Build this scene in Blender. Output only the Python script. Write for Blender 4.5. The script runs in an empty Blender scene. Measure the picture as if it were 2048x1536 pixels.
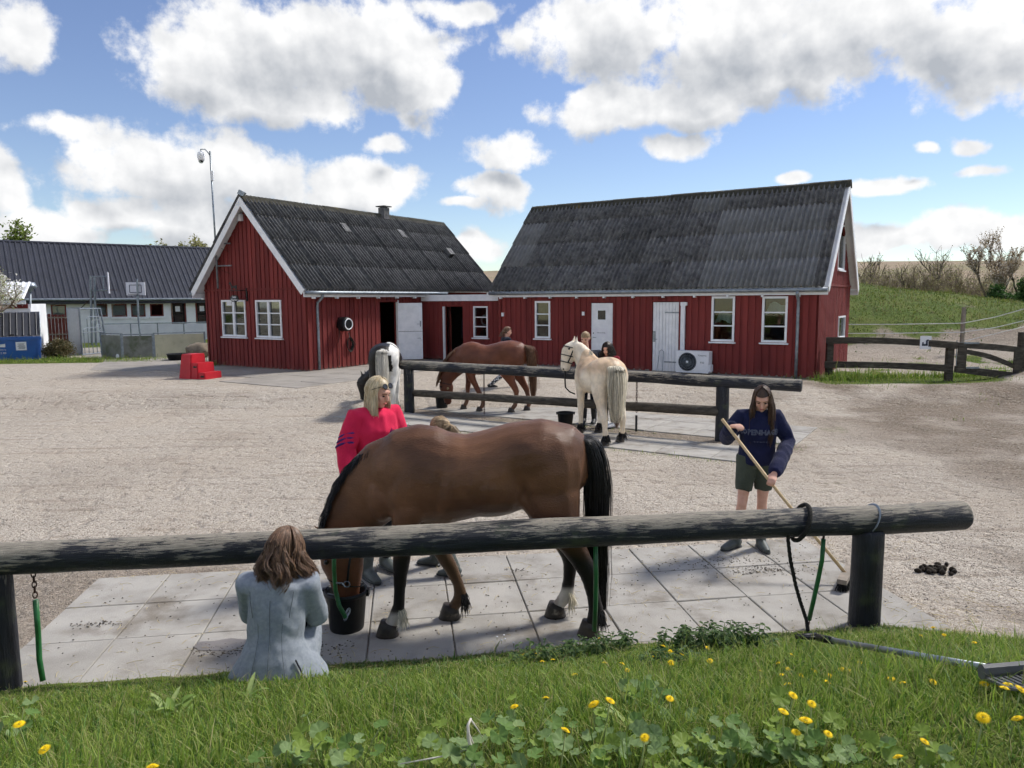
import bpy, bmesh, math, random
import numpy as np
from mathutils import Vector, Matrix, noise as mnoise
random.seed(7)
RNG = np.random.default_rng(11)
SC = bpy.context.scene
COL = SC.collection
R = math.radians
# ------------------------------------------------------------------ camera
CAM_H, F_PX, PITCH, ROLL = 2.46, 1473.14, 0.1142, -0.0063
cam_data = bpy.data.cameras.new('camera')
cam_data.sensor_width = 36.0
cam_data.lens = F_PX / 2048 * 36
cam_data.clip_start = 0.05
cam_data.clip_end = 3000
cam = bpy.data.objects.new('camera', cam_data)
COL.objects.link(cam)
cam.matrix_world = Matrix.Translation((0, 0, CAM_H)) @ Matrix.Rotation(math.pi/2 - PITCH, 4, 'X') @ Matrix.Rotation(ROLL, 4, 'Z')
SC.camera = cam
# ------------------------------------------------------------------ exposure / render
SC.view_settings.view_transform = 'Standard'
SC.view_settings.look = 'None'
SC.view_settings.exposure = 1.05
SC.view_settings.gamma = 1.0
SC.render.engine = 'CYCLES'
SC.cycles.use_denoising = True
SC.cycles.use_adaptive_sampling = True
SC.cycles.adaptive_threshold = .03
SC.cycles.adaptive_min_samples = 8
SC.cycles.max_bounces = 5
SC.cycles.diffuse_bounces = 2
SC.cycles.glossy_bounces = 2
SC.cycles.transmission_bounces = 4
SC.cycles.transparent_max_bounces = 8
SC.cycles.caustics_reflective = False
SC.cycles.caustics_refractive = False
# ------------------------------------------------------------------ surveying helpers (photo point -> place in the yard)
def ray(x, y):
    a, b = x - 1024, y - 768
    c, s = math.cos(ROLL), math.sin(ROLL)
    px, py = a*c + b*s, -a*s + b*c
    X, V = px/F_PX, -py/F_PX
    c, s = math.cos(PITCH), math.sin(PITCH)
    return Vector((X, c + V*s, -s + V*c))
def gz(x, y, z=0.0):
    r = ray(x, y); return r*((z - CAM_H)/r.z) + Vector((0, 0, CAM_H))
def gy(x, y, Y):
    r = ray(x, y); return r*(Y/r.y) + Vector((0, 0, CAM_H))
# ------------------------------------------------------------------ node helper
class NT:
    def __init__(s, tree):
        s.t = tree; s.n = tree.nodes; s.l = tree.links
    def new(s, typ, **kw):
        n = s.n.new(typ)
        for k, v in kw.items():
            setattr(n, k, v)
        return n
    def put(s, node, key, val):
        if val is None: return
        sock = node.inputs[key]
        if isinstance(val, bpy.types.NodeSocket): s.l.new(val, sock)
        else: sock.default_value = val
    def math(s, op, a, b=None, c=None, clamp=False):
        n = s.new('ShaderNodeMath', operation=op); n.use_clamp = clamp
        s.put(n, 0, a); s.put(n, 1, b)
        if c is not None: s.put(n, 2, c)
        return n.outputs[0]
    def vmath(s, op, a, b=None, out=0):
        n = s.new('ShaderNodeVectorMath', operation=op)
        s.put(n, 0, a); s.put(n, 1, b)
        return n.outputs['Value'] if out == 'v' else n.outputs[0]
    def mix(s, fac, a, b, blend='MIX'):
        n = s.new('ShaderNodeMix', data_type='RGBA'); n.blend_type = blend
        s.put(n, 0, fac); s.put(n, 6, a); s.put(n, 7, b)
        return n.outputs[2]
    def noise(s, vec, scale, detail=4, rough=.55, dist=0.0, col=False):
        n = s.new('ShaderNodeTexNoise'); s.put(n, 'Vector', vec)
        s.put(n, 'Scale', scale); s.put(n, 'Detail', detail); s.put(n, 'Roughness', rough); s.put(n, 'Distortion', dist)
        return n.outputs['Color' if col else 'Fac']
    def voro(s, vec, scale, feature='F1', out='Distance'):
        n = s.new('ShaderNodeTexVoronoi', feature=feature); s.put(n, 'Vector', vec); s.put(n, 'Scale', scale)
        return n.outputs[out]
    def ramp(s, fac, lo, hi, a=0.0, b=1.0):
        n = s.new('ShaderNodeMapRange'); n.interpolation_type = 'SMOOTHSTEP'; n.clamp = True
        s.put(n, 'Value', fac); s.put(n, 'From Min', lo); s.put(n, 'From Max', hi); s.put(n, 'To Min', a); s.put(n, 'To Max', b)
        return n.outputs[0]
def rgb(r, g, b): return (r, g, b, 1.0)
def lin(r, g, b):
    f = lambda c: (c/255/12.92) if c/255 <= .04045 else ((c/255+.055)/1.055)**2.4
    return (f(r), f(g), f(b), 1.0)
# ------------------------------------------------------------------ sky with cumulus, and the sun
SUN_EL, SUN_AZ = R(49), R(60)        # high, ahead and to the right of the view (azimuth clockwise from +Y)
world = bpy.data.worlds.new('World'); SC.world = world; world.use_nodes = True
W = NT(world.node_tree); W.n.clear()
CLOUDS = [  # cumulus surveyed from the photo: centre, radii (photo pixels), strength
 (410,125,170,85,1),(600,85,260,118,1),(775,115,145,120,1),(850,175,75,45,1),(560,200,190,66,1),
 (330,320,190,80,1),(490,365,145,66,1),(270,425,115,48,1),(420,440,170,66,1),
 (725,378,130,50,1),(765,302,42,26,.8),(1010,305,95,42,1),(990,385,85,48,1),(925,415,80,16,.8),
 (955,492,55,32,1),(35,65,80,58,.85),(110,262,65,22,.75),(0,350,40,62,.8),(90,462,105,34,.9),
 (1230,60,240,84,1),(1450,90,250,128,1),(1710,75,300,95,1),(1930,70,190,95,1),(1200,222,130,44,1),(1400,190,220,66,1),
 (1350,282,95,34,1),(920,8,120,36,.8),(1590,140,190,64,1),
 (1845,306,24,12,.8),(1925,293,32,20,.8),(1960,353,52,18,.8),(1775,383,75,17,.8),(1590,367,34,12,.8),(1405,387,44,10,.8),
 (1770,472,75,26,.9),(1940,468,150,34,.95)]
tc = W.new('ShaderNodeTexCoord')
sx = W.new('ShaderNodeSeparateXYZ'); W.l.new(tc.outputs['Generated'], sx.inputs[0])
azi = W.math('ARCTAN2', sx.outputs[0], sx.outputs[1])
ele = W.math('ARCSINE', sx.outputs[2])
cmb = W.new('ShaderNodeCombineXYZ'); W.l.new(azi, cmb.inputs[0]); W.l.new(ele, cmb.inputs[1])
P0_ = cmb.outputs[0]
wob = W.noise(P0_, 8.0, 2, .5, 0, True)
wv = W.vmath('SCALE', W.vmath('SUBTRACT', wob, (.5, .5, .5))); wv.node.inputs['Scale'].default_value = .07
pv = W.vmath('ADD', P0_, wv)
def blobs(vec):
    fld = None
    for (cx, cy, rx, ry, amp) in CLOUDS:
        d = ray(cx, cy).normalized(); az, el = math.atan2(d.x, d.y), math.asin(d.z)
        n = W.new('ShaderNodeVectorMath', operation='MULTIPLY_ADD')     # (vec - c) * k  =  vec*k - c*k
        kx, ky = F_PX/(rx*1.0), F_PX/(ry*1.0)
        W.put(n, 0, vec); W.put(n, 1, (kx, ky, 0)); W.put(n, 2, (-az*kx, -el*ky, 0))
        f = W.math('MULTIPLY_ADD', W.vmath('LENGTH', n.outputs[0], out='v'), -amp, amp)
        fld = f if fld is None else W.math('MAXIMUM', fld, f)
    return fld
sep = W.new('ShaderNodeSeparateXYZ'); W.l.new(P0_, sep.inputs[0])
# beyond the view broken cumulus goes on, unseen cover thickened to lift fill light
far = W.math('MULTIPLY_ADD', W.noise(P0_, 2.6, 3, .5), 4.0, -1.95)
outm = W.math('MAXIMUM', W.ramp(W.math('ABSOLUTE', sep.outputs[0]), .62, .85), W.ramp(sep.outputs[1], .44, .62))
far = W.math('ADD', far, W.math('MULTIPLY_ADD', outm, 3.0, -3.0))
n1 = W.noise(P0_, 12.0, 11, .60)
na = W.noise(P0_, 9.0, 5, .5)
nb = W.noise(W.vmath('ADD', P0_, (.008, .012, 0)), 9.0, 5, .5)
b0 = W.math('MAXIMUM', blobs(pv), far)
b1 = W.math('MAXIMUM', blobs(W.vmath('ADD', pv, (.010, .036, 0))), far)
f0 = W.math('ADD', b0, W.math('MULTIPLY_ADD', n1, 2.3, -1.20))
alpha = W.ramp(f0, -.10, .30)
relief = W.math('MULTIPLY', W.math('SUBTRACT', na, nb), 2.6)
core = W.ramp(W.math('ADD', b1, W.math('MULTIPLY_ADD', nb, .7, -.36)), .12, .95)
lit = W.math('ADD', W.math('MULTIPLY_ADD', core, -.78, .92), relief, None, True)
ccol = W.mix(lit, rgb(.235, .25, .275), rgb(.51, .51, .51))
sky = W.new('ShaderNodeTexSky', sky_type='NISHITA')
sky.sun_disc = False
sky.sun_elevation = SUN_EL
sky.sun_rotation = SUN_AZ
sky.altitude = 50; sky.air_density = 1.0; sky.dust_density = .0; sky.ozone_density = 2.6
hs = W.new('ShaderNodeHueSaturation'); hs.inputs['Saturation'].default_value = 1.0; hs.inputs['Hue'].default_value = .512
W.l.new(sky.outputs[0], hs.inputs['Color'])
bg1 = W.new('ShaderNodeBackground'); W.l.new(hs.outputs[0], bg1.inputs[0]); bg1.inputs[1].default_value = .064
bg2 = W.new('ShaderNodeBackground'); W.l.new(ccol, bg2.inputs[0]); bg2.inputs[1].default_value = .98
mx = W.new('ShaderNodeMixShader'); W.l.new(alpha, mx.inputs[0]); W.l.new(bg1.outputs[0], mx.inputs[1]); W.l.new(bg2.outputs[0], mx.inputs[2])
wo = W.new('ShaderNodeOutputWorld'); W.l.new(mx.outputs[0], wo.inputs[0])
world.cycles.sampling_method = 'MANUAL'; world.cycles.sample_map_resolution = 256
sun_d = bpy.data.lights.new('sun', 'SUN'); sun_d.energy = 2.0; sun_d.angle = R(9); sun_d.color = (1.0, .95, .88)
sun = bpy.data.objects.new('sun', sun_d); COL.objects.link(sun)
sdir = Vector((math.sin(SUN_AZ)*math.cos(SUN_EL), math.cos(SUN_AZ)*math.cos(SUN_EL), math.sin(SUN_EL)))
sun.rotation_euler = (-sdir).to_track_quat('-Z', 'Y').to_euler()
sun.location = (30, 5, 30)
# ------------------------------------------------------------------ materials
MATS = {}
def mat(name, c1, c2=None, scale=6.0, rough=.7, bump=0.0, bscale=None, stretch=(1, 1, 1), spec=.35, rnd=.0, metal=0.0, c3=None, s3=1.0, t3=(.55, .75), detail=5, rough2=None, sheen=0.0, lohi=(.3, .7), obj=False):
    """two-tone noise surface in world (or object) space, optional third tone in patches, bump and per-object variation"""
    m = bpy.data.materials.new(name); m.use_nodes = True
    T = NT(m.node_tree); T.n.clear()
    if obj:
        co = T.new('ShaderNodeTexCoord').outputs['Object']
    else:
        co = T.new('ShaderNodeNewGeometry').outputs['Position']
    st = T.vmath('MULTIPLY', co, stretch)
    n = T.noise(st, scale, detail, .6)
    col = T.mix(T.ramp(n, *lohi), c1, c2 or c1)
    if c3 is not None:
        p = T.noise(st, s3, 6, .65)
        col = T.mix(T.ramp(p, *t3), col, c3)
    if rnd:
        oi = T.new('ShaderNodeObjectInfo')
        k = T.math('MULTIPLY_ADD', oi.outputs['Random'], 2*rnd, 1-rnd)
        vv = T.new('ShaderNodeCombineXYZ')
        for i in range(3): T.l.new(k, vv.inputs[i])
        col = T.mix(1.0, col, vv.outputs[0], 'MULTIPLY')
    b = T.new('ShaderNodeBsdfPrincipled')
    T.put(b, 'Base Color', col); T.put(b, 'Specular IOR Level', spec); T.put(b, 'Metallic', metal)
    if rough2 is not None: T.put(b, 'Roughness', T.ramp(n, .3, .7, rough, rough2))
    else: T.put(b, 'Roughness', rough)
    if sheen: T.put(b, 'Sheen Weight', sheen)
    if bump:
        bn = T.noise(st, bscale or scale*3, 5, .6)
        bp = T.new('ShaderNodeBump'); T.put(bp, 'Height', bn); T.put(bp, 'Strength', bump); T.put(bp, 'Distance', .01)
        T.l.new(bp.outputs[0], b.inputs['Normal'])
    o = T.new('ShaderNodeOutputMaterial'); T.l.new(b.outputs[0], o.inputs[0])
    MATS[name] = m
    return m
mat('red_paint', lin(130,58,55), lin(110,48,47), 3.0, .75, .3, 14, (1,1,.12), rnd=.15, c3=lin(146,84,74), s3=3.4, t3=(.60,.82), spec=.2)
def splash(m):
    T = NT(m.node_tree); b = [n for n in T.n if n.type == 'BSDF_PRINCIPLED'][0]; src = b.inputs['Base Color'].links[0].from_socket
    P = T.new('ShaderNodeNewGeometry').outputs['Position']; z = T.new('ShaderNodeSeparateXYZ'); T.l.new(P, z.inputs[0])
    k = T.math('ADD', T.math('MULTIPLY_ADD', z.outputs[2], -2.2, 1.25), T.math('MULTIPLY_ADD', T.noise(P, 5, 6, .7), 1.4, -.8))
    c = T.mix(T.ramp(k, .1, .9, 0, .55), src, lin(132,112,98))
    st = T.noise(T.vmath('MULTIPLY', P, (9, 9, .5)), 2.0, 5, .65)
    c = T.mix(T.ramp(st, .60, .78, 0, .5), c, lin(152,98,88)); T.l.new(c, b.inputs['Base Color'])
splash(MATS['red_paint'])
mat('white_paint', lin(242,243,246), lin(228,230,234), 5, .5, .05, rnd=.02, c3=lin(170,170,165), s3=3, t3=(.66,.9))
mat('white_wall', lin(244,245,247), lin(232,233,236), 1.6, .75, .1, c3=lin(190,188,178), s3=.8, t3=(.62,.85))
mat('zinc', lin(150,158,166), lin(120,128,136), 9, .42, .05, metal=.55, rnd=.05)
mat('steel', lin(158,166,172), lin(128,136,142), 12, .38, .03, metal=.7)
mat('old_sheet', lin(116,116,116), lin(78,78,80), 5, .85, .5, 30, rnd=.22, c3=lin(48,48,47), s3=2.3, t3=(.54,.76))
mat('new_sheet', lin(128,129,130), lin(110,111,112), 4, .8, .25, 30, rnd=.05, c3=lin(86,88,90), s3=2.3, t3=(.62,.85))
mat('dark_sheet', lin(98,98,98), lin(70,70,71), 5, .85, .45, 30, rnd=.10, c3=lin(50,50,49), s3=2.3, t3=(.55,.8))
mat('ridge_moss', lin(70,68,58), lin(46,46,42), 8, .95, .8, 25, c3=lin(116,100,52), s3=1.1, t3=(.6,.78))
mat('slate_metal', lin(54,56,66), lin(44,46,55), 2, .45, .03, spec=.5)
mat('black_plastic', lin(24,26,28), lin(17,19,21), 12, .5, .06, spec=.35, c3=lin(40,41,40), s3=6, t3=(.6,.85))
mat('black_iron', lin(22,22,24), lin(16,16,17), 12, .5, spec=.4)
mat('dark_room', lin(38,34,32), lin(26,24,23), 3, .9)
mat('rust', lin(78,52,40), lin(50,36,30), 40, .8, .3, metal=.3)
mat('green_hose', lin(42,112,58), lin(30,88,46), 10, .4, .04, spec=.5, c3=lin(70,110,74), s3=7, t3=(.6,.8))
mat('rope', lin(52,50,46), lin(30,29,27), 60, .95, .6)
mat('concrete', lin(170,166,159), lin(150,146,139), 3.0, .88, .4, 90, rnd=.07, c3=lin(122,114,103), s3=1.5, t3=(.5,.74), detail=10)
mat('concrete_dark', lin(158,152,144), lin(138,133,126), 1.2, .9, .35, 60, rnd=.05, c3=lin(122,116,108), s3=.7, t3=(.5,.8), detail=9)
mat('joint_soil', lin(132,122,108), lin(104,95,83), 30, .95, .5)
mat('raw_wood', lin(216,190,148), lin(200,172,130), 8, .55, .1, stretch=(1,1,1))
mat('blue_bin', lin(34,96,176), lin(26,80,156), 1.5, .42, .04, spec=.5, c3=lin(60,104,160), s3=3, t3=(.66,.85))
mat('bin_lid', lin(62,64,72), lin(52,54,62), 2, .5, .05)
mat('fence_red', lin(118,62,56), lin(98,48,44), 6, .85, .4, 20, (1,1,.15), rnd=.16, c3=lin(150,134,118), s3=5, t3=(.52,.68))
mat('fence_grey', lin(150,140,128), lin(124,116,106), 8, .9, .4, 20, rnd=.1)
mat('court_grey', lin(136,138,132), lin(112,114,108), 2, .7, .1, c3=lin(82,90,66), s3=1.5, t3=(.48,.72))
mat('court_white', lin(226,226,236), lin(212,212,222), 2, .6, .05)
mat('court_cream', lin(206,202,176), lin(190,188,162), 2, .7, .1, c3=lin(150,152,110), s3=1.6, t3=(.55,.75))
mat('red_plastic', lin(190,34,48), lin(176,28,42), 3, .5, .06, spec=.4, c3=lin(200,70,76), s3=4, t3=(.66,.85))
mat('paper', lin(238,238,242), lin(230,230,236), 5, .8)
mat('ink', lin(60,64,80), None, 5, .8)
mat('rock', lin(140,128,112), lin(112,102,90), 6, .95, .8, 14)
mat('dung', lin(52,44,34), lin(36,30,24), 20, .95, .9, 40)
mat('straw', lin(206,188,140), lin(178,160,112), 12, .8, rnd=.1)
mat('dry_wood', lin(212,206,192), lin(180,172,158), 20, .8, .2)
mat('bark', lin(92,84,74), lin(66,60,52), 12, .9, .5, 30)
mat('field', lin(150,132,112), lin(134,118,100), .05, .95, .1, .4, c3=lin(126,120,84), s3=.02, t3=(.55,.75))
mat('skin', lin(226,178,156), lin(216,164,142), 20, .55, .03, 200, spec=.35, obj=True)
mat('lip', lin(186,104,98), None, 5, .5)
mat('eye', lin(34,28,26), None, 5, .25, spec=.6)
mat('eye_white', lin(236,232,228), None, 5, .3)
mat('brow', lin(104,80,60), None, 20, .9)
def clothmat(name, c1, c2, scale=5, bump=.35, bs=220, rough=.92, sheen=.06):
    return mat(name, c1, c2, scale, rough, bump, bs, spec=.2, sheen=sheen, obj=True)
clothmat('cloth_pink', lin(222,44,84), lin(208,36,74))
clothmat('cloth_purple', lin(84,50,120), lin(76,44,108))
clothmat('cloth_navy', lin(34,38,72), lin(26,30,58))
clothmat('cloth_navy_dark', lin(34,40,54), lin(26,30,42))
clothmat('cloth_olive', lin(82,88,76), lin(70,76,66))
clothmat('cloth_grey', lin(150,157,166), lin(134,141,150), 40, .2, 500)
clothmat('cloth_maroon', lin(140,22,42), lin(120,18,36))
clothmat('cloth_dark', lin(44,46,52), lin(34,36,42))
clothmat('cloth_white', lin(230,230,232), lin(214,214,218))
mat('rubber_boot', lin(88,94,92), lin(68,74,72), 9, .5, .08, spec=.4, c3=lin(120,118,108), s3=8, t3=(.55,.8), obj=True)
mat('rubber_dark', lin(52,54,54), lin(40,42,42), 9, .5, .06, spec=.4, obj=True)
mat('grey_glove', lin(100,106,112), lin(84,90,96), 20, .9, .4, 200, obj=True)
def hairmat(name, c1, c2, rough=.45):
    m = mat(name, c1, c2, 40, rough, .0, 120, (1,1,.2), spec=.4, lohi=(.25,.75))
    T = NT(m.node_tree); b = [n for n in T.n if n.type == 'BSDF_PRINCIPLED'][0]; src = b.inputs['Base Color'].links[0].from_socket
    a = T.new('ShaderNodeAttribute'); a.attribute_name = 'tint'
    T.l.new(T.mix(1.0, src, a.outputs['Color'], 'MULTIPLY'), b.inputs['Base Color']); return m
hairmat('hair_blond', lin(224,208,176), lin(182,160,124)); hairmat('hair_dirty_blond', lin(182,158,124), lin(132,108,80))
hairmat('hair_dark', lin(92,68,52), lin(54,40,31)); hairmat('hair_brown', lin(136,106,84), lin(82,62,48)); hairmat('hair_curly', lin(58,46,42), lin(30,24,22))
hairmat('hair_black', lin(36,34,34), lin(20,19,20), .4); hairmat('hair_cream', lin(246,238,218), lin(206,196,172)); hairmat('hair_flaxen', lin(150,112,82), lin(86,58,42)); hairmat('hair_white', lin(238,234,224), lin(206,200,186))
def glassmat():
    m = bpy.data.materials.new('window_glass'); m.use_nodes = True
    T = NT(m.node_tree); T.n.clear()
    fr = T.new('ShaderNodeFresnel'); fr.inputs[0].default_value = 1.5
    fac = T.math('MULTIPLY_ADD', fr.outputs[0], .8, .02, True)
    tr = T.new('ShaderNodeBsdfTransparent'); tr.inputs[0].default_value = (.72, .78, .76, 1)
    gl = T.new('ShaderNodeBsdfGlossy'); gl.inputs['Roughness'].default_value = .03
    geo = T.new('ShaderNodeNewGeometry')
    bp = T.new('ShaderNodeBump'); T.put(bp, 'Height', T.noise(geo.outputs['Position'], 3.0, 2)); T.put(bp, 'Strength', .06)
    T.l.new(bp.outputs[0], gl.inputs['Normal'])
    mxs = T.new('ShaderNodeMixShader'); T.l.new(fac, mxs.inputs[0]); T.l.new(tr.outputs[0], mxs.inputs[1]); T.l.new(gl.outputs[0], mxs.inputs[2])
    o = T.new('ShaderNodeOutputMaterial'); T.l.new(mxs.outputs[0], o.inputs[0])
    MATS['window_glass'] = m
glassmat()
def attrmat(name, attr='tint', rough=.6, bump=.0, bscale=80, stretch=(1,1,1), spec=.3, var=.0, vs=8, sheen=0, trans=0.0):
    """colour comes from a per-point attribute of the mesh itself (coat markings, blade colours)"""
    m = bpy.data.materials.new(name); m.use_nodes = True
    T = NT(m.node_tree); T.n.clear()
    a = T.new('ShaderNodeAttribute'); a.attribute_name = attr
    col = a.outputs['Color']
    co = T.vmath('MULTIPLY', T.new('ShaderNodeTexCoord').outputs['Object'], stretch)
    if var:
        k = T.ramp(T.noise(co, vs, 6, .65), .25, .75, 1-var, 1+var)
        vv = T.new('ShaderNodeCombineXYZ')
        for i in range(3): T.l.new(k, vv.inputs[i])
        col = T.mix(1.0, col, vv.outputs[0], 'MULTIPLY')
    b = T.new('ShaderNodeBsdfPrincipled'); T.put(b, 'Base Color', col); T.put(b, 'Roughness', rough); T.put(b, 'Specular IOR Level', spec)
    if sheen: T.put(b, 'Sheen Weight', sheen); T.put(b, 'Sheen Roughness', .4)
    if bump:
        bp = T.new('ShaderNodeBump'); T.put(bp, 'Height', T.noise(co, bscale, 4, .6)); T.put(bp, 'Strength', bump); T.put(bp, 'Distance', .006)
        T.l.new(bp.outputs[0], b.inputs['Normal'])
    out = b.outputs[0]
    if trans:
        tl = T.new('ShaderNodeBsdfTranslucent'); T.l.new(col, tl.inputs[0])
        mxs = T.new('ShaderNodeMixShader'); mxs.inputs[0].default_value = trans
        T.l.new(out, mxs.inputs[1]); T.l.new(tl.outputs[0], mxs.inputs[2]); out = mxs.outputs[0]
    o = T.new('ShaderNodeOutputMaterial'); T.l.new(out, o.inputs[0])
    MATS[name] = m
    return m
attrmat('coat', rough=.42, bump=.6, bscale=160, stretch=(.25,1,.5), spec=.30, var=.20, vs=14, sheen=.02)
attrmat('blades', rough=.5, spec=.3, trans=.5)
attrmat('leaf', rough=.55, spec=.3, trans=.4, var=.15, vs=30, bump=.2, bscale=60)
attrmat('plain_tint', rough=.7, spec=.25)
# ------------------------------------------------------------------ scene graph helpers
def tag(o, label, cat, group=None):
    o['label'] = label; o['category'] = cat
    if group: o['group'] = group
    return o
def par(o, p):
    if p is not None:
        o.parent = p
        o.matrix_parent_inverse = p.matrix_basis.inverted()
    return o
def thing(name, loc, label, cat, group=None):
    o = bpy.data.objects.new(name, None); o.empty_display_size = .1
    o.location = loc; COL.objects.link(o)
    return tag(o, label, cat, group)
def put(name, me, m, parent=None):
    o = bpy.data.objects.new(name, me)
    if m is not None and not me.materials: me.materials.append(MATS[m] if isinstance(m, str) else m)
    COL.objects.link(o); par(o, parent)
    return o
def struct(o): o['kind'] = 'structure'; return o
def stuff(o): o['kind'] = 'stuff'; return o
def mesh(name, V, Fc, smooth=False):
    me = bpy.data.meshes.new(name); me.from_pydata([tuple(v) for v in V], [], Fc)
    if smooth: me.polygons.foreach_set('use_smooth', [True]*len(me.polygons))
    me.update(); return me
def np_mesh(name, V, Fc, smooth=True):
    """V (n,3), Fc (m,k) arrays"""
    me = bpy.data.meshes.new(name)
    n, m, k = len(V), len(Fc), Fc.shape[1]
    me.vertices.add(n); me.vertices.foreach_set('co', np.ascontiguousarray(V, dtype=np.float32).ravel())
    me.loops.add(m*k); me.loops.foreach_set('vertex_index', np.ascontiguousarray(Fc, dtype=np.int32).ravel())
    me.polygons.add(m); me.polygons.foreach_set('loop_start', np.arange(0, m*k, k, dtype=np.int32))
    me.polygons.foreach_set('loop_total', np.full(m, k, dtype=np.int32))
    if smooth: me.polygons.foreach_set('use_smooth', np.ones(m, dtype=bool))
    me.update(calc_edges=True); me.validate(); return me
def tint(me, cols):
    """cols (n,3) linear"""
    a = me.color_attributes.new('tint', 'FLOAT_COLOR', 'POINT')
    c = np.ones((len(me.vertices), 4), np.float32); c[:, :3] = cols
    a.data.foreach_set('color', c.ravel())
CUBE = mesh('unit_block', [(x, y, z) for x in (-.5, .5) for y in (-.5, .5) for z in (-.5, .5)],
            [(0,1,3,2),(4,6,7,5),(0,4,5,1),(2,3,7,6),(0,2,6,4),(1,5,7,3)])
CUBES = {}
def block(name, c, size, rz, m, parent=None, rot=None):
    """box that shares one mesh per material"""
    if m not in CUBES:
        me = CUBE.copy(); me.materials.append(MATS[m]); CUBES[m] = me
    o = bpy.data.objects.new(name, CUBES[m]); COL.objects.link(o); par(o, parent)
    o.location = c; o.scale = size
    o.rotation_euler = rot if rot is not None else (0, 0, rz)
    return o
class MB:
    """collects shapes into one mesh"""
    def __init__(s): s.v = []; s.f = []
    def add(s, V, Fc):
        k = len(s.v); s.v += [Vector(p) for p in V]; s.f += [tuple(i+k for i in q) for q in Fc]; return s
    def box(s, c, size, M=None):
        c = Vector(c); h = Vector(size)/2
        V = [Vector((x*h.x, y*h.y, z*h.z)) for x in (-1, 1) for y in (-1, 1) for z in (-1, 1)]
        V = [c + (M @ p if M is not None else p) for p in V]
        return s.add(V, [(0,1,3,2),(4,6,7,5),(0,4,5,1),(2,3,7,6),(0,2,6,4),(1,5,7,3)])
    def tube(s, pts, rad, n=8, cap=True, flat=None):
        pts = [Vector(p) for p in pts]
        if not hasattr(rad, '__len__'): rad = [rad]*len(pts)
        rings = []; up = None
        for i, p in enumerate(pts):
            d = (pts[min(i+1, len(pts)-1)] - pts[max(i-1, 0)])
            d = d.normalized() if d.length > 1e-9 else Vector((0, 0, 1))
            if up is None:
                a = Vector((1, 0, 0)) if abs(d.x) < .8 else Vector((0, 1, 0))
                up = (a - d*a.dot(d)).normalized()
            else:
                up = up - d*up.dot(d)
                up = up.normalized() if up.length > 1e-6 else d.orthogonal().normalized()
            w = d.cross(up)
            r = rad[i]
            ra, rb = (r if hasattr(r, '__len__') else (r, r))
            rings.append([p + up*(ra*math.cos(t)) + w*(rb*math.sin(t)) for t in (2*math.pi*j/n for j in range(n))])
        V = [q for ring in rings for q in ring]; Fc = []
        for i in range(len(rings)-1):
            for j in range(n):
                a, b = i*n+j, i*n+(j+1) % n
                Fc.append((a, b, b+n, a+n))
        if cap:
            Fc.append(tuple(range(n-1, -1, -1))); L = (len(rings)-1)*n
            Fc.append(tuple(range(L, L+n)))
        return s.add(V, Fc)
    def loft(s, secs, lat=Vector((0, 1, 0)), n=14):
        """secs: (centre, half size in the plane across the path, half size along lat)"""
        P = [Vector(q[0]) for q in secs]; rings = []
        for i, q in enumerate(secs):
            d = (P[min(i+1, len(P)-1)] - P[max(i-1, 0)]).normalized()
            l = q[3] if len(q) > 3 else lat
            l = (Vector(l) - d*Vector(l).dot(d)).normalized(); u = d.cross(l)
            rings.append([P[i] + u*(q[1]*math.cos(t)) + l*(q[2]*math.sin(t)) for t in (2*math.pi*j/n for j in range(n))])
        V = [x for r_ in rings for x in r_]; Fc = []
        for i in range(len(rings)-1):
            for j in range(n):
                a, b = i*n+j, i*n+(j+1) % n
                Fc.append((a, b, b+n, a+n))
        Fc.append(tuple(range(n-1, -1, -1))); L = (len(rings)-1)*n; Fc.append(tuple(range(L, L+n)))
        return s.add(V, Fc)
    def ball(s, c, r, M=None, nu=12, nv=8):
        c = Vector(c); r = Vector(r) if hasattr(r, '__len__') else Vector((r, r, r))
        V = []; Fc = []
        for i in range(nv+1):
            th = math.pi*i/nv
            for j in range(nu):
                ph = 2*math.pi*j/nu
                p = Vector((r.x*math.sin(th)*math.cos(ph), r.y*math.sin(th)*math.sin(ph), r.z*math.cos(th)))
                V.append(c + (M @ p if M is not None else p))
        for i in range(nv):
            for j in range(nu):
                a, b = i*nu+j, i*nu+(j+1) % nu
                Fc.append((a, a+nu, b+nu, b))
        return s.add(V, Fc)
    def lathe(s, c, prof, n=20, sx=1.0, sy=1.0):
        c = Vector(c); V = []; Fc = []
        for (r_, z) in prof:
            for j in range(n):
                t = 2*math.pi*j/n; V.append(c + Vector((r_*sx*math.cos(t), r_*sy*math.sin(t), z)))
        for i in range(len(prof)-1):
            for j in range(n):
                a, b = i*n+j, i*n+(j+1) % n
                Fc.append((a, b, b+n, a+n))
        return s.add(V, Fc)
    def make(s, name, m, parent=None, smooth=False):
        return put(name, mesh(name, s.v, s.f, smooth), m, parent)
def clean(me, angle=40):
    bm = bmesh.new(); bm.from_mesh(me); bmesh.ops.remove_doubles(bm, verts=bm.verts, dist=1e-5)
    bmesh.ops.recalc_face_normals(bm, faces=bm.faces); bm.to_mesh(me); bm.free(); return me
WORK = bpy.data.scenes.new('workbench')      # an empty scene where shapes are worked out, removed at the end
def bake(o):
    vl = WORK.view_layers[0]; vl.update(); out = bpy.data.meshes.new_from_object(o.evaluated_get(vl.depsgraph))
    bpy.data.objects.remove(o); return out
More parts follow.
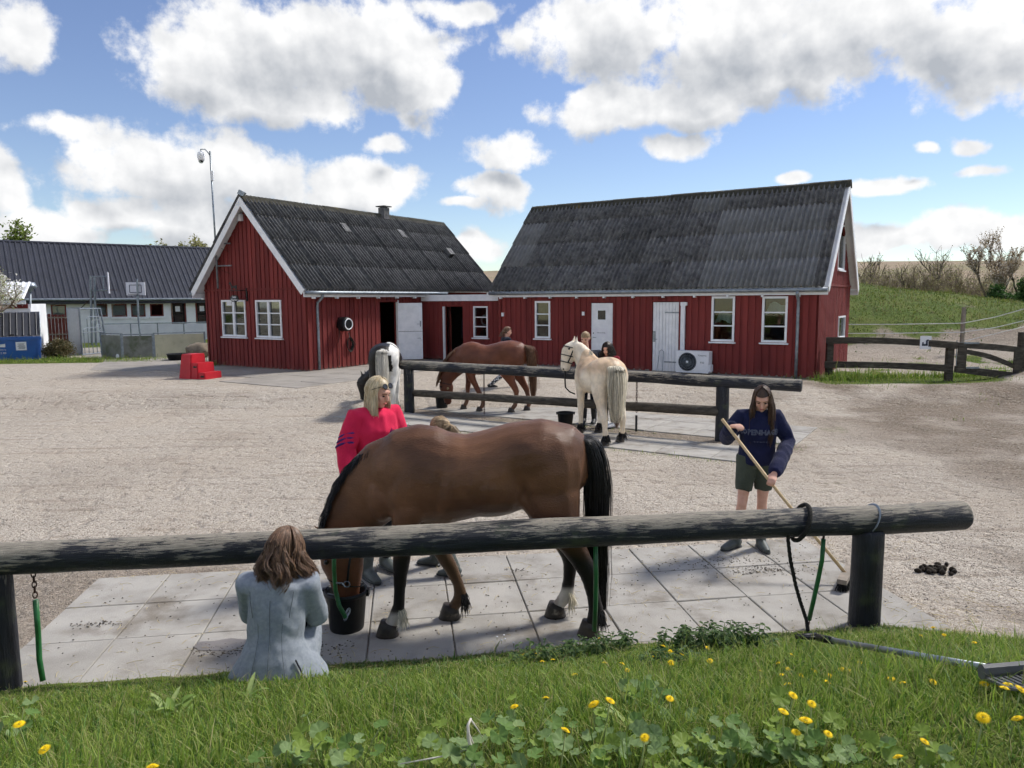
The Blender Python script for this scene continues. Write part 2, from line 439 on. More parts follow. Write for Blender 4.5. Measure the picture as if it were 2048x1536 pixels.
def fuse(mb, voxel, smooth=6, fac=.5, wobble=0.0, wscale=8.0, fold=.42):
    """closed overlapping shapes -> one continuous smooth surface"""
    me = clean(mesh('fuse', mb.v, mb.f))
    o = bpy.data.objects.new('fuse', me); WORK.collection.objects.link(o)
    md = o.modifiers.new('r', 'REMESH'); md.mode = 'VOXEL'; md.voxel_size = voxel; md.adaptivity = 0; md.use_smooth_shade = True
    if smooth:
        ms = o.modifiers.new('s', 'SMOOTH'); ms.factor = fac; ms.iterations = smooth
    out = bake(o); bpy.data.meshes.remove(me)
    out.polygons.foreach_set('use_smooth', [True]*len(out.polygons))
    if wobble:
        c = coords(out); nr = np.empty(len(c)*3, np.float32); out.vertices.foreach_get('normal', nr); nr = nr.reshape(-1, 3)
        k = np.array([(1-2*abs(mnoise.noise(Vector((p[0], p[1], p[2]*fold))*wscale)))*.8 + .4*mnoise.noise(Vector((p[0], p[1]+p[2]*.5, p[2]*fold*1.6))*wscale*2.3) for p in c.tolist()])
        out.vertices.foreach_set('co', (c + nr*(k*wobble)[:, None]).astype(np.float32).ravel())
    out.update(); return out
def coords(me):
    a = np.empty(len(me.vertices)*3, np.float32); me.vertices.foreach_get('co', a); return a.reshape(-1, 3)
def strands(paths, r0=.004, r1=.001, n=3):
    """many thin tapering locks in one mesh; paths (k, m, 3)"""
    P = np.asarray(paths, np.float32); K, M_, _ = P.shape
    T = np.gradient(P, axis=1); T /= (np.linalg.norm(T, axis=2, keepdims=True)+1e-9)
    ref = np.where(np.abs(T[:, :, 2:3]) > .9, np.array([1., 0, 0]), np.array([0, 0, 1.]))
    A = np.cross(T, ref); A /= (np.linalg.norm(A, axis=2, keepdims=True)+1e-9); B = np.cross(T, A)
    rr = np.linspace(0, 1, M_); rr = (r0*(1-rr**1.6) + r1*rr**1.6)[None, :, None]
    V = np.stack([P + rr*(A*math.cos(2*math.pi*j/n) + B*math.sin(2*math.pi*j/n)) for j in range(n)], 2)
    idx = np.arange(K*M_*n).reshape(K, M_, n)
    a = idx[:, :-1, :]; d = idx[:, 1:, :]; b = np.roll(a, -1, 2); c = np.roll(d, -1, 2)
    Fc = np.stack([a, b, c, d], -1).reshape(-1, 4)
    me = np_mesh('strands', V.reshape(-1, 3), Fc)
    tn = np.random.default_rng(K).uniform(.62, 1.35, K); tint(me, np.repeat(tn, M_*n)[:, None]*np.ones(3)); return me
# ================================================================== ground
U = Vector((-.8441, .5362, 0)); VV = Vector((.5362, .8441, 0))    # directions of the two stables
E1 = Vector((.9897, .1434, 0)); E2 = Vector((-.1434, .9897, 0))   # direction of the front hitching rail
BASE = .29
def sstep(a, b, x):
    t = np.clip((x-a)/(b-a), 0, 1); return t*t*(3-2*t)
_VN = {}
def vnoise(x, y, s, seed=0):
    """cheap smooth value noise on arrays"""
    if seed not in _VN: _VN[seed] = np.random.default_rng(seed).random((64, 64))
    r = _VN[seed]
    X, Y = x*s+100.5, y*s+77.3
    i, j = np.floor(X).astype(int), np.floor(Y).astype(int); u, v = X-i, Y-j
    u, v = u*u*(3-2*u), v*v*(3-2*v)
    g = lambda a, b: r[a % 64, b % 64]
    return (g(i, j)*(1-u)+g(i+1, j)*u)*(1-v)+(g(i, j+1)*(1-u)+g(i+1, j+1)*u)*v
def fbm(x, y, s, seed=0, o=4):
    t = 0; a = .5
    for k in range(o): t = t + a*vnoise(x, y, s*2**k, seed+k); a *= .5
    return t/(1-.5**o)
def toe(x, y): return 4.93 - .55*np.maximum(0, x-2.75) - .12*np.maximum(0, -x-3.0) + .22*(fbm(x, y, .9, 5)-.5)
def ground_z(x, y):
    x, y = np.asarray(x, float), np.asarray(y, float)
    z = BASE*sstep(16.3, 18.05, y)
    t = E2.x*x + E2.y*y
    b = np.maximum(0, toe(x, y)-t)
    zb = .375*(np.sqrt(b*b+.04)-.2*np.exp(-b*3))
    zb = np.where(b > 0, np.minimum(zb, 1.02+.02*b), 0)
    zb = zb + np.where(b > .15, .05*(fbm(x, y, 1.6, 9)-.5)*np.minimum(b, 1), 0)
    z = z + zb
    # paddock mound beyond the right stable
    mx, my = x-14.5, y-37.0
    m = 2.85*np.exp(-np.where(mx > 0, (mx/13.5)**2, (mx/20.0)**2)*.8 - np.where(my > 0, (my/7.0)**2, (my/9.5)**2)) * sstep(22.5, 32, y + .12*x) * sstep(7.0, 12.0, x + .5*(y-20)*.53)
    z = z + m + m*.16*(fbm(x, y, .35, 21)-.5) + np.where(m > .05, .10*(fbm(x, y, 1.1, 23)-.5), 0)
    # green hump at the right edge of the yard
    z = z + 1.0*np.exp(-((x-15.2)/1.6)**2 - ((y-17.5)/2.6)**2)
    # far fields rising to the skyline
    z = z + 17.2*sstep(70, 330, y)*(.6+.4*sstep(-200, 150, x)) 
    return z
def grass_mask(x, y):
    t = E2.x*x + E2.y*y
    n = fbm(x, y, 1.3, 31); n2 = fbm(x, y, 5.0, 33)
    bank = sstep(-.04, .25, toe(x, y)-t + .25*(n2-.5))
    # strip along the left, in front of the skip
    c = Vector((-22, 27.6, 0)); left = sstep(.0, .5, 1 - ((y-(27.3+(x+19)*.12))/1.5)**2) * sstep(-12.6, -14.2, x)
    hill = sstep(25.2, 27.5, y - .25*(x-12) + 2.5*(n-.5)) * sstep(9.6, 11.2, x - .02*(y-24))
    hill = hill*(1 - .6*sstep(.54, .68, fbm(x, y, .33, 41))*sstep(36, 29, y))
    pad = sstep(.46, .6, n)*sstep(19.2, 20.2, y)*sstep(26, 24, y)*sstep(8.2, 9.2, x)*.75
    edge = sstep(.9, .2, np.abs((y-19.25) + .0*(x)) - .55*n)*sstep(7.6, 8.3, x)*sstep(13.2, 12.2, x)
    hump = sstep(.10, .35, 1.0*np.exp(-((x-15.2)/1.6)**2 - ((y-17.5)/2.6)**2) + .2*(n2-.5))
    patch = .42*sstep(.60, .74, fbm(x, y, .7, 51)+.25*(n2-.5))*sstep(4.5, 6, x)*sstep(9.5, 11.5, y)*sstep(19, 17, y)
    patch = np.maximum(patch, .3*sstep(.5, .62, n2)*np.exp(-((x-4.3)/.7)**2-((y-9.6)/.8)**2)*1.4)
    farl = sstep(30.5, 33, y)*sstep(-8, -14, x)
    back = sstep(34, 37, y)*sstep(-7.5, 3, x)
    away = sstep(52, 60, y)
    return np.clip(np.maximum.reduce([bank, left, hill, pad, edge, hump, patch, farl*.9, back, away]), 0, 1)
def soil_mask(x, y):
    """damp dark trodden earth"""
    n = fbm(x, y, .8, 61)
    a = sstep(4.6, 7.5, x)*sstep(6.5, 10, y)*sstep(20.5, 18.5, y)*sstep(.28, .55, n)
    b = sstep(2.6, 3.8, x)*sstep(7.6, 6.3, y)*sstep(.35, .6, n)*.9
    c = sstep(.5, .15, np.abs((.5362*x+.8441*y)-12.55))*sstep(-12, -11, .8441*x-.5362*y)*sstep(-2, -2.6, .8441*x-.5362*y)*.9
    d = sstep(9.5, 11, x)*sstep(21, 23, y)*.45 + sstep(9.5, 11, x)*sstep(25.5, 27, y)*.4
    e = sstep(-1.9, -3.0, x)*sstep(7.2, 6.4, y)*.7
    f = sstep(.58, .74, fbm(x, y, .45, 67))*.18
    return np.clip(np.maximum.reduce([a, b, c, d, e, f]), 0, 1)
def axis(*segs):
    out = []
    for a, b, st in segs: out += list(np.arange(a, b, st))
    return np.array(out + [segs[-1][1]])
gx = axis((-420, -120, 30), (-120, -40, 8), (-40, -16, 1.0), (-16, -6, .25), (-6, 6, .1), (6, 20, .22), (20, 40, .8), (40, 120, 8), (120, 420, 30))
gyv = axis((-6, 1.0, .5), (1.0, 8, .09), (8, 20, .2), (20, 34, .33), (34, 60, .8), (60, 130, 7), (130, 480, 35))
GX, GY = np.meshgrid(gx, gyv)
GZ = ground_z(GX, GY)
nx, ny = len(gx), len(gyv)
idx = np.arange(nx*ny).reshape(ny, nx)
GF = np.stack([idx[:-1, :-1], idx[:-1, 1:], idx[1:, 1:], idx[1:, :-1]], -1).reshape(-1, 4)
gme = np_mesh('ground', np.stack([GX, GY, GZ], -1).reshape(-1, 3), GF)
gm = grass_mask(GX, GY).ravel(); sm_ = soil_mask(GX, GY).ravel(); fm = sstep(58, 75, GY).ravel()
tint(gme, np.stack([gm, sm_, fm], -1))
def groundmat():
    m = bpy.data.materials.new('yard_ground'); m.use_nodes = True
    T = NT(m.node_tree); T.n.clear()
    P = T.new('ShaderNodeNewGeometry').outputs['Position']
    a = T.new('ShaderNodeAttribute'); a.attribute_name = 'tint'
    s = T.new('ShaderNodeSeparateXYZ'); T.l.new(a.outputs['Vector'], s.inputs[0])
    # gravel: stones of many tones over fine grit
    vo = T.new('ShaderNodeTexVoronoi'); T.put(vo, 'Vector', P); T.put(vo, 'Scale', 64.0)
    vo2 = T.new('ShaderNodeTexVoronoi'); T.put(vo2, 'Vector', P); T.put(vo2, 'Scale', 120.0)
    sc = T.new('ShaderNodeSeparateColor'); T.l.new(vo.outputs['Color'], sc.inputs[0])
    sc2 = T.new('ShaderNodeSeparateColor'); T.l.new(vo2.outputs['Color'], sc2.inputs[0])
    grit = T.noise(P, 140, 4, .7)
    big = T.noise(P, .55, 6, .62); mid = T.noise(P, 3.2, 6, .65); fine = T.noise(P, 24, 5, .7)
    g = T.mix(T.ramp(fine, .3, .72), lin(160,150,137), lin(203,195,183))
    g = T.mix(T.ramp(sc.outputs[0], .2, .9, 0, .55), g, lin(214,204,190))
    g = T.mix(T.ramp(sc2.outputs[1], .58, .95, 0, .8), g, lin(104,94,84))
    g = T.mix(T.ramp(big, .38, .66, 0, .45), g, lin(176,164,149))
    g = T.mix(T.ramp(mid, .55, .75, 0, .4), g, lin(146,133,118))
    fl_ = T.noise(T.vmath('MULTIPLY', P, (1, 1.6, 1)), 10, 7, .72)
    g = T.mix(T.ramp(fl_, .56, .70, 0, .55), g, lin(122,110,97))
    g = T.mix(T.ramp(T.noise(P, 1.3, 7, .75), .56, .72, 0, .45), g, lin(140,124,106))
    rut = T.noise(T.vmath('MULTIPLY', P, (.22, 1.9, 1)), 2.2, 6, .6)
    g = T.mix(T.ramp(rut, .54, .68, 0, .42), g, lin(128,115,101))
    hoof = T.noise(P, 5.5, 3, .5)
    g = T.mix(T.ramp(hoof, .60, .66, 0, .30), g, lin(124,112,98))
    so = T.mix(T.ramp(mid, .3, .7), lin(112,98,84), lin(86,75,64))
    so = T.mix(T.ramp(sc2.outputs[0], .6, .95, 0, .6), so, lin(150,138,122))
    col = T.mix(T.math('MULTIPLY', s.outputs[1], T.ramp(fine, .25, .6)), g, so)
    gr = T.mix(T.ramp(T.noise(P, 6, 6, .7), .3, .7), lin(62,80,34), lin(96,112,50))
    gr = T.mix(T.ramp(T.noise(P, .5, 5, .6), .4, .68, 0, .5), gr, lin(112,114,60))
    gr = T.mix(T.ramp(T.noise(P, 1.7, 6, .75), .54, .70, 0, .75), gr, lin(78,72,52))
    fl = T.mix(T.ramp(T.noise(P, .035, 4, .6), .4, .6), lin(152,136,116), lin(136,128,100))
    edge = T.math('ADD', s.outputs[0], T.math('MULTIPLY_ADD', T.noise(P, 14, 5, .7), .9, -.45))
    col = T.mix(T.ramp(edge, .35, .65), col, gr)
    col = T.mix(s.outputs[2], col, fl)
    b = T.new('ShaderNodeBsdfPrincipled'); T.put(b, 'Base Color', col); T.put(b, 'Roughness', .95); T.put(b, 'Specular IOR Level', .15)
    h = T.math('ADD', T.math('MULTIPLY', vo.outputs['Distance'], -.7), T.math('MULTIPLY', grit, .5))
    h = T.math('ADD', h, T.math('MULTIPLY', mid, 2.2)); h = T.math('ADD', h, T.math('MULTIPLY', T.ramp(hoof, .50, .68), -1.6)); h = T.math('ADD', h, T.math('MULTIPLY', rut, -2.0))
    bp = T.new('ShaderNodeBump'); T.put(bp, 'Height', h); T.put(bp, 'Strength', .75); T.put(bp, 'Distance', .02)
    T.l.new(bp.outputs[0], b.inputs['Normal'])
    o = T.new('ShaderNodeOutputMaterial'); T.l.new(b.outputs[0], o.inputs[0])
    MATS['yard_ground'] = m
groundmat()
struct(put('ground', gme, 'yard_ground'))
# loose stones and straw on the yard, small real pieces
def scatter(n, fn, xr, yr, seed):
    g = np.random.default_rng(seed); out = []
    while len(out) < n:
        k = n*3
        x, y = g.uniform(*xr, k), g.uniform(*yr, k)
        keep = g.random(k) < fn(x, y)
        out += list(zip(x[keep], y[keep]))
        if k == 0: break
    return np.array(out[:n])
on_front = lambda x, y: ((E2.x*x+E2.y*y) < 6.8) & ((E1.x*x+E1.y*y) > -2.7) & ((E1.x*x+E1.y*y) < 3.95)
def on_rear(x, y):
    n_, w_ = .5362*x+.8441*y, .8441*x-.5362*y
    return (n_ > 11.0) & (n_ < 14.7) & (w_ > -11.6) & (w_ < -2.4)
peb = scatter(16000, lambda x, y: (1-grass_mask(x, y))*np.where(on_front(x, y) | on_rear(x, y), .0, 1)*np.exp(-(y-6)/4.5), (-7, 7), (5.5, 16), 3)
k = len(peb); g = np.random.default_rng(4)
octa = np.array([(1,0,0),(0,1,0),(-1,0,0),(0,-1,0),(0,0,1),(0,0,-.4)], float)
of_ = np.array([(0,1,4),(1,2,4),(2,3,4),(3,0,4),(1,0,5),(2,1,5),(3,2,5),(0,3,5)])
sz = g.uniform(.004, .011, (k, 1, 3))*np.array([1, 1, .6]); ang = g.uniform(0, 6.28, k)
Rm = np.stack([np.stack([np.cos(ang), -np.sin(ang), 0*ang], -1), np.stack([np.sin(ang), np.cos(ang), 0*ang], -1), np.tile([0, 0, 1.], (k, 1))], 1)
V_ = np.einsum('kij,kvj->kvi', Rm, octa[None]*sz) + np.concatenate([peb, (ground_z(peb[:, 0], peb[:, 1])+.002)[:, None]], 1)[:, None]
F_ = (of_[None] + (np.arange(k)*6)[:, None, None]).reshape(-1, 3)
pme = np_mesh('gravel', V_.reshape(-1, 3), F_, False)
pc = np.repeat(np.array([lin(198,190,180)[:3], lin(150,140,130)[:3], lin(112,104,96)[:3], lin(176,160,142)[:3]])[g.integers(0, 4, k)], 6, 0)
tint(pme, pc)
stuff(put('gravel', pme, 'plain_tint'))
# ------------------------------------------------------------------ paving of single slabs
def slab_mesh(w, d, h=.045, bev=.006, seed=0):
    g = random.Random(seed); x, y = w/2, d/2
    V = [(-x, -y, -h), (x, -y, -h), (x, y, -h), (-x, y, -h), (-x, -y, -bev), (x, -y, -bev), (x, y, -bev), (-x, y, -bev),
         (-x+bev, -y+bev, 0), (x-bev, -y+bev, 0), (x-bev, y-bev, 0), (-x+bev, y-bev, 0)]
    Fc = [(8, 9, 10, 11)]
    for i in range(4):
        j = (i+1) % 4; Fc += [(4+i, 4+j, 8+j, 8+i), (i, j, 4+j, 4+i)]
    return mesh('slab', V, Fc)
def paving(name, o, e, f, cols, rows, z, m, jit=.004, skip=()):
    """o origin; e,f unit directions; cols/rows = joint positions along e and f"""
    rz = math.atan2(e.y, e.x)
    w, d = cols[-1]-cols[0], rows[-1]-rows[0]
    cc = o + e*((cols[0]+cols[-1])/2) + f*((rows[0]+rows[-1])/2)
    bed = block(name, (cc.x, cc.y, z-.03), (w+.02, d+.02, .03), rz, 'joint_soil'); struct(bed)
    bed2 = bed; cache = {}
    Minv = bed.matrix_basis.inverted()
    for i in range(len(cols)-1):
        for j in range(len(rows)-1):
            if (i, j) in skip: continue
            w, d = round(cols[i+1]-cols[i]-.009, 3), round(rows[j+1]-rows[j]-.009, 3)
            if (w, d) not in cache:
                cache[(w, d)] = slab_mesh(w, d); cache[(w, d)].materials.append(MATS[m])
            s = bpy.data.objects.new('slab', cache[(w, d)]); COL.objects.link(s)
            s.parent = bed; s.matrix_parent_inverse = Minv
            c = o + e*((cols[i]+cols[i+1])/2) + f*((rows[j]+rows[j+1])/2)
            s.location = (c.x, c.y, z + .012 + random.uniform(-jit, jit))
            s.rotation_euler = (random.uniform(-.004, .004), random.uniform(-.004, .004), rz + random.uniform(-.004, .004))
    return bed
O3 = Vector((0, 0, 0))
fc = [-2.75+.61*i for i in range(12)]; fr_ = [4.18, 4.83, 5.48, 6.13, 6.78]
paving('front_pavement', O3, E1, E2, fc, fr_, .012, 'concrete')
WR = Vector((.8441, -.5362, 0))
rc = [-11.5+.9*i for i in range(11)]
paving('rear_pavement', O3, WR, VV, rc, [11.0, 11.6, 12.2], .010, 'concrete')
struct(bpy.data.objects['rear_pavement'])
paving('rail_pavement', O3, WR, VV, rc, [12.78, 13.4, 14.05, 14.7], .010, 'concrete')
# aprons of larger flags before the stables
G0 = Vector((8.10, 19.57, 0)); A0 = Vector((-6.26, 22.60, 0))
go_ = G0.dot(VV)
paving('apron_pavement', O3, WR, VV, [G0.dot(WR)-10.0+1.0*i for i in range(10)], [go_-1.55, go_-.78, go_-.02], BASE+.004, 'concrete_dark')
ao = A0.dot(U)
paving('stable_pavement', O3, VV, U, [A0.dot(VV)-3.2+1.05*i for i in range(9)], [ao-3.1, ao-2.05, ao-1.02, ao-.02], BASE+.004, 'concrete_dark')
paving('gable_pavement', O3, VV, U, [A0.dot(VV)-2.1, A0.dot(VV)-1.05, A0.dot(VV)-.02], [ao+.05+1.0*i for i in range(6)], BASE+.004, 'concrete_dark')
# flat asphalt path past the gable towards the white house
pv_ = [(-13.6,23.6),(-11.5,22.9),(-10.2,25.6),(-12.5,31.5),(-18.5,36.0),(-24,33.5),(-19.5,31.4),(-17.6,30.2),(-15.2,27.4)]
path = MB().add([(x, y, BASE+.008) for x, y in pv_] + [(x, y, BASE-.05) for x, y in pv_],
                [tuple(range(9))] + [(i, i+9, (i+1) % 9+9, (i+1) % 9) for i in range(9)])
struct(path.make('path', 'concrete_dark'))
# ================================================================== stables
class Wall:
    """a vertical wall: origin, direction along it, outward normal"""
    def __init__(s, o, d, n):
        s.o, s.d, s.n = Vector(o), Vector(d), Vector(n); s.rz = math.atan2(d.y, d.x)
        s.M = Matrix((s.d, -s.n, Vector((0, 0, 1)))).transposed()   # local x along, y inward, z up
    def at(s, a, out, z): return s.o + s.d*a + s.n*out + Vector((0, 0, z))
    def hit(s, px, py):
        r = ray(px, py); c = Vector((0, 0, CAM_H))
        t = (s.o - c).dot(s.n)/r.dot(s.n); p = c + r*t
        return (p-s.o).dot(s.d), p.z
    def rect(s, x0, y0, x1, y1):
        (a0, z1), (a1, z1b), (a0b, z0), (a1b, z0b) = s.hit(x0, y0), s.hit(x1, y0), s.hit(x0, y1), s.hit(x1, y1)
        A = sorted(((a0+a0b)/2, (a1+a1b)/2)); return A[0], A[1], (z0+z0b)/2, (z1+z1b)/2
    def box(s, name, a0, a1, o0, o1, z0, z1, m, parent):
        c = s.at((a0+a1)/2, (o0+o1)/2, (z0+z1)/2)
        return block(name, c, (abs(a1-a0), abs(o1-o0), abs(z1-z0)), s.rz, m, parent)
def boarded(w, L, z0, ztop, holes, parent, pitch=.2, bw=.135, slope=None, start=0.0, wallname='wall'):
    """backing wall cut round the holes, and each upright board on it as a piece of its own
    slope: (peak position, peak z) for a gable, ztop at both ends"""
    top = (lambda a: ztop) if slope is None else (lambda a: ztop + (slope[1]-ztop)*(1-abs(a-slope[0])/max(slope[0], L-slope[0])))
    mb = MB(); cuts = sorted(set([0, L] + [h[0] for h in holes] + [h[1] for h in holes] + ([slope[0]] if slope else [])))
    def slabp(a0, a1, zb, t0, t1, o0=-.14, o1=0.0):
        V = [w.at(a, o, z) for a, t in ((a0, t0), (a1, t1)) for o in (o0, o1) for z in (zb, t)]
        mb.add(V, [(0,1,3,2),(4,6,7,5),(0,4,5,1),(2,3,7,6),(0,2,6,4),(1,5,7,3)])
    for a0, a1 in zip(cuts[:-1], cuts[1:]):
        mid = (a0+a1)/2; hs = sorted([h for h in holes if h[0] < mid < h[1]], key=lambda h: h[2])
        zb = z0
        for h in hs:
            if h[2] > zb + .01: slabp(a0, a1, zb, h[2], h[2])
            zb = h[3]
        slabp(a0, a1, zb, top(a0), top(a1))
    back = mb.make(wallname, 'red_paint', parent)
    k = 0; a = start + .02
    while a + bw*.6 < L:
        b = min(a+bw, L-.01); mid = (a+b)/2
        hs = sorted([h for h in holes if h[0]-.05 < mid < h[1]+.05], key=lambda h: h[2])
        segs = []; zb = z0 - .03
        for h in hs:
            if h[2]-.05 > zb + .05: segs.append((zb, h[2]-.05))
            zb = h[3]+.05
        segs.append((zb, None))
        for s0, s1 in segs:
            if s1 is None and slope is not None:
                pb = MB(); V = [w.at(q, o, z) for q in (a, b) for o in (.001, .024) for z in (s0, top(q)-.02)]
                pb.add(V, [(0,1,3,2),(4,6,7,5),(0,4,5,1),(2,3,7,6),(0,2,6,4),(1,5,7,3)]); pb.make('board', 'red_paint', back)
            else:
                e = (ztop-.02) if s1 is None else s1
                if e - s0 > .05: 
                    o = block('board', w.at(mid + random.uniform(-.006, .006), .0125 + random.uniform(-.003, .003), (s0+e)/2), (b-a+random.uniform(-.012, .012), .023, e-s0), w.rz, 'red_paint', back)
        a += pitch
    return back
def window(w, r, cols, rows, parent, fw=.06, mull=False):
    a0, a1, z0, z1 = r
    fr = MB(); dep = (-.06, .03); cx = (dep[0]+dep[1])/2; dd = dep[1]-dep[0]
    def bar(p0, p1, q0, q1, mb=fr, o=cx, t=dd):
        mb.box(w.at((p0+p1)/2, o, (q0+q1)/2), (p1-p0, t, q1-q0), w.M.to_3x3())
    bar(a0, a0+fw, z0, z1); bar(a1-fw, a1, z0, z1); bar(a0+fw, a1-fw, z1-fw, z1); bar(a0+fw, a1-fw, z0, z0+fw)
    f = fr.make('window', 'white_paint', parent)
    ia0, ia1, iz0, iz1 = a0+fw, a1-fw, z0+fw, z1-fw
    cw, rh = (ia1-ia0)/cols, (iz1-iz0)/rows
    for i in range(1, cols):
        m_ = MB(); t_ = .05 if mull else .022
        bar(ia0+cw*i-t_, ia0+cw*i+t_, iz0, iz1, m_, -.01, .06); m_.make('mullion', 'white_paint', f)
    for j in range(1, rows):
        for i in range(cols):
            m_ = MB(); x0 = ia0+cw*i + (.05 if (mull and i) else 0); x1 = ia0+cw*(i+1) - (.05 if (mull and i < cols-1) else 0)
            bar(x0, x1, iz0+rh*j-.018, iz0+rh*j+.018, m_, -.01, .05); m_.make('glazing_bar', 'white_paint', f)
    for i in range(cols):
        for j in range(rows):
            w.box('pane', ia0+cw*i, ia0+cw*(i+1), -.034, -.028, iz0+rh*j, iz0+rh*(j+1), 'window_glass', f)
    w.box('sill', a0-.05, a1+.05, .0, .075, z0-.05, z0-.012, 'white_paint', f)
    return f
# corrugated sheet meshes ------------------------------------------------------------
def corr_sheet(nw, pitch, L, amp=.040, seg=6, lip=.034):
    """nw waves wide, L long (down the slope is -y), lower edge with a thickness"""
    V = []; Fc = []; n = nw*seg+1
    for k, (y, dz) in enumerate(((L, 0.0), (0, .034), (0, .034-lip))):
        for i in range(n):
            x = i*pitch/seg; V.append((x, y, amp*math.cos(2*math.pi*i/seg) + dz))
    for k in (0, 1):
        for i in range(n-1): Fc.append((k*n+i, k*n+i+1, (k+1)*n+i+1, (k+1)*n+i))
    return mesh('roof_sheet', V, Fc, True)
def roof_slope(eave, along, up, length, slope_len, rows, waves, m_of, parent, name='roof_sheet', pitch=.1465):
    """lays single sheets: eave point, unit direction along the eave, unit direction up the slope"""
    nrm = along.cross(up); nrm = nrm if nrm.z > 0 else -nrm
    flip = along.cross(up).z < 0
    ex = along; M = Matrix((ex, up, nrm)).transposed()
    if flip:   # keep a right-handed frame by starting from the other end
        eave = eave + along*length; ex = -along; M = Matrix((ex, up, nrm)).transposed()
    cache = {}; tot = length/pitch; y = 0.0
    for j, rl in enumerate(rows):
        x = 0.0; i = 0
        while x < length-.05:
            nw = min(waves, int(round((length-x)/pitch)))
            if nw < 1: break
            mm = m_of(1-i/(tot/waves) if flip else i/(tot/waves), j, i)
            key = (nw, rl, mm)
            if key not in cache:
                cache[key] = corr_sheet(nw, pitch, rl+.07); cache[key].materials.append(MATS[mm])
            o = bpy.data.objects.new(name, cache[key]); COL.objects.link(o); par(o, parent)
            Mr = M.to_4x4() @ Matrix.Rotation(random.uniform(-.004, .004), 4, 'Z') @ Matrix.Rotation(random.uniform(-.002, .003), 4, 'X')
            p = eave + ex*x + up*y + nrm*(.035 + .004*(i % 2))
            Mr.translation = p; o.matrix_basis = Mr
            x += nw*pitch; i += 1
        y += rl
def ridge_caps(p0, p1, parent, m='ridge_moss', drop=.105, half=.17):
    d = (p1-p0); L = d.length; d.normalize(); side = Vector((-d.y, d.x, 0)); n = max(1, round(L/1.1))
    for i in range(n):
        a, b = p0 + d*(L*i/n), p0 + d*(L*(i+1)/n + .05)
        lift = Vector((0, 0, .012*(i % 2) + random.uniform(0, .012))); V = []
        for q in (a, b):
            for t, dz in ((-half, -drop*1.65), (-.09, -.015), (0, .03), (.09, -.015), (half, -drop*1.65), (half, -drop*1.65-.03), (0, -.01), (-half, -drop*1.65-.03)):
                V.append(q + side*t + Vector((0, 0, dz)) + lift)
        Fc = [(k, (k+1) % 8, (k+1) % 8+8, k+8) for k in range(8)] + [tuple(range(7, -1, -1)), tuple(range(8, 16))]
        MB().add(V, Fc).make('ridge_tile', m, parent)
def pipe(name, pts, r, m, parent, n=10): return MB().tube(pts, r, n).make(name, m, parent, True)
def text_mesh(name, body, size, M, m, parent=None, ext=.002):
    c = bpy.data.curves.new(name, 'FONT'); c.body = body; c.size = size; c.extrude = ext; c.align_x = 'CENTER'; c.align_y = 'CENTER'; c.resolution_u = 3
    o = bpy.data.objects.new(name, c); WORK.collection.objects.link(o)
    me = bake(o)
    me.transform(M); return put(name, me, m, parent)
def txtM(w, a, out, z):
    """text facing outward on a wall"""
    x = Vector((0, 0, 1)).cross(w.n).normalized()
    Mt = Matrix((x, Vector((0, 0, 1)), w.n)).transposed().to_4x4(); Mt.translation = w.at(a, out, z); return Mt
EAVE_L, RIDGE_L = 2.763, 5.70
# ---------------- left stable
LS = thing('stable', (A0.x, A0.y, BASE), 'red boarded stable with its white-trimmed gable end facing the camera, under the camera mast', 'building')
WL, LL = 4.91, 9.72
wG = Wall(A0, U, -VV)                      # gable
wS = Wall(A0, VV, -U)                      # long side
gw1 = wG.rect(445, 600, 492.5, 673); gw2 = wG.rect(513, 600, 564, 675.5)
d_o = wS.rect(761, 604, 795, 719); d_o = (d_o[0], d_o[1], BASE, d_o[3])
wall_top = EAVE_L + .305*1.065
boarded(wG, WL, BASE+.06, wall_top-.08, [gw1, gw2], LS, slope=(WL/2, RIDGE_L-.1))
boarded(wS, LL, BASE+.06, wall_top-.1, [d_o], LS)
wB = Wall(A0 + U*WL, VV, U); boarded(wB, LL, BASE+.06, wall_top-.1, [], LS, pitch=.6, bw=.5)
wE = Wall(A0 + VV*LL, U, VV); boarded(wE, WL, BASE+.06, wall_top-.08, [], LS, pitch=.6, bw=.5, slope=(WL/2, RIDGE_L-.1))
wG.box('plinth', -.0, WL, -.12, -.01, BASE-.1, BASE+.06, 'concrete_dark', LS); wS.box('plinth', .0, LL, -.12, -.012, BASE-.1, BASE+.06, 'concrete_dark', LS)
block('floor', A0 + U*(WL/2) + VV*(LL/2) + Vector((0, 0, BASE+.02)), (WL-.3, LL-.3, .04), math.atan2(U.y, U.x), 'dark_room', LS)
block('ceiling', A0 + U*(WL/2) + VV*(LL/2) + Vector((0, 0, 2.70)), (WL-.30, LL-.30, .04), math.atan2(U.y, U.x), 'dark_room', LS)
wG.box('trim_board', .0, WL, .026, .045, 2.80, 2.86, 'red_paint', LS)
window(wG, gw1, 2, 3, LS, mull=True); window(wG, gw2, 2, 3, LS, mull=True)
P0 = Vector((-6.1728, 22.1673, EAVE_L)); WR_L, LR_L, HR_L = 5.522, 10.35, 2.939
up1 = (U*(WR_L/2) + Vector((0, 0, HR_L))).normalized(); sl = math.hypot(WR_L/2, HR_L)
roof_slope(P0, VV, up1, LR_L, sl, [1.08, 1.08, 1.05, sl-3.21], 7, lambda t, j, i: 'dark_sheet', LS)
P0b = P0 + U*WR_L; up2 = (-U*(WR_L/2) + Vector((0, 0, HR_L))).normalized()
roof_slope(P0b, VV, up2, LR_L, sl, [2.1, sl-2.1], 14, lambda t, j, i: 'dark_sheet', LS)
rid0 = P0 + U*(WR_L/2) + Vector((0, 0, HR_L+.05)); ridge_caps(rid0, rid0 + VV*LR_L, LS)
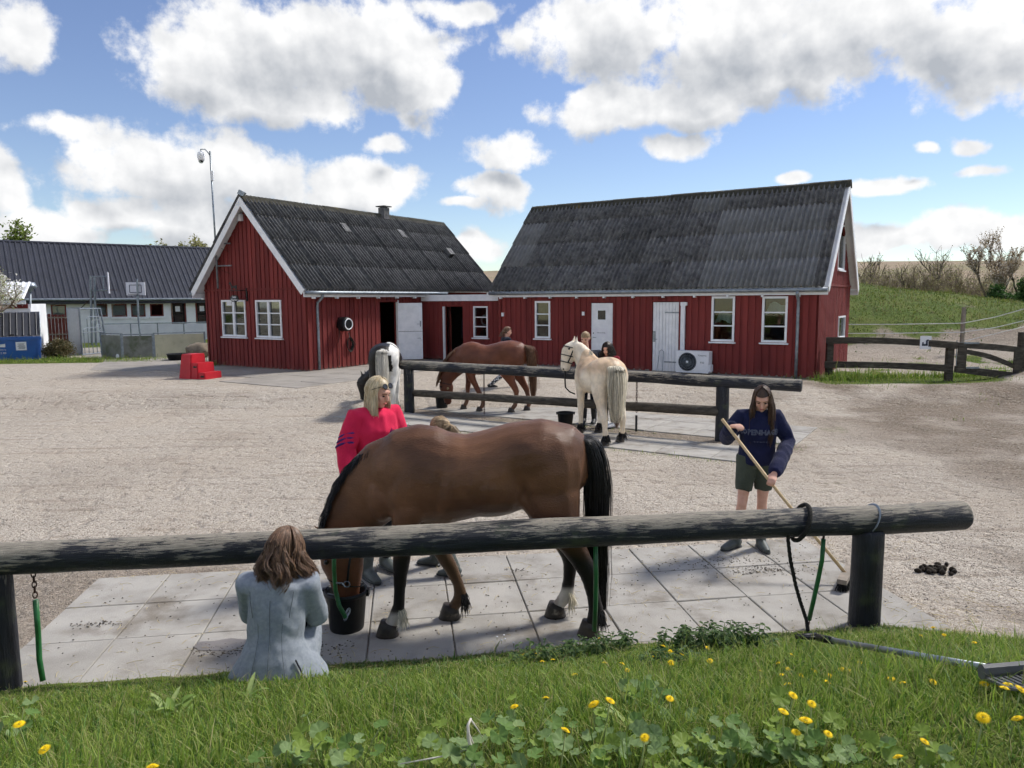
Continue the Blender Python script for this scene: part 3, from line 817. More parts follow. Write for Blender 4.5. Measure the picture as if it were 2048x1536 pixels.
def deck(p0, along, up, length, sl, parent, m='white_paint'):
    n = along.cross(up).normalized(); n = n if n.z > 0 else -n
    V = [p0 + along*a + up*b - n*c for a in (.02, length-.02) for b in (.02, sl-.01) for c in (.012, .05)]
    MB().add(V, [(0,1,3,2),(4,6,7,5),(0,4,5,1),(2,3,7,6),(0,2,6,4),(1,5,7,3)]).make('roof_deck', m, parent)
deck(P0, VV, up1, LR_L, sl, LS); deck(P0b, VV, up2, LR_L, sl, LS)
def barge(p0, p1, inward, parent, h=.2, t=.03):
    """white verge board along a gable edge"""
    d = (p1-p0).normalized(); nz = Vector((0, 0, 1)); side = d.cross(inward).normalized()
    side = side if side.z < 0 else -side
    V = [q + side*s_ + inward*t_ for q in (p0, p1) for s_ in (.0, h) for t_ in (0, t)]
    MB().add(V, [(0,1,3,2),(4,6,7,5),(0,4,5,1),(2,3,7,6),(0,2,6,4),(1,5,7,3)]).make('verge_board', 'white_paint', parent)
pk = P0 + U*(WR_L/2) + Vector((0, 0, HR_L))
barge(P0 - VV*.02 + Vector((0, 0, .02)), pk - VV*.02 + Vector((0, 0, .02)), VV, LS); barge(P0b - VV*.021 + Vector((0, 0, .02)), pk - VV*.021 + Vector((0, 0, .02)), VV, LS)
# soffit strip, fascia, gutter
def fascia(p0, d, L, outn, parent, h=.16):
    c = p0 + d*(L/2) - outn*.05 - Vector((0, 0, h/2+.03)); rz = math.atan2(d.y, d.x)
    block('fascia', c, (L, .03, h), rz, 'white_paint', parent)
    MB().tube([p0 + outn*.05 + Vector((0, 0, -.06)) + d*t for t in np.linspace(0, L, 12)], .055, 10).make('gutter', 'zinc', parent, True)
    k = int(L/.95)
    for i in range(k): block('rafter_end', p0 + d*(.4+i*.95) - outn*.06 - Vector((0, 0, h+.055)), (.06, .12, .05), rz, 'white_paint', parent)
fascia(P0, VV, 6.9, -U, LS); fascia(P0b, VV, LR_L, U, LS)
a_dp, _ = wS.hit(633, 660)
pipe('downpipe', [wS.at(a_dp, .34, 2.66), wS.at(a_dp, .30, 2.56), wS.at(a_dp, .09, 2.40), wS.at(a_dp, .075, 2.2), wS.at(a_dp, .075, 1.2), wS.at(a_dp, .075, BASE+.02)], .042, 'zinc', LS)
# dutch door standing open, seen square on
J = wS.at(d_o[1]-.02, .05, 0); Fd = gz(846, 719, BASE+.06); dd = Vector((Fd.x-J.x, Fd.y-J.y, 0)); dw = min(dd.length, 1.12); dd.normalize()
wD = Wall(J, dd, Vector((dd.y, -dd.x, 0)))
door = wD.box('door', 0, dw, -.025, .025, BASE+.08, 2.36, 'white_paint', LS)
for q0, q1 in ((BASE+.14, 1.30), (1.42, 2.30)):
    fm_ = MB()
    for (a_, b_, c_, d_) in ((.06, dw-.06, q0, q0+.05), (.06, dw-.06, q1-.05, q1), (.06, .10, q0+.05, q1-.05), (dw-.10, dw-.06, q0+.05, q1-.05)):
        fm_.box(wD.at((a_+b_)/2, .031, (c_+d_)/2), (b_-a_, .012, d_-c_), wD.M.to_3x3())
    fm_.make('door_panel', 'white_paint', door)
block('door_joint', wD.at(dw/2, .0265, 1.36), (dw-.02, .004, .012), wD.rz, 'black_iron', door)
for zz in (1.62, 1.12):
    MB().tube([wD.at(dw-.07, .03, zz), wD.at(dw-.07, .075, zz), wD.at(dw-.19, .075, zz)], .009, 6).make('door_handle', 'steel', door)
block('lock_plate', wD.at(dw-.07, .033, 1.63), (.045, .012, .2), wD.rz, 'steel', door)
wS.box('door_frame', d_o[1]-.005, d_o[1]+.06, -.05, .035, BASE, d_o[3]+.06, 'white_paint', LS); wS.box('door_frame', d_o[0]-.06, d_o[1], -.05, .035, d_o[3], d_o[3]+.06, 'red_paint', LS)
# roof lights, vent cowl, chimney
def on_slope(p0, along, up, px, py):
    n = along.cross(up); r = ray(px, py); c = Vector((0, 0, CAM_H)); return c + r*((p0-c).dot(n)/r.dot(n))
nS = VV.cross(up1).normalized(); nS = nS if nS.z > 0 else -nS
for (px_, py_) in ((688, 459), (801, 471)):
    c = on_slope(P0, VV, up1, px_, py_); M3 = Matrix((VV, up1, nS)).transposed()
    rl = MB().box(c + nS*.09, (.28, .42, .05), M3).make('roof_light', 'old_sheet', LS)
    MB().box(c + nS*.125, (.21, .34, .012), M3).make('roof_light_pane', 'old_sheet', rl)
c = on_slope(P0, VV, up1, 894, 511); M3 = Matrix((VV, up1, nS)).transposed()
cw_ = MB().box(c + nS*.14, (.30, .34, .24), M3).make('vent_cowl', 'old_sheet', LS); MB().box(c + nS*.12 - up1*.172, (.22, .012, .17), M3).make('vent_mouth', 'black_iron', cw_)
c = on_slope(P0 + Vector((0, 0, .0)), VV, up1, 768, 438)
ch = MB().box((c.x, c.y, RIDGE_L+.10), (.30, .30, .42), Matrix.Rotation(math.atan2(VV.y, VV.x), 3, 'Z')).make('chimney', 'old_sheet', LS)
MB().box((c.x, c.y, RIDGE_L+.36), (.44, .44, .035), Matrix.Rotation(math.atan2(VV.y, VV.x), 3, 'Z')).make('chimney_cap', 'old_sheet', ch)
# gable floodlight, little camera box and lamp at the top
a_, z_ = wG.hit(486, 434)
fl_ = thing('floodlight', wG.at(a_, .1, z_), 'small white floodlight box under the peak of the left gable', 'lamp')
wG.box('lamp_body', a_-.07, a_+.07, .05, .16, z_-.13, z_+.08, 'white_paint', fl_); wG.box('bracket', a_-.02, a_+.02, .0, .05, z_-.02, z_+.02, 'black_iron', fl_)
a_, z_ = wG.hit(476, 430)
wG.box('sensor', a_+.02, a_+.10, .03, .16, z_-.02, z_+.04, 'white_paint', fl_)
c = on_slope(P0, VV, up1, 484, 397)
rf_ = thing('roof_lamp', c, 'grey lamp standing on the ridge at the tip of the left gable', 'lamp')
MB().box((c.x, c.y, RIDGE_L+.13), (.20, .16, .14), Matrix.Rotation(.5, 3, 'Y')).make('lamp_body', 'steel', rf_); MB().box((c.x, c.y, RIDGE_L+.05), (.05, .05, .12)).make('stand', 'black_iron', rf_)
# mast with dome camera
mb_ = wG.hit(443, 577); base = wG.at(mb_[0], .13, mb_[1]); zt = 7.42
mast = thing('camera_mast', base, 'tall grey mast with a dome camera fixed to the left gable', 'mast')
topP = gy(428, 302, base.y - .02); topP = Vector((base.x - .035, base.y, topP.z))
MB().tube([base, base.lerp(topP, .5), topP], [.034, .03, .028], 10).make('pole', 'steel', mast, True)
for py_ in (488, 532):
    z_ = wG.hit(445, py_)[1]; p = base.lerp(topP, (z_-base.z)/(topP.z-base.z)); q = wG.at(mb_[0], .0, z_)
    MB().tube([p, p - wG.n*0.13, q], .02, 8).make('bracket', 'steel', mast)
    p2 = wG.at(mb_[0]-.62, .03, z_); MB().tube([p, p2], .022, 8).make('arm', 'steel', mast)
    MB().tube([p + Vector((0, 0, -.06)), wG.at(mb_[0]-.55, .03, z_-.28)], .007, 6).make('stay', 'rust', mast)
hp = topP - Vector((.30, 0, .02))
MB().tube([topP + Vector((0, 0, -.16)), topP + Vector((-.06, 0, -.05)), topP + Vector((-.16, 0, .06)), hp + Vector((0, 0, .08)), hp], .018, 8).make('gooseneck', 'steel', mast, True)
cmr = MB().lathe(hp + Vector((0, 0, -.34)), [(.0, .0), (.07, .03), (.105, .1), (.115, .16), (.12, .24), (.10, .31), (.05, .35), (.0, .36)], 16).make('camera_housing', 'white_paint', mast, True)
MB().ball(hp + Vector((.0, -.02, -.30)), (.075, .08, .07)).make('dome', 'window_glass', cmr, True); MB().ball(hp + Vector((.03, -.06, -.30)), .04).make('lens', 'black_iron', cmr, True)
MB().box(topP + Vector((.05, -.02, -.78)), (.07, .06, .3)).make('radio_box', 'white_paint', mast)
# hanging sign of the stable
a_, z_ = wG.hit(484.5, 597); so = .30
sg = thing('hanging_sign', wG.at(a_, so, z_), 'black oval name sign with a horse figure hanging from the left gable', 'sign')
MB().lathe((0, 0, 0), [(0, -.012), (.20, -.012), (.205, 0), (.20, .012), (0, .012)], 28, 1, .62)
ov = MB(); n_ = 28
for s_ in (-1, 1):
    for j in range(n_):
        t = 2*math.pi*j/n_; ov.v.append(wG.at(a_ + .21*math.cos(t), so + s_*.012, z_ + .115*math.sin(t)))
ov.f = [tuple(range(n_)), tuple(range(2*n_-1, n_-1, -1))] + [(j, (j+1) % n_, (j+1) % n_+n_, j+n_) for j in range(n_)]
ovo = ov.make('sign_plate', 'black_iron', sg)
text_mesh('lettering', 'Stald', .10, txtM(wG, a_, so+.0145, z_+.042), 'white_paint', ovo); text_mesh('lettering', 'Flegvang', .095, txtM(wG, a_, so+.0145, z_-.045), 'white_paint', ovo)
MB().tube([wG.at(a_+.24, so, z_+.25), wG.at(a_-.3, so, z_+.25), wG.at(a_-.3, .03, z_+.25)], .012, 6).make('bracket', 'black_iron', sg)
MB().box(wG.at(a_-.3, .04, z_+.12), (.05, .05, .42), wG.M.to_3x3()).make('post_plate', 'black_iron', sg)
for s_ in (-.13, .13): MB().tube([wG.at(a_+s_, so, z_+.10), wG.at(a_+s_, so, z_+.25)], .005, 5).make('hanger', 'black_iron', sg)
hz = [(-.16,.28),(-.15,.38),(-.17,.43),(-.10,.42),(.06,.40),(.13,.47),(.17,.53),(.22,.52),(.25,.47),(.22,.45),(.18,.46),(.14,.36),(.13,.26),(.10,.26),(.09,.34),(-.06,.34),(-.09,.26),(-.12,.26),(-.11,.35)]
hf = MB(); k = len(hz)
for s_ in (-.006, .006): hf.v += [wG.at(a_+x_, so+s_, z_+y_) for x_, y_ in hz]
hf.f = [tuple(range(k)), tuple(range(2*k-1, k-1, -1))] + [(j, (j+1) % k, (j+1) % k+k, j+k) for j in range(k)]
hf.make('horse_figure', 'black_iron', sg)
# notice in the window
nx_ = wG.rect(452, 602, 462, 611); wG.box('notice', nx_[0], nx_[1], -.027, -.022, nx_[2], nx_[3], 'paper', bpy.data.objects['window'] if False else LS)
# hose reel and coiled rope on the long side
a_, z_ = wS.hit(681, 648)
hr = thing('hose_reel', wS.at(a_, 0, z_), 'round black hose reel with a white rim on the long red wall', 'hose reel')
xd = wS.n; ctr = wS.at(a_, .20, z_)
Mh = Matrix((wS.d, Vector((0, 0, 1)), xd)).transposed().to_4x4(); Mh.translation = ctr
drum = MB().lathe((0, 0, 0), [(0, -.17), (.20, -.17), (.225, -.14), (.225, .10), (.21, .14), (.15, .16), (0, .16)], 24); me_ = mesh('drum', drum.v, drum.f, True); me_.transform(Mh); put('drum', me_, 'black_plastic', hr)
rim = MB(); rim.tube([Vector((.165*math.cos(t), .165*math.sin(t), .165)) for t in np.linspace(0, 2*math.pi, 25)], .018, 6, False); me_ = mesh('rim', rim.v, rim.f, True); me_.transform(Mh); put('rim', me_, 'white_paint', hr)
wS.box('mount', a_-.12, a_+.12, .0, .05, z_-.2, z_+.2, 'black_plastic', hr)
MB().tube([wS.at(a_-.20, .16, z_-.05), wS.at(a_-.17, .08, z_-.5), wS.at(a_-.16, .05, BASE+.1)], .012, 6).make('hose', 'black_plastic', hr)
a_, z_ = wS.hit(697, 689)
rp = thing('coiled_rope', wS.at(a_, 0, z_), 'grey rope coiled on a hook below the hose reel', 'rope')
cr = MB()
for q in range(5):
    rr_ = .13+.012*q; cr.tube([wS.at(a_+rr_*.8*math.cos(t)+random.uniform(-.01, .01), .05+.012*q, z_+(rr_+.06)*math.sin(t)) for t in np.linspace(0, 2*math.pi, 20)], .011, 5, False)
cr.make('coil', 'rope', rp); MB().tube([wS.at(a_, .02, z_+.40), wS.at(a_, .05, z_+.30), wS.at(a_, .06, z_+.20)], .008, 5).make('hook', 'steel', rp)
MB().tube([wS.at(a_+.05, .06, z_+.12), wS.at(a_+.15, .09, z_+.1), wS.at(a_+.26, .07, z_-.03)], .010, 5).make('loose_end', 'rope', rp)
# ---------------- right stable
EAVE_R = 2.725; H_R = 3.004
RS = thing('stable', (G0.x, G0.y, BASE), 'right red stable with two white doors and a heat pump along its front', 'building')
LRW, WRW = 10.12, 5.37
wF = Wall(G0, U, -VV); wRG = Wall(G0, VV, -U)
r1 = wF.rect(1070.5, 602, 1101, 676.5); r2 = wF.rect(1423, 592.5, 1469.5, 683); r3 = wF.rect(1524, 592.5, 1575, 685)
dA = wF.rect(1181, 605, 1227, 744); dA = (dA[0], dA[1], BASE, dA[3]); dB = wF.rect(1303, 603, 1359, 746); dB = (dB[0], dB[1], BASE, dB[3])
wtop = EAVE_R + .05
boarded(wF, LRW, BASE+.06, wtop, [r1, r2, r3, dA, dB], RS)
rg1 = wRG.rect(1677, 632, 1687, 676); rg1 = (rg1[0]-.15, rg1[1]+.15, rg1[2], rg1[3]); rg2 = wRG.rect(1677, 448, 1688, 540); rg2 = (rg2[0]-.1, rg2[1]+.1, rg2[2], rg2[3])
boarded(wRG, WRW, BASE+.06, wtop, [rg1, rg2], RS, slope=(WRW/2, EAVE_R+H_R-.12), pitch=.17, bw=.11)
boarded(Wall(G0 + VV*WRW, U, VV), LRW, BASE+.06, wtop, [], RS, pitch=.6, bw=.5)
boarded(Wall(G0 + U*LRW, VV, U), WRW, BASE+.06, wtop, [], RS, pitch=.6, bw=.5, slope=(WRW/2, EAVE_R+H_R-.12))
wF.box('plinth', 0, LRW, -.12, -.012, BASE-.12, BASE+.06, 'concrete_dark', RS); wRG.box('plinth', 0, WRW, -.12, -.012, BASE-.12, BASE+.06, 'concrete_dark', RS)
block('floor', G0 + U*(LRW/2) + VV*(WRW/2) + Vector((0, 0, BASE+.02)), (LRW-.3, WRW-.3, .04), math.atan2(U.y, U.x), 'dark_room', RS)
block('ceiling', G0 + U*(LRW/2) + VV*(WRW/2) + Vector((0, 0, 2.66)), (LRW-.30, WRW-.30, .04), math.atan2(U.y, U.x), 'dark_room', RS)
wRG.box('trim_board', .0, WRW, .026, .045, 2.78, 2.84, 'red_paint', RS)
for r_ in (r1, r2, r3): window(wF, r_, 1, 3, RS)
for r_ in (rg1, rg2): window(wRG, r_, 1, 1, RS, fw=.05)
Q0 = Vector((-.7255, 25.0124, EAVE_R)); L2, W2 = 10.616, 5.652
upR = (VV*(W2/2) + Vector((0, 0, H_R))).normalized(); slR = math.hypot(W2/2, H_R)
def rmat(t, j, i):
    if j == 0: return 'new_sheet' if .62 < t < .93 else 'old_sheet'
    if j == 1: return 'new_sheet' if (.60 < t < .93 or t < .07) else 'old_sheet'
    if j == 2: return 'new_sheet' if (.66 < t < .90 or t < .06) else 'old_sheet'
    return 'new_sheet' if .50 < t < .6 else 'old_sheet'
roof_slope(Q0, -U, upR, L2, slR, [1.10, 1.10, 1.07, slR-3.27], 7, rmat, RS)
Q0b = Q0 + VV*W2; upRb = (-VV*(W2/2) + Vector((0, 0, H_R))).normalized()
roof_slope(Q0b, -U, upRb, L2, slR, [2.2, slR-2.2], 14, lambda t, j, i: 'old_sheet', RS)
deck(Q0, -U, upR, L2, slR, RS); deck(Q0b, -U, upRb, L2, slR, RS)
rd = Q0 + VV*(W2/2) + Vector((0, 0, H_R+.05)); ridge_caps(rd, rd - U*L2, RS)
pk2 = Q0 + VV*(W2/2) + Vector((0, 0, H_R)) - U*(L2+.02)
barge(Q0 - U*(L2+.02) + Vector((0, 0, .02)), pk2 + Vector((0, 0, .02)), U, RS); barge(Q0b - U*(L2+.021) + Vector((0, 0, .02)), pk2 + Vector((0, 0, .02)), U, RS)
barge(Q0 + U*.02 + Vector((0, 0, .02)), Q0 + VV*(W2/2) + Vector((0, 0, H_R+.02)) + U*.02, -U, RS)
fascia(Q0, -U, L2, -VV, RS); fascia(Q0b, -U, L2, VV, RS)
# roof edge moss tufts along the verge
a_dp, _ = wF.hit(1596, 660)
pipe('downpipe', [wF.at(a_dp, .30, 2.62), wF.at(a_dp, .27, 2.54), wF.at(a_dp, .09, 2.40), wF.at(a_dp, .075, 2.2), wF.at(a_dp, .075, 1.2), wF.at(a_dp, .075, BASE)], .042, 'zinc', RS)
# flush white door with a small square pane and a notice
dr = wF.box('door', dA[0]+.03, dA[1]-.03, -.05, .0, BASE+.03, dA[3]-.02, 'white_paint', RS)
q = wF.rect(1196, 621, 1211, 639); wF.box('pane', q[0], q[1], .001, .006, q[2], q[3], 'eye', dr)
q = wF.rect(1190, 656, 1215, 675); no = wF.box('notice', q[0], q[1], .002, .005, q[2], q[3], 'paper', dr)
text_mesh('lettering', 'Lille Kathrine', .055, txtM(wF, (q[0]+q[1])/2, .0065, (q[2]+q[3])/2), 'ink', dr, .0005)
MB().tube([wF.at(dA[1]-.1, .0, 1.27), wF.at(dA[1]-.1, .05, 1.27), wF.at(dA[1]-.22, .05, 1.27)], .01, 6).make('door_handle', 'steel', dr)
MB().ball(wF.at(dA[1]-.1, .004, 1.40), (.018, .018, .018)).make('lock', 'black_iron', dr)
for w_, (u0, u1, zt_) in ((wF, (dA[0], dA[1], dA[3])), (wF, (dB[0], dB[1], dB[3]))):
    w_.box('door_frame', u0-.05, u0+.02, -.06, .03, BASE, zt_+.05, 'red_paint', RS); w_.box('door_frame', u1-.02, u1+.05, -.06, .03, BASE, zt_+.05, 'red_paint', RS); w_.box('door_frame', u0+.02, u1-.02, -.06, .03, zt_, zt_+.05, 'red_paint', RS)
# plank door with strap hinges
db = wF.box('door', dB[0]+.03, dB[1]-.03, -.07, -.03, BASE+.03, dB[3]-.02, 'white_paint', RS)
npk = 8; pw = (dB[1]-dB[0]-.07)/npk
for i in range(npk): wF.box('plank', dB[0]+.035+pw*i+.004, dB[0]+.035+pw*(i+1)-.004, -.03, -.008, BASE+.03, dB[3]-.025, 'white_paint', db)
for zz in (BASE+.30, 2.05): wF.box('strap_hinge', dB[0]-.02, dB[0]+.46, -.008, .002, zz-.018, zz+.018, 'steel', db)
wF.box('lock_plate', dB[1]-.12, dB[1]-.05, -.008, .006, 1.18, 1.50, 'steel', db); MB().tube([wF.at(dB[1]-.08, .0, 1.26), wF.at(dB[1]-.08, .05, 1.26), wF.at(dB[1]-.2, .05, 1.26)], .01, 6).make('door_handle', 'steel', db)
# bootjack-like bent bar leaning on the door
bx = wF.rect(1320, 697, 1328, 746)
bb = thing('bent_bar', wF.at((bx[0]+bx[1])/2, .1, BASE), 'thin bent grey rod leaning on the plank door', 'bar')
MB().tube([wF.at(bx[0]-.04, .22, BASE+.02), wF.at(bx[0], .06, BASE+.62), wF.at((bx[0]+bx[1])/2, .05, BASE+.66), wF.at(bx[1], .06, BASE+.62), wF.at(bx[1]+.02, .2, BASE+.02)], .009, 6).make('rod', 'steel', bb)
# wall sockets and lamps under the eave
for (wq, px_, py_, lab) in ((wF, 1168, 627, 'small white bell box beside the flush white door'), (wF, 1007, 629, 'small grey switch box at the left end of the right stable')):
    a_, z_ = wq.hit(px_, py_); s_ = wq.box('wall_box', a_-.04, a_+.04, .025, .07, z_-.06, z_+.06, 'white_paint', None); tag(s_, lab, 'box')
# white service duct and the heat pump
q = wF.rect(1363, 605, 1371, 716)
wd = thing('cable_duct', wF.at((q[0]+q[1])/2, 0, BASE), 'white upright plastic duct running down to the heat pump', 'duct')
wF.box('cover', q[0], q[1], .026, .10, .70, q[3]-.08, 'white_paint', wd); MB().box(wF.at((q[0]+q[1])/2-.02, .062, q[3]-.04), (q[1]-q[0]+.07, .08, .10), wF.M.to_3x3()).make('elbow', 'white_paint', wd)
q = wF.rect(1363, 704, 1427, 748); aw = (q[0]+q[1])/2; hw = (q[1]-q[0])/2; zb, zt_ = BASE+.06, BASE+.06+.62
hp_ = thing('heat_pump', wF.at(aw, .35, BASE), 'white outdoor heat pump with a round fan grille against the right stable', 'heat pump')
case = wF.box('case', aw-hw, aw+hw, .14, .46, zb, zt_, 'white_paint', hp_)
fa = aw + hw*.30; Mf = Matrix((wF.d, Vector((0, 0, 1)), wF.n)).transposed().to_4x4(); Mf.translation = wF.at(fa, .462, (zb+zt_)/2)
disc = MB().lathe((0, 0, 0), [(0, .002), (.245, .002), (.25, .012), (.262, .012), (.265, 0)], 32); me_ = mesh('fan_well', disc.v, disc.f, True); me_.transform(Mf); put('fan_well', me_, 'black_iron', case)
gr_ = MB()
for i in range(26):
    t0 = 2*math.pi*i/26; gr_.tube([Vector((r_*math.cos(t0+1.6*(r_-.04)*2.2), r_*math.sin(t0+1.6*(r_-.04)*2.2), .022)) for r_ in (.04, .10, .17, .25)], .0042, 4)
for r_ in (.12, .19, .25): gr_.tube([Vector((r_*math.cos(t), r_*math.sin(t), .02)) for t in np.linspace(0, 2*math.pi, 28)], .004, 4, False)
me_ = mesh('fan_grille', gr_.v, gr_.f); me_.transform(Mf); put('fan_grille', me_, 'steel', case)
hub = MB().lathe((0, 0, .02), [(0, .012), (.03, .012), (.036, 0)], 14); me_ = mesh('hub', hub.v, hub.f, True); me_.transform(Mf); put('hub', me_, 'white_paint', case)
text_mesh('lettering', 'Panasonic', .062, txtM(wF, aw-hw*.62, .4625, zt_-.12), 'ink', case, .0006); text_mesh('lettering', 'R32', .07, txtM(wF, aw-hw*.62, .4625, zb+.30), 'ink', case, .0006)
wF.box('side_cover', aw-hw-.05, aw-hw, .2, .42, zb+.04, zb+.24, 'white_paint', case)
for s_ in (-.6, .6): wF.box('foot', aw+s_*hw-.04, aw+s_*hw+.04, .12, .48, BASE+.0, zb, 'black_plastic', hp_)
# something pale hung inside two of the windows
for r_, dz in ((r2, .0), (r3, .25)):
    cl = MB(); n_ = 9
    for j in range(4):
        for i in range(n_): cl.v.append(wF.at(r_[0]+.08+(r_[1]-r_[0]-.2)*i/(n_-1)+.04*j, -.32-.03*math.sin(i*1.9+j), (r_[2]+r_[3])/2+dz+.18-.09*j-.05*math.sin(i*.8+j*.5)))
    cl.f = [(j*n_+i, j*n_+i+1, (j+1)*n_+i+1, (j+1)*n_+i) for j in range(3) for i in range(n_-1)]
    tag(cl.make('hung_cloth', 'cloth_white', None, True), 'pale cloth hanging behind the ' + ('left' if r_ is r2 else 'right') + ' of the two windows right of the heat pump', 'cloth')
# ---------------- low link between the two
cO = A0 + VV*5.525; cL = cO.dot(U) - (G0 + U*LRW).dot(U)
LK = thing('link_building', (cO.x, cO.y, BASE), 'low red link with an open dark doorway between the two stables', 'building')
wC = Wall(cO - U*0.0, -U, -VV)
dd_ = wC.rect(889, 613, 926, 723); dd_ = (dd_[0], dd_[1], BASE, dd_[3]); rw = wC.rect(947.5, 612.5, 976, 675)
boarded(wC, cL, BASE+.06, 2.52, [dd_, rw], LK)
window(wC, rw, 1, 3, LK, fw=.05)
wC.box('fascia', -.42, cL+.06, .04, .075, 2.42, 2.64, 'white_paint', LK); wC.box('flat_roof', .06, cL-.02, -1.6, .03, 2.56, 2.62, 'ridge_moss', LK)
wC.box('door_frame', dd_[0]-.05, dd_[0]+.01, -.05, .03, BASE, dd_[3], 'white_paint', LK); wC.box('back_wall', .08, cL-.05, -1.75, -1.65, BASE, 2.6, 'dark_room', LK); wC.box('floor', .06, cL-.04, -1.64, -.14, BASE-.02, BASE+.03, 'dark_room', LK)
# coats on hooks in the doorway, wheel hanging inside the window
for i in range(4):
    a_ = dd_[0]+.12+.17*i; cb = MB().loft([(wC.at(a_, -1.0, 1.75), .05, .04), (wC.at(a_, -1.0, 1.62), .09, .05), (wC.at(a_, -1.0, 1.3), .10, .06), (wC.at(a_, -1.0, 1.05), .11, .05)], Vector(wC.n), 8)
    tag(cb.make('hung_coat', 'cloth_grey' if i == 1 else 'cloth_navy_dark', None, True), ['leftmost dark coat', 'pale grey coat', 'dark coat next to the pale one', 'rightmost dark coat'][i] + ' hanging inside the dark doorway', 'coat')
ring = MB().tube([wC.at((rw[0]+rw[1])/2+.04+.14*math.cos(t), -.2, (rw[2]*.45+rw[3]*.55)+.17*math.sin(t)) for t in np.linspace(0, 2*math.pi, 22)], .03, 8, False)
tag(ring.make('hoop', 'cloth_grey', None, True), 'grey hoop hanging inside the narrow window of the link', 'hoop')
a_, z_ = wC.hit(845, 650)
# black roof of another house far behind
hs_ = thing('house', (-1.0, 46, .3), 'dark roofed house just showing between the two stables', 'building')
V = []
for y_ in (45.0, 52.0): V += [(-1.8, y_, .3), (-1.8, y_, 2.9), (1.4, y_, 4.9), (5.0, y_, 2.9), (5.0, y_, .3)]
MB().add(V, [(0,1,2,3,4),(9,8,7,6,5),(0,5,6,1),(3,8,9,4)]).make('wall', 'white_wall', hs_)
for k_, (i, j) in enumerate(((1, 2), (2, 3))):
    a1, b1 = Vector(V[i]) + Vector((0, -.4, .06)), Vector(V[j]) + Vector((0, -.4, .06)); MB().add([a1, b1, b1+Vector((0, 7.8, 0)), a1+Vector((0, 7.8, 0)), a1+Vector((0, 0, .12)), b1+Vector((0, 0, .12)), b1+Vector((0, 7.8, .12)), a1+Vector((0, 7.8, .12))], [(3,2,1,0),(4,5,6,7),(0,1,5,4),(1,2,6,5),(2,3,7,6),(3,0,4,7)]).make('roof', 'slate_metal', hs_)
# ================================================================== left background
# ---------------- long white house with a dark ribbed roof
hd = Vector((.8, .6, 0)); hn = Vector((.6, -.8, 0)); h0 = Vector((-32.0, 32.65, 0))
WH = thing('house', (h0.x, h0.y, .3), 'long white house with a dark ribbed metal roof at the far left', 'building')
wW = Wall(h0, hd, hn); LW = 24.0
wins = [wW.rect(164, 607, 184, 634), wW.rect(223, 608, 254, 633.5), wW.rect(262, 608, 291, 633.5), wW.rect(300, 607.5, 327, 632.5), wW.rect(189, 608, 215, 633.5), wW.rect(60, 609, 91, 636), wW.rect(102, 609, 133, 636)]
drs = [wW.rect(344, 605.5, 371, 652), wW.rect(393, 605, 415, 652)]; drs = [(d[0], d[1], .35, d[3]) for d in drs]
wins = [w_ for w_ in wins if w_ is not wins[0]]
boarded_holes = wins + drs
mbw = MB(); cuts = sorted(set([0, LW] + [h[0] for h in boarded_holes] + [h[1] for h in boarded_holes]))
for a0_, a1_ in zip(cuts[:-1], cuts[1:]):
    mid = (a0_+a1_)/2; hs = [h for h in boarded_holes if h[0] < mid < h[1]]; zb = .2
    for h in hs:
        if h[2] > zb+.01: mbw.box(wW.at(mid, -.1, (zb+h[2])/2), (a1_-a0_, .2, h[2]-zb), wW.M.to_3x3())
        zb = h[3]
    mbw.box(wW.at(mid, -.1, (zb+2.62)/2), (a1_-a0_, .2, 2.62-zb), wW.M.to_3x3())
wwall = mbw.make('wall', 'white_wall', WH)
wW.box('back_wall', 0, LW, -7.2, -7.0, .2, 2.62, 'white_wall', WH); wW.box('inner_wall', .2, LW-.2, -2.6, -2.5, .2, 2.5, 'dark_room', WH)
for i, r_ in enumerate(wins):
    fw = .07; f_ = MB()
    for (p0, p1, q0, q1) in ((r_[0], r_[0]+fw, r_[2], r_[3]), (r_[1]-fw, r_[1], r_[2], r_[3]), (r_[0]+fw, r_[1]-fw, r_[3]-fw, r_[3]), (r_[0]+fw, r_[1]-fw, r_[2], r_[2]+fw)):
        f_.box(wW.at((p0+p1)/2, -.04, (q0+q1)/2), (p1-p0, .08, q1-q0), wW.M.to_3x3())
    f_ = f_.make('window', 'fence_red', WH)
    wW.box('pane', r_[0]+fw, r_[1]-fw, -.06, -.05, r_[2]+fw, r_[3]-fw, 'window_glass', f_)
    wW.box('sill', r_[0]-.06, r_[1]+.06, .002, .08, r_[2]-.12, r_[2]-.01, 'white_wall', f_)
    if i in (0, 1, 3, 5): wW.box('curtain', r_[0]+fw, r_[1]-fw, -.085, -.07, r_[2]+fw, r_[3]-fw, 'cloth_white', f_)
for d_ in drs:
    f_ = wW.box('door', d_[0]+.04, d_[1]-.04, -.10, -.05, d_[2], d_[3]-.05, 'dark_room', WH)
    for k_ in range(3): wW.box('pane', d_[0]+.12, d_[1]-.12, -.049, -.044, d_[2]+.1+k_*.68, d_[2]+.66+k_*.68, 'eye', f_)
    wW.box('notice', d_[0]+.2, d_[0]+.45, -.043, -.04, d_[2]+1.55, d_[2]+1.85, 'paper', f_)
    for (p0, p1) in ((d_[0]-.04, d_[0]+.04), (d_[1]-.04, d_[1]+.04)): wW.box('door_frame', p0, p1, -.08, .02, d_[2], d_[3], 'fence_red', WH)
ez, rz_ = 2.60, 5.72; e0 = wW.at(-.4, .45, ez); half = 4.1; upW = (-hn*half + Vector((0, 0, rz_-ez))).normalized(); slW = math.hypot(half, rz_-ez)
nW = hd.cross(upW).normalized(); nW = nW if nW.z > 0 else -nW
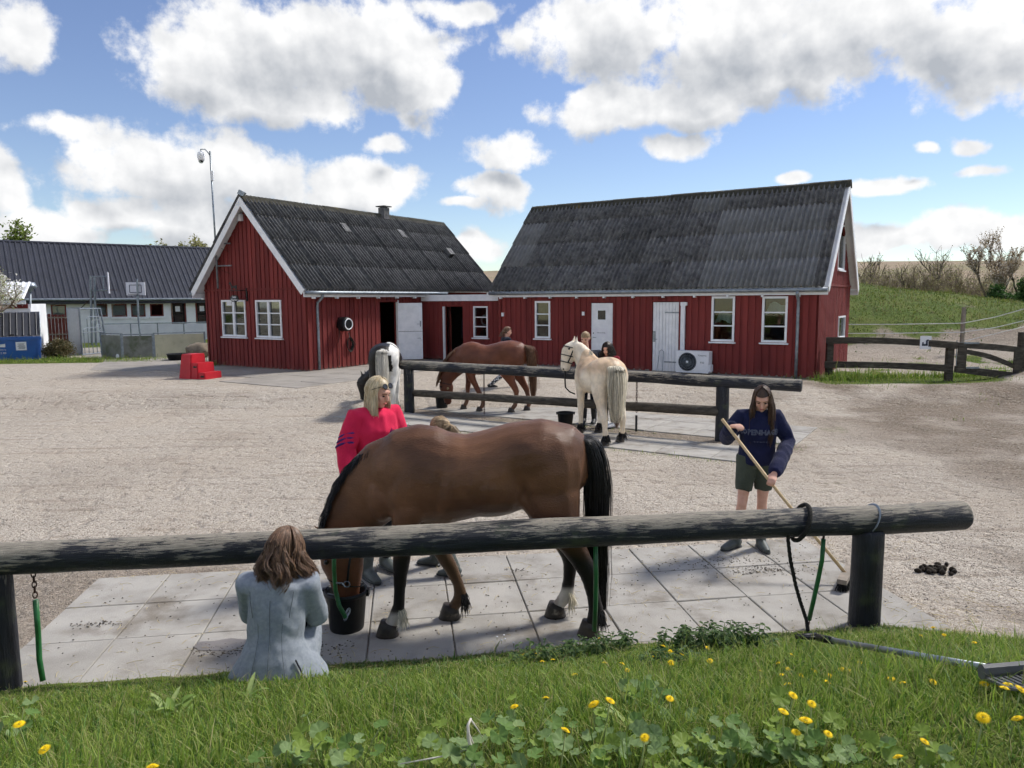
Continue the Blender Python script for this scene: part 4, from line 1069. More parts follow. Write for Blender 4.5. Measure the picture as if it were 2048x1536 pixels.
def ribbed(p, d, up, n, L, S, name, m, parent, pitch=.26):
    V = []; Fc = []; k = int(L/pitch); prof = ((0, 0), (.10, 0), (.13, .045), (.19, .045), (.22, 0))
    for i in range(k):
        for x_, h_ in prof:
            for s_ in (0, S): V.append(p + d*(i*pitch+x_) + up*s_ + n*(h_+.04))
    N_ = len(V)//2
    for i in range(N_-1): Fc.append((2*i, 2*i+2, 2*i+3, 2*i+1))
    return MB().add(V, Fc).make(name, m, parent)
ribbed(e0, hd, upW, nW, LW+.8, slW, 'roof', 'slate_metal', WH)
e1 = e0 - hn*(2*half); upW2 = (hn*half + Vector((0, 0, rz_-ez))).normalized(); nW2 = hd.cross(upW2).normalized(); nW2 = nW2 if nW2.z > 0 else -nW2
ribbed(e1, hd, upW2, nW2, LW+.8, slW, 'roof', 'slate_metal', WH)
rp0 = e0 - hn*half + Vector((0, 0, rz_-ez+.04)); MB().tube([rp0, rp0 + hd*(LW+.8)], .09, 8).make('ridge', 'slate_metal', WH)
block('fascia', e0 + hd*(LW/2) - hn*.06 - Vector((0, 0, .12)), (LW, .04, .22), wW.rz, 'slate_metal', WH); MB().tube([e0 + hn*.06, e0 + hn*.06 + hd*LW], .07, 8).make('gutter', 'zinc', WH)
wgab = MB()
for s_ in (0, LW):
    b = [wW.at(s_, 0, 2.62), wW.at(s_, -2*half+.9, 2.62), wW.at(s_, -half+.45, rz_-.2)]; wgab.add(b, [(0, 1, 2)])
wgab.make('gable_wall', 'white_wall', WH)
# ---------------- white-roofed shed at the frame edge
sh = thing('shed', (-20.5, 31.5, .3), 'small shed with a white corrugated roof at the left edge', 'building')
s0 = gz(-60, 690, .3); sd = Vector((.93, .36, 0)); sn = Vector((.36, -.93, 0)); s0 = Vector((-22.6, 30.9, 0))
wSh = Wall(s0, sd, sn)
ra = wSh.hit(60, 600); La = ra[0]
wSh.box('wall', 0, La, -.15, 0, .2, 2.20, 'white_wall', sh); wSh.box('red_band', .0, La-.08, .002, .04, 2.21, 2.42, 'red_paint', sh)
wSh.box('end_wall', La-.15, La-.002, -3.0, -.15, .2, 2.4, 'white_wall', sh)
e_ = wSh.at(-.2, .25, 2.52); upS = (-sn*1.7 + Vector((0, 0, .85))).normalized(); nSh = sd.cross(upS).normalized(); nSh = nSh if nSh.z > 0 else -nSh
ribbed(e_, sd, upS, nSh, La+.2, 1.75, 'roof', 'white_paint', sh, .22); block('fascia', e_ + sd*(La/2) - Vector((0, 0, .05)), (La+.2, .04, .16), wSh.rz, 'white_paint', sh)
# ---------------- blue skip with a ribbed lid
k0 = gz(84, 727, .12); kd = Vector((.86, .51, 0)).normalized(); kn = Vector((.51, -.86, 0)).normalized(); KW = 2.5; k0 = Vector((k0.x, k0.y, 0)) - kd*KW
SK = thing('skip', (k0.x, k0.y, .12), 'big blue waste skip with a sloping dark ribbed lid', 'skip')
wK = Wall(k0, kd, kn); zt_k = 1.12
V = [wK.at(a, o, z) for (a, o, z) in ((0, 0, .14), (KW-.06, 0, .14), (KW-.06, -1.5, .14), (0, -1.5, .14), (0, .06, zt_k), (KW, .06, zt_k), (KW, -1.6, zt_k), (0, -1.6, zt_k))]
body = MB().add(V, [(0,3,2,1),(0,1,5,4),(1,2,6,5),(2,3,7,6),(3,0,4,7)]).make('body', 'blue_bin', SK)
MB().box(wK.at(KW/2, .07, zt_k), (KW+.06, .09, .12), wK.M.to_3x3()).make('rim', 'blue_bin', SK); MB().box(wK.at(KW-.06, .05, .7), (.09, .10, .75), wK.M.to_3x3()).make('corner_post', 'blue_bin', SK)
lid_n = 12; zl0, zl1, ol0, ol1 = zt_k+.07, 2.08, .10, -.75
V = [wK.at(a, o, z) for a in (0, KW) for (o, z) in ((ol0, zl0), (ol1, zl1), (ol1-.8, zl1+.02), (ol1-.85, zt_k+.07))]
lid = MB().add(V, [(0,4,5,1),(1,5,6,2),(2,6,7,3),(4,7,6,5),(0,1,2,3)]).make('lid', 'bin_lid', SK)
for i in range(lid_n):
    a_ = .1 + i*(KW-.2)/(lid_n-1)
    MB().tube([wK.at(a_, ol0+.012, zl0+.03), wK.at(a_, ol1+.02, zl1+.01)], [.02, .02], 5).make('rib', 'bin_lid', lid)
for a_ in (.5, 1.05, 1.62): MB().box(wK.at(a_, ol0+.03, zl0+.06), (.14, .05, .05), wK.M.to_3x3()).make('lid_grip', 'black_plastic', lid)
MB().tube([wK.at(KW+.02, .1, zt_k+.02), wK.at(KW+.03, -.1, zt_k+.4), wK.at(KW+.02, ol1, zl1)], .022, 6).make('lid_arm', 'zinc', SK)
MB().box(wK.at(KW-.62, .055, .82), (.34, .008, .32), wK.M.to_3x3()).make('sticker', 'paper', body)
for i in range(5):
    MB().box(wK.at(KW-.62+random.uniform(-.03, .03), .0605, .72+i*.045), (.24+random.uniform(-.05, .02), .002, .018), wK.M.to_3x3()).make('print', 'ink', body)
lg = MB()
for (a_, z_, s_) in ((KW-1.52, .93, 1), (KW-1.26, .86, -1)):
    lg.add([wK.at(a_-.14, .052, z_-.05), wK.at(a_+.14, .052, z_-.05+.02*s_), wK.at(a_+.14, .052, z_+.06), wK.at(a_-.14, .052, z_+.03)], [(0, 1, 2, 3)])
lg.make('emblem', 'white_paint', body)
text_mesh('lettering', 'Containerudlejning', .065, txtM(wK, KW-1.35, .052, .70), 'white_paint', body, .001); text_mesh('lettering', '70 20 12 80', .10, txtM(wK, KW-1.35, .047, .57), 'white_paint', body, .001)
# ---------------- plank fence
f0_ = gz(78, 694, .25); f1_ = gz(141, 692, .25); fdv = (f1_-f0_); LF = fdv.length; fdv.normalize()
PF = thing('plank_fence', (f0_.x, f0_.y, .25), 'weathered red plank fence beside the blue skip', 'fence')
wP = Wall(Vector((f0_.x, f0_.y, 0)), fdv, Vector((fdv.y, -fdv.x, 0)))
nb = 9
for i in range(nb):
    t_ = 1.86 + random.uniform(-.05, .05); wP.box('plank', LF*i/nb+.008, LF*(i+1)/nb-.008, 0, .025, .42, t_, 'fence_red', PF)
for z_ in (.86, 1.70): wP.box('rail', -.05, LF+.02, .026, .06, z_-.03, z_+.03, 'fence_grey', PF)
for a_ in (.1, LF-.1): wP.box('post', a_-.05, a_+.05, -.11, -.002, .2, 1.8, 'fence_grey', PF)
# ---------------- galvanised pen with a tube gate
g0 = gz(140, 700, .27); g1 = gz(165, 712, .27); g2 = gz(210, 707, .27)
PN = thing('steel_pen', (g1.x, g1.y, .27), 'galvanised steel pen with sheet side and bent tube gate', 'pen')
H_ = 1.92
def bar(p, q, r_, nm='tube', par_=PN): return MB().tube([p, q], r_, 6).make(nm, 'zinc', par_)
up_ = Vector((0, 0, 1))
pnl = MB(); V = [g0, g1, g1+up_*H_, g0+up_*H_]; off = Vector((.02, .03, 0)); pnl.add(V + [v+off for v in V], [(0,1,2,3),(7,6,5,4),(0,4,5,1),(1,5,6,2),(2,6,7,3),(3,7,4,0)]); pnl.make('sheet_side', 'zinc', PN)
sl_ = MB()
for i in range(1, 12):
    p = g0.lerp(g1, i/12) + Vector((.02, -.025, 0)); MB().tube([p, p+up_*H_], .012, 4).make('rib', 'zinc', PN)
for p in (g0, g1): bar(p, p+up_*(H_+.02), .035, 'post')
lean = Vector((-.06, 0, 0)); gt = g2 + up_*H_ + Vector((-.22, 0, 0)); bar(g2, gt, .045, 'post'); bar(g1+up_*H_, gt, .03, 'top_rail')
back = Vector((-.35, .9, 0)); bar(g2+back, gt+back, .035, 'post'); bar(gt, gt+back, .028, 'top_rail'); bar(g0+up_*H_, gt+back, .028, 'top_rail')
gd_ = (g2-g1); gate = MB()
for i, (a_, hh) in enumerate(((.12, 1.0), (.30, 1.45), (.48, 1.3), (.66, 1.1), (.82, .9))):
    p = g1 + gd_*a_ + up_*.05; q = p + up_*hh; MB().tube([p, q, q + gd_*.04 + up_*.07, q + gd_*.14 + up_*.09, g1 + gd_*(.93-.02*i) + up_*(hh+.14)], .016, 6).make('gate_tube', 'zinc', PN)
bar(g1 + up_*.06, g2 + up_*.06, .022, 'bottom_rail'); bar(g1 + up_*.95, g2 + up_*.95, .016, 'mid_rail')
# ---------------- sports court boards
CB = [((205, 717), (246, 719), .98, 'court_grey', 'stained grey court board standing edge on beside the pen', .27),
      ((246, 719), (309, 717), .95, 'court_grey', 'stained grey court board facing the yard', .27),
      ((309, 717), (412, 713), .98, 'court_cream', 'cream court board with green streaks next to the red stable', .27)]
for (p_, q_, hh, m_, lab, z_) in CB:
    a, b = gz(p_[0], p_[1], z_), gz(q_[0], q_[1], z_); d = b-a; L_ = d.length; d.normalize()
    T_ = thing('court_board', a, lab, 'barrier', 'court boards')
    w_ = Wall(Vector((a.x, a.y, 0)), d, Vector((d.y, -d.x, 0)))
    w_.box('panel', .03, L_-.03, -.02, .02, z_+.05, z_+hh-.06, m_, T_)
    MB().tube([w_.at(.0, 0, z_+hh), w_.at(L_, 0, z_+hh)], .025, 6).make('top_rail', 'zinc', T_)
    for s_ in (.02, L_-.02): w_.box('post', s_-.03, s_+.03, -.04, .03, z_-.02, z_+hh+.02, 'zinc', T_)
a, b = gz(208, 689, .27), gz(420, 683, .27); d = b-a; L_ = d.length; d.normalize(); w_ = Wall(Vector((a.x, a.y, 0)), d, Vector((d.y, -d.x, 0)))
T_ = thing('court_board', a, 'long white court board at the far side of the court', 'barrier', 'court boards')
for i in range(4): w_.box('panel', L_*i/4+.03, L_*(i+1)/4-.03, -.02, .02, .40, 1.28, 'court_white', T_)
MB().tube([w_.at(0, 0, 1.33), w_.at(L_, 0, 1.33)], .03, 6).make('top_rail', 'zinc', T_)
for i in range(5): w_.box('post', L_*i/4-.03, L_*i/4+.03, -.05, .03, .3, 1.33, 'zinc', T_)
# ---------------- basketball goals
bb_ = gz(192, 690, .3); Y_ = bb_.y
G1 = thing('basketball_goal', bb_, 'grey basketball goal frame turned sideways behind the pen', 'basketball goal')
pt = lambda x, y: gy(x, y, Y_)
for x_ in (181, 189): MB().tube([pt(x_+3, 690), pt(x_, 552)], .055, 8).make('post', 'zinc', G1)
for (p_, q_) in (((178, 553), (214, 553)), ((184, 581), (214, 580)), ((207, 556), (207, 582))): MB().tube([pt(*p_), pt(*q_)], .035, 6).make('arm', 'zinc', G1)
c = (pt(217, 546)+pt(217, 586))/2; MB().box(c, (.05, 1.3, 1.05), Matrix.Rotation(R(27), 3, 'Z')).make('backboard', 'court_white', G1)
MB().tube([pt(189, 590), pt(160, 618)], .02, 6).make('stay', 'rust', G1)
rc_ = pt(224, 580); MB().tube([rc_ + Vector((.23*math.cos(t), .23*math.sin(t), 0)) for t in np.linspace(0, 2*math.pi, 20)], .012, 5, False).make('hoop', 'rust', G1)
b2 = gz(282, 690, .3); Y_ = b2.y
G2 = thing('basketball_goal', b2, 'white basketball backboard on a single grey pole facing the yard', 'basketball goal')
MB().tube([pt(283, 690), pt(277, 640), pt(274, 558)], .05, 8).make('pole', 'zinc', G2)
c = (pt(250, 565)+pt(288, 590))/2 + Vector((0, .12, 0)); bw_, bh_ = (pt(288, 565)-pt(250, 565)).length, (pt(250, 564)-pt(250, 590)).length
bd = MB().box(c, (bw_, .04, bh_)).make('backboard', 'court_white', G2)
fr2 = MB()
for (dx, dz, sx_, sz_) in ((0, .18, .62, .03), (0, -.18, .62, .03), (-.31, 0, .03, .38), (.31, 0, .03, .38)): fr2.box(c + Vector((dx*bw_, -.027, dz*bh_*1.6)), (sx_*bw_ if sx_ > .1 else .03, .01, sz_*bh_*1.5 if sz_ > .1 else .03))
fr2.make('target_lines', 'ink', bd)
MB().tube([c + Vector((.23*math.cos(t), -.28+.23*math.sin(t), -bh_*.42)) for t in np.linspace(0, 2*math.pi, 20)], .012, 5, False).make('hoop', 'rust', G2)
# ---------------- lamp post
lb = gz(63, 700, .27); Y_ = lb.y
LP = thing('lamp_post', lb, 'grey yard lamp with a mushroom shade behind the skip', 'lamp post')
lt = pt(60, 575); MB().tube([Vector((lb.x, Y_, .27)), Vector((lt.x, Y_, lt.z-.1))], .045, 8).make('pole', 'zinc', LP, True)
MB().lathe((lt.x, Y_, lt.z-.18), [(.04, -.05), (.12, .12), (.30, .20), (.27, .28), (.20, .42), (0, .44)], 18).make('lamp_shade', 'zinc', LP, True)
# ---------------- red mounting block with steps
m0 = gz(357, 762, .22); m1 = gz(378, 763, .22); rzm = .05
MBk = thing('mounting_block', (m0.x, m0.y, .22), 'red plastic mounting block with three steps', 'mounting block')
def frust(x0, x1, y0, y1, z0, z1, tp=.06):
    h = (z1-z0); k_ = tp*h
    return [(x0, y0, z0), (x1, y0, z0), (x1, y1, z0), (x0, y1, z0), (x0+k_, y0+k_, z1), (x1-k_*.2, y0+k_, z1), (x1-k_*.2, y1-k_, z1), (x0+k_, y1-k_, z1)]
FQ = [(3,2,1,0),(4,5,6,7),(0,1,5,4),(1,2,6,5),(2,3,7,6),(3,0,4,7)]
Mm = Matrix.Translation((m0.x, m0.y, .22)) @ Matrix.Rotation(-.38, 4, 'Z')
for i, (x0, x1, zt2) in enumerate(((0, .46, .76), (.462, .72, .52), (.722, .97, .26))):
    b_ = MB().add([Mm @ Vector(q) for q in frust(x0, x1, 0, .66, 0, zt2, .10 if i == 0 else .04)], FQ); me_ = mesh('step', b_.v, b_.f); bmm = bmesh.new(); bmm.from_mesh(me_); bmesh.ops.bevel(bmm, geom=bmm.edges, offset=.018, segments=2, affect='EDGES'); bmm.to_mesh(me_); bmm.free()
    so_ = put('step', me_, 'red_plastic', MBk)
    if i: 
        gq = MB().box(Mm @ Vector((x0+.16, .016 if i == 1 else .008, zt2-.11)), (.13, .012, .045), Mm.to_3x3()); gq.make('hand_grip', 'black_iron', so_)
# ---------------- tub and boulder
tb = gz(358, 722, .25); TB = thing('flower_tub', tb, 'low dark tub standing behind the red mounting block', 'tub')
MB().lathe((tb.x, tb.y, .25), [(0, .02), (.34, .0), (.42, .26), (.44, .28), (.40, .28), (.36, .22), (0, .22)], 22).make('bowl', 'black_plastic', TB, True)
MB().ball((tb.x, tb.y, .45), (.36, .36, .05)).make('soil', 'dung', TB, True)
bo = bmesh.new(); bmesh.ops.create_icosphere(bo, subdivisions=3, radius=1)
for v in bo.verts: v.co = Vector((v.co.x*.52, v.co.y*.42, v.co.z*.30))*(1+.22*mnoise.noise(v.co*1.7)+.06*mnoise.noise(v.co*6))
me_ = bpy.data.meshes.new('boulder'); bo.to_mesh(me_); bo.free(); me_.polygons.foreach_set('use_smooth', [True]*len(me_.polygons))
rk = put('boulder', me_, 'rock'); rk.location = (tb.x+.35, tb.y+1.1, .58); tag(rk, 'rounded brown boulder on the cream court board side', 'boulder')
# white football by the grey board
fb = gz(241, 718, .27); o_ = MB().ball((fb.x, fb.y-.1, .27+.11), .11, None, 14, 10).make('football', 'white_paint', None, True); tag(o_, 'white football lying at the foot of the grey court board', 'ball')
# ================================================================== right background: rail fence, gate, tape fence
def darkwood(name, zf, off):
    m = bpy.data.materials.new(name); m.use_nodes = True
    T = NT(m.node_tree); T.n.clear()
    P = T.new('ShaderNodeTexCoord').outputs['Object']
    # grain runs along object x; flaking follows it
    st = T.vmath('MULTIPLY', P, (1.6, 14, 14)); gr = T.noise(st, 3.0, 8, .7); fine = T.noise(T.vmath('MULTIPLY', P, (4, 60, 60)), 2.2, 6, .7)
    ob = T.new('ShaderNodeSeparateXYZ'); T.l.new(P, ob.inputs[0])
    patch = T.noise(P, 1.7, 5, .6)
    wear = T.math('ADD', T.math('MULTIPLY', gr, .62), T.math('MULTIPLY', patch, .55))
    wear = T.math('ADD', wear, T.math('MULTIPLY_ADD', ob.outputs[2], zf, off))      # rubbed bare along the upper side of the rails
    wear = T.math('ADD', wear, T.math('MULTIPLY_ADD', fine, .35, -.17))
    wood = T.mix(T.ramp(fine, .3, .7), lin(164,157,143), lin(108,103,94))
    tar = T.mix(T.ramp(gr, .3, .7), lin(26,28,34), lin(44,47,56))
    tar = T.mix(T.ramp(T.noise(P, 4.5, 5, .6), .56, .74, 0, .55), tar, lin(70,78,54))
    col = T.mix(T.ramp(wear, .62, .70), tar, wood)
    b = T.new('ShaderNodeBsdfPrincipled'); T.put(b, 'Base Color', col); T.put(b, 'Roughness', T.ramp(wear, .55, .75, .5, .9)); T.put(b, 'Specular IOR Level', .35)
    bp = T.new('ShaderNodeBump'); T.put(bp, 'Height', T.math('ADD', gr, T.math('MULTIPLY', fine, .6))); T.put(bp, 'Strength', .7); T.put(bp, 'Distance', .012)
    T.l.new(bp.outputs[0], b.inputs['Normal'])
    o = T.new('ShaderNodeOutputMaterial'); T.l.new(b.outputs[0], o.inputs[0]); MATS[name] = m
darkwood('tarred_wood', 1.3, 0.0); darkwood('tarred_post', 0.0, -.09)
mat('grey_plastic', lin(104,106,106), lin(82,84,84), 9, .5, .05)
mat('fence_dark', lin(84,78,70), lin(58,54,49), 5, .9, .5, 16, (1,1,4), rnd=.12, c3=lin(108,104,92), s3=3, t3=(.52,.72))
def log(name, p, q, r0, r1, m, parent, seg=26, n=18, wob=.05, seed=0, flatend=True):
    """round timber with its own local frame: x along it, z up"""
    p, q = Vector(p), Vector(q); d = (q-p); L = d.length; d.normalize()
    zz = Vector((0, 0, 1)) if abs(d.z) < .9 else Vector((0, -1, 0)); yv = zz.cross(d).normalized(); zz = d.cross(yv)
    Mx = Matrix((d, yv, zz)).transposed().to_4x4(); Mx.translation = p
    V = []; Fc = []
    for i in range(seg+1):
        t = i/seg; r = r0+(r1-r0)*t
        e = 1.0
        if i == 0 or i == seg: e = .90
        xx = L*t
        if i == 1: xx = .02
        if i == seg-1: xx = L-.02
        for j in range(n):
            a = 2*math.pi*j/n; k = 1+wob*mnoise.noise(Vector((xx*1.3+seed, math.cos(a)*.9, math.sin(a)*.9)))+wob*.35*mnoise.noise(Vector((xx*5+seed, math.cos(a)*3, math.sin(a)*3)))
            V.append((xx, r*k*e*math.cos(a), r*k*e*math.sin(a) + .012*mnoise.noise(Vector((xx*.8, seed, 0)))))
    for i in range(seg):
        for j in range(n):
            a, b = i*n+j, i*n+(j+1) % n; Fc.append((a, a+n, b+n, b))
    Fc += [tuple(range(n)), tuple(range(seg*n+n-1, seg*n-1, -1))]
    me = clean(mesh(name, V, Fc, True)); o = put(name, me, m, parent); o.matrix_basis = Mx
    return o
def plank3(name, p, q, h, t, m, parent, bow=0.0, seg=8):
    """plank standing on edge between two points, slightly bowed up"""
    p, q = Vector(p), Vector(q); d = (q-p).normalized(); s = Vector((d.y, -d.x, 0)).normalized(); V = []; Fc = []
    for i in range(seg+1):
        u = i/seg; c = p.lerp(q, u) + Vector((0, 0, bow*math.sin(math.pi*u)))
        for (a, b) in ((-1, -1), (1, -1), (1, 1), (-1, 1)): V.append(c + s*(a*t/2) + Vector((0, 0, b*h/2*(1+.06*math.sin(5*u+p.x)))))
    for i in range(seg):
        for j in range(4): Fc.append((i*4+j, i*4+(j+1) % 4, i*4+4+(j+1) % 4, i*4+4+j))
    Fc += [(3,2,1,0), tuple(seg*4+k for k in range(4))]
    return put(name, clean(mesh(name, V, Fc)), m, parent)
fa_, fb_ = gz(1660, 757, .27), gz(1899, 766, .24)
PFn = thing('paddock_fence', fa_, 'dark two-rail paddock fence running right from the red stable', 'fence')
Yl = lambda x, y: None
def pf(x, y, u): 
    """point on the fence line at photo column x, height from photo row y"""
    t_ = u; Y = fa_.y + (fb_.y-fa_.y)*t_; return gy(x, y, Y)
plank3('rail', pf(1652, 681, -.03), pf(1915, 691, 1.06), .17, .06, 'fence_dark', PFn, .05); plank3('rail', pf(1649, 729, -.03), pf(1900, 737, 1.0), .17, .06, 'fence_dark', PFn, .03)
for (x_, y0_, y1_, u) in ((1661, 757, 677, 0), (1902, 768, 684, 1.0)):
    b0_, b1_ = pf(x_, y0_, u), pf(x_, y1_, u); plank3('post', b0_ + Vector((-.0, .09, 0)), b0_ + Vector((.16, .09, 0)), .1, .1, 'fence_dark', PFn) if False else None
    MB().box(((b0_+b1_)/2 + Vector((0, .08, -.05))), (.17, .12, (b1_-b0_).length+.1)).make('post', 'fence_dark', PFn)
cpt = pf(1849, 685, .80) + Vector((0, -.05, 0)); po = MB().box(cpt, (.29, .008, .34)).make('poster', 'paper', PFn); po['label'] = 'white poster with a dark drawing on the top rail'
dg_ = MB()
for (dx, dz, sx_, sz_) in ((-.02, -.06, .15, .05), (.03, .0, .05, .12), (.05, .06, .04, .04), (-.07, -.02, .04, .06)): dg_.box(cpt + Vector((dx, -.006, dz)), (sx_, .003, sz_))
dg_.make('drawing', 'ink', po)
# gate hung from the second post, sagging to the right
GT = thing('field_gate', pf(1915, 766, 1.05), 'dark sagging wooden gate at the right end of the paddock fence', 'gate')
gA = lambda x, y: gy(x, y, fb_.y + (x-1905)/135*.45)
plank3('top_rail', gA(1912, 690), gA(2042, 700), .15, .06, 'fence_dark', GT, .02); plank3('bottom_rail', gA(1910, 738), gA(2038, 753), .18, .06, 'fence_dark', GT)
plank3('mid_rail', gA(1930, 703), gA(2028, 733), .12, .05, 'fence_dark', GT, .06)
for x0, x1, y0, y1 in ((1913, 1930, 692, 742), (2024, 2042, 700, 752)):
    p, q = gA((x0+x1)/2, y1), gA((x0+x1)/2, y0); MB().box((p+q)/2 + Vector((0, -.045, 0)), (.22, .04, (q-p).length)).make('stile', 'fence_dark', GT)
for y_ in (686, 735): MB().box(gA(1935, y_) + Vector((0, -.05, 0)), (.55, .02, .045)).make('hinge_strap', 'zinc', GT)
p, q = gA(2046, 765), gA(2046, 665); MB().box((p+q)/2 + Vector((.05, .1, 0)), (.2, .18, (q-p).length)).make('gate_post', 'fence_dark', GT)
p = gA(1912, 745); MB().tube([p, gA(1914, 680)], .012, 6).make('hinge_bar', 'zinc', GT)
# electric tape on thin stakes
TP = thing('tape_fence', gy(1925, 690, 26.0), 'white electric tape strung between wooden stakes in the paddock', 'fence')
st1 = (gy(1925, 690, 25.0), gy(1926, 623, 25.0)); MB().box((st1[0]+st1[1])/2, (.10, .10, (st1[1]-st1[0]).length+.3)).make('stake', 'fence_grey', TP)
st2 = (gy(2060, 680, 24.0), gy(2062, 610, 24.0)); MB().box((st2[0]+st2[1])/2, (.10, .10, 1.6)).make('stake', 'fence_grey', TP)
st0 = gy(1640, 690, 27.5); MB().box(st0 + Vector((0, 0, .6)), (.1, .1, 1.5)).make('stake', 'fence_grey', TP)
for (y0, y1, y2) in ((649, 646.5, 618), (667, 664.5, 642)):
    MB().tube([gy(1640, y0, 27.5), gy(1780, (y0+y1)/2+1, 26.2), gy(1925, y1, 24.9), gy(1990, (y1+y2)/2+2, 24.5), gy(2062, y2-4, 23.9)], .013, 4).make('tape', 'cloth_white', TP)
MB().tube([gy(1930, 682, 24.9), gy(2062, 650, 23.9)], .012, 4).make('tape', 'cloth_white', TP)
# ================================================================== hitching rails
def chain(mb, p, q, r=.012, link=.045):
    p, q = Vector(p), Vector(q); d = q-p; n = max(2, int(d.length/(link*.75))); d.normalize(); a = d.orthogonal().normalized(); b = d.cross(a)
    for i in range(n):
        c = p + d*(i*link*.75); s = a if i % 2 else b
        mb.tube([c + d*(link*.5*math.cos(t)) + s*(link*.28*math.sin(t)) for t in np.linspace(0, 2*math.pi, 9)], r*.36, 4, False)
    return mb
# front rail -------------------------------------------------------------------------
fpL, fpR = gz(5, 1385), gz(1727, 1258)
ptR = gy(1928, 1030, fpR.y + .12); lineY = lambda x: fpL.y + (x-fpL.x)*(fpR.y-fpL.y)/(fpR.x-fpL.x)
ptL = gy(0, 1117, fpL.y); ddv = (ptR-ptL); ptL2 = ptL - ddv.normalized()*.9
FR = thing('hitching_rail', (fpR.x, fpR.y, 0), 'thick black-tarred log rail on round posts in the foreground', 'hitching rail')
log('rail', ptL2, ptR, .098, .107, 'tarred_wood', FR, 60, 22, .07, 3)
for pp, r_ in ((fpL, .11), (fpR, .112)):
    t_ = (pp.x-ptL.x)/(ptR.x-ptL.x); ztop = ptL.z + (ptR.z-ptL.z)*t_ - .07
    log('post', (pp.x, pp.y, -.12), (pp.x, pp.y, ztop), r_, r_*.97, 'tarred_post', FR, 16, 18, .05, pp.x)
def rail_pt(x): 
    t_ = (x-ptL.x)/(ptR.x-ptL.x); return ptL.lerp(ptR, t_)
xb = rail_pt(fpR.x); dv = ddv.normalized()
MB().tube([xb + Vector((0, 0, 0)) + Vector((-dv.y, dv.x, 0))*(.1085*math.cos(t)) + Vector((0, 0, .1085*math.sin(t))) + dv*.05*math.sin(t) for t in np.linspace(-.6, math.pi+.6, 20)], [(.0025, .009)]*20, 6).make('steel_strap', 'steel', FR)
# tethers hanging from it: chain and green hose
def tether(name, top, path, label, hose_from=.25, grp='green hose tethers hanging from the front rail', links=True):
    T_ = thing(name, top, label, 'tether', grp)
    if links: chain(MB(), top, path[0]).make('chain', 'rust', T_)
    MB().tube(path, .017, 8).make('hose', 'green_hose', T_, True)
    return T_
pL = gy(66, 1138, lineY(-2.9)); Yq = pL.y
tether('tether', pL, [gy(71, 1200, Yq), gy(76, 1260, Yq), gy(79, 1320, Yq), gy(86, 1362, Yq-.05)], 'green hose tether on a rusty chain at the left end of the front rail')
pM = gy(1191, 1090, lineY(.62)); Yq = pM.y
tether('tether', pM, [gy(1191, 1092, Yq), gy(1192, 1150, Yq), gy(1191, 1210, Yq), gy(1189, 1262, Yq)], 'straight green hose tether hanging by the bay horse\'s hind legs', links=False)
pR_ = gy(1648, 1066, lineY(2.4)); Yq = pR_.y
T3 = tether('tether', pR_, [gy(1647, 1078, Yq), gy(1644, 1120, Yq), gy(1636, 1160, Yq), gy(1626, 1205, Yq), gy(1618, 1240, Yq)], 'curved green hose tether right of the black rope')
chain(MB(), gy(1617, 1243, Yq), gy(1612, 1285, Yq-.25)).make('end_chain', 'rust', T3); MB().tube([gy(1612, 1288, Yq-.28), gy(1606, 1296, Yq-.3), gy(1598, 1293, Yq-.3)], .006, 5).make('snap_hook', 'steel', T3)
# black rope looped round the rail
c = rail_pt(gy(1600, 1040, lineY(2.2)).x); sidev = Vector((-dv.y, dv.x, 0)); Yq = c.y
RP = thing('tie_rope', c, 'black rope looped round the front rail with its end hanging down', 'rope')
MB().tube([c + sidev*(.124*math.cos(t)) + Vector((0, 0, .126*math.sin(t))) + dv*(.05*math.sin(t+.3)) for t in np.linspace(0, 2*math.pi, 26)], .016, 7, False).make('loop', 'rope', RP, True)
tw = [gy(1575, 1068, Yq-.08), gy(1581, 1120, Yq-.08), gy(1591, 1170, Yq-.08), gy(1603, 1210, Yq-.1), gy(1613, 1240, Yq-.12), gy(1616, 1262, Yq-.2)]
st_ = MB()
for ph in (0, 2.1, 4.2):
    pts = []
    for i in range(61):
        u = i/60*(len(tw)-1); k = min(int(u), len(tw)-2); p = tw[k].lerp(tw[k+1], u-k); pts.append(p + Vector((math.cos(i*.9+ph), math.sin(i*.9+ph), 0))*.007)
    st_.tube(pts, .008, 5)
st_.make('strand', 'rope', RP, True)
# rear rail --------------------------------------------------------------------------
rR, rL = gz(1443, 881), gz(819, 825)
RR = thing('hitching_rail', (rR.x, rR.y, 0), 'two-bar log hitching rail in the middle of the yard', 'hitching rail')
rd_ = (rR-rL).normalized()
tR, tL = gy(1443, 761, rR.y-.02), gy(815, 730, rL.y-.02)
tdir = (tR-tL).normalized(); endR = gy(1603, 762, rR.y - 1.02)
tRR = tR + Vector((rd_.x, rd_.y, 0))*1.30 + Vector((0, 0, -.02))
log('rail', tL - tdir*.16, tRR, .105, .102, 'tarred_wood', RR, 50, 18, .07, 8)
lR, lL = gy(1440, 823, rR.y), gy(826, 786, rL.y); log('lower_rail', lL, lR, .075, .088, 'fence_dark', RR, 40, 14, .1, 15)
for pp, z_ in ((rR, tR.z-.06), (rL, tL.z-.06)): log('post', (pp.x, pp.y, -.1), (pp.x, pp.y, z_),   .115, .112, 'tarred_post', RR, 12, 16, .05, pp.y)
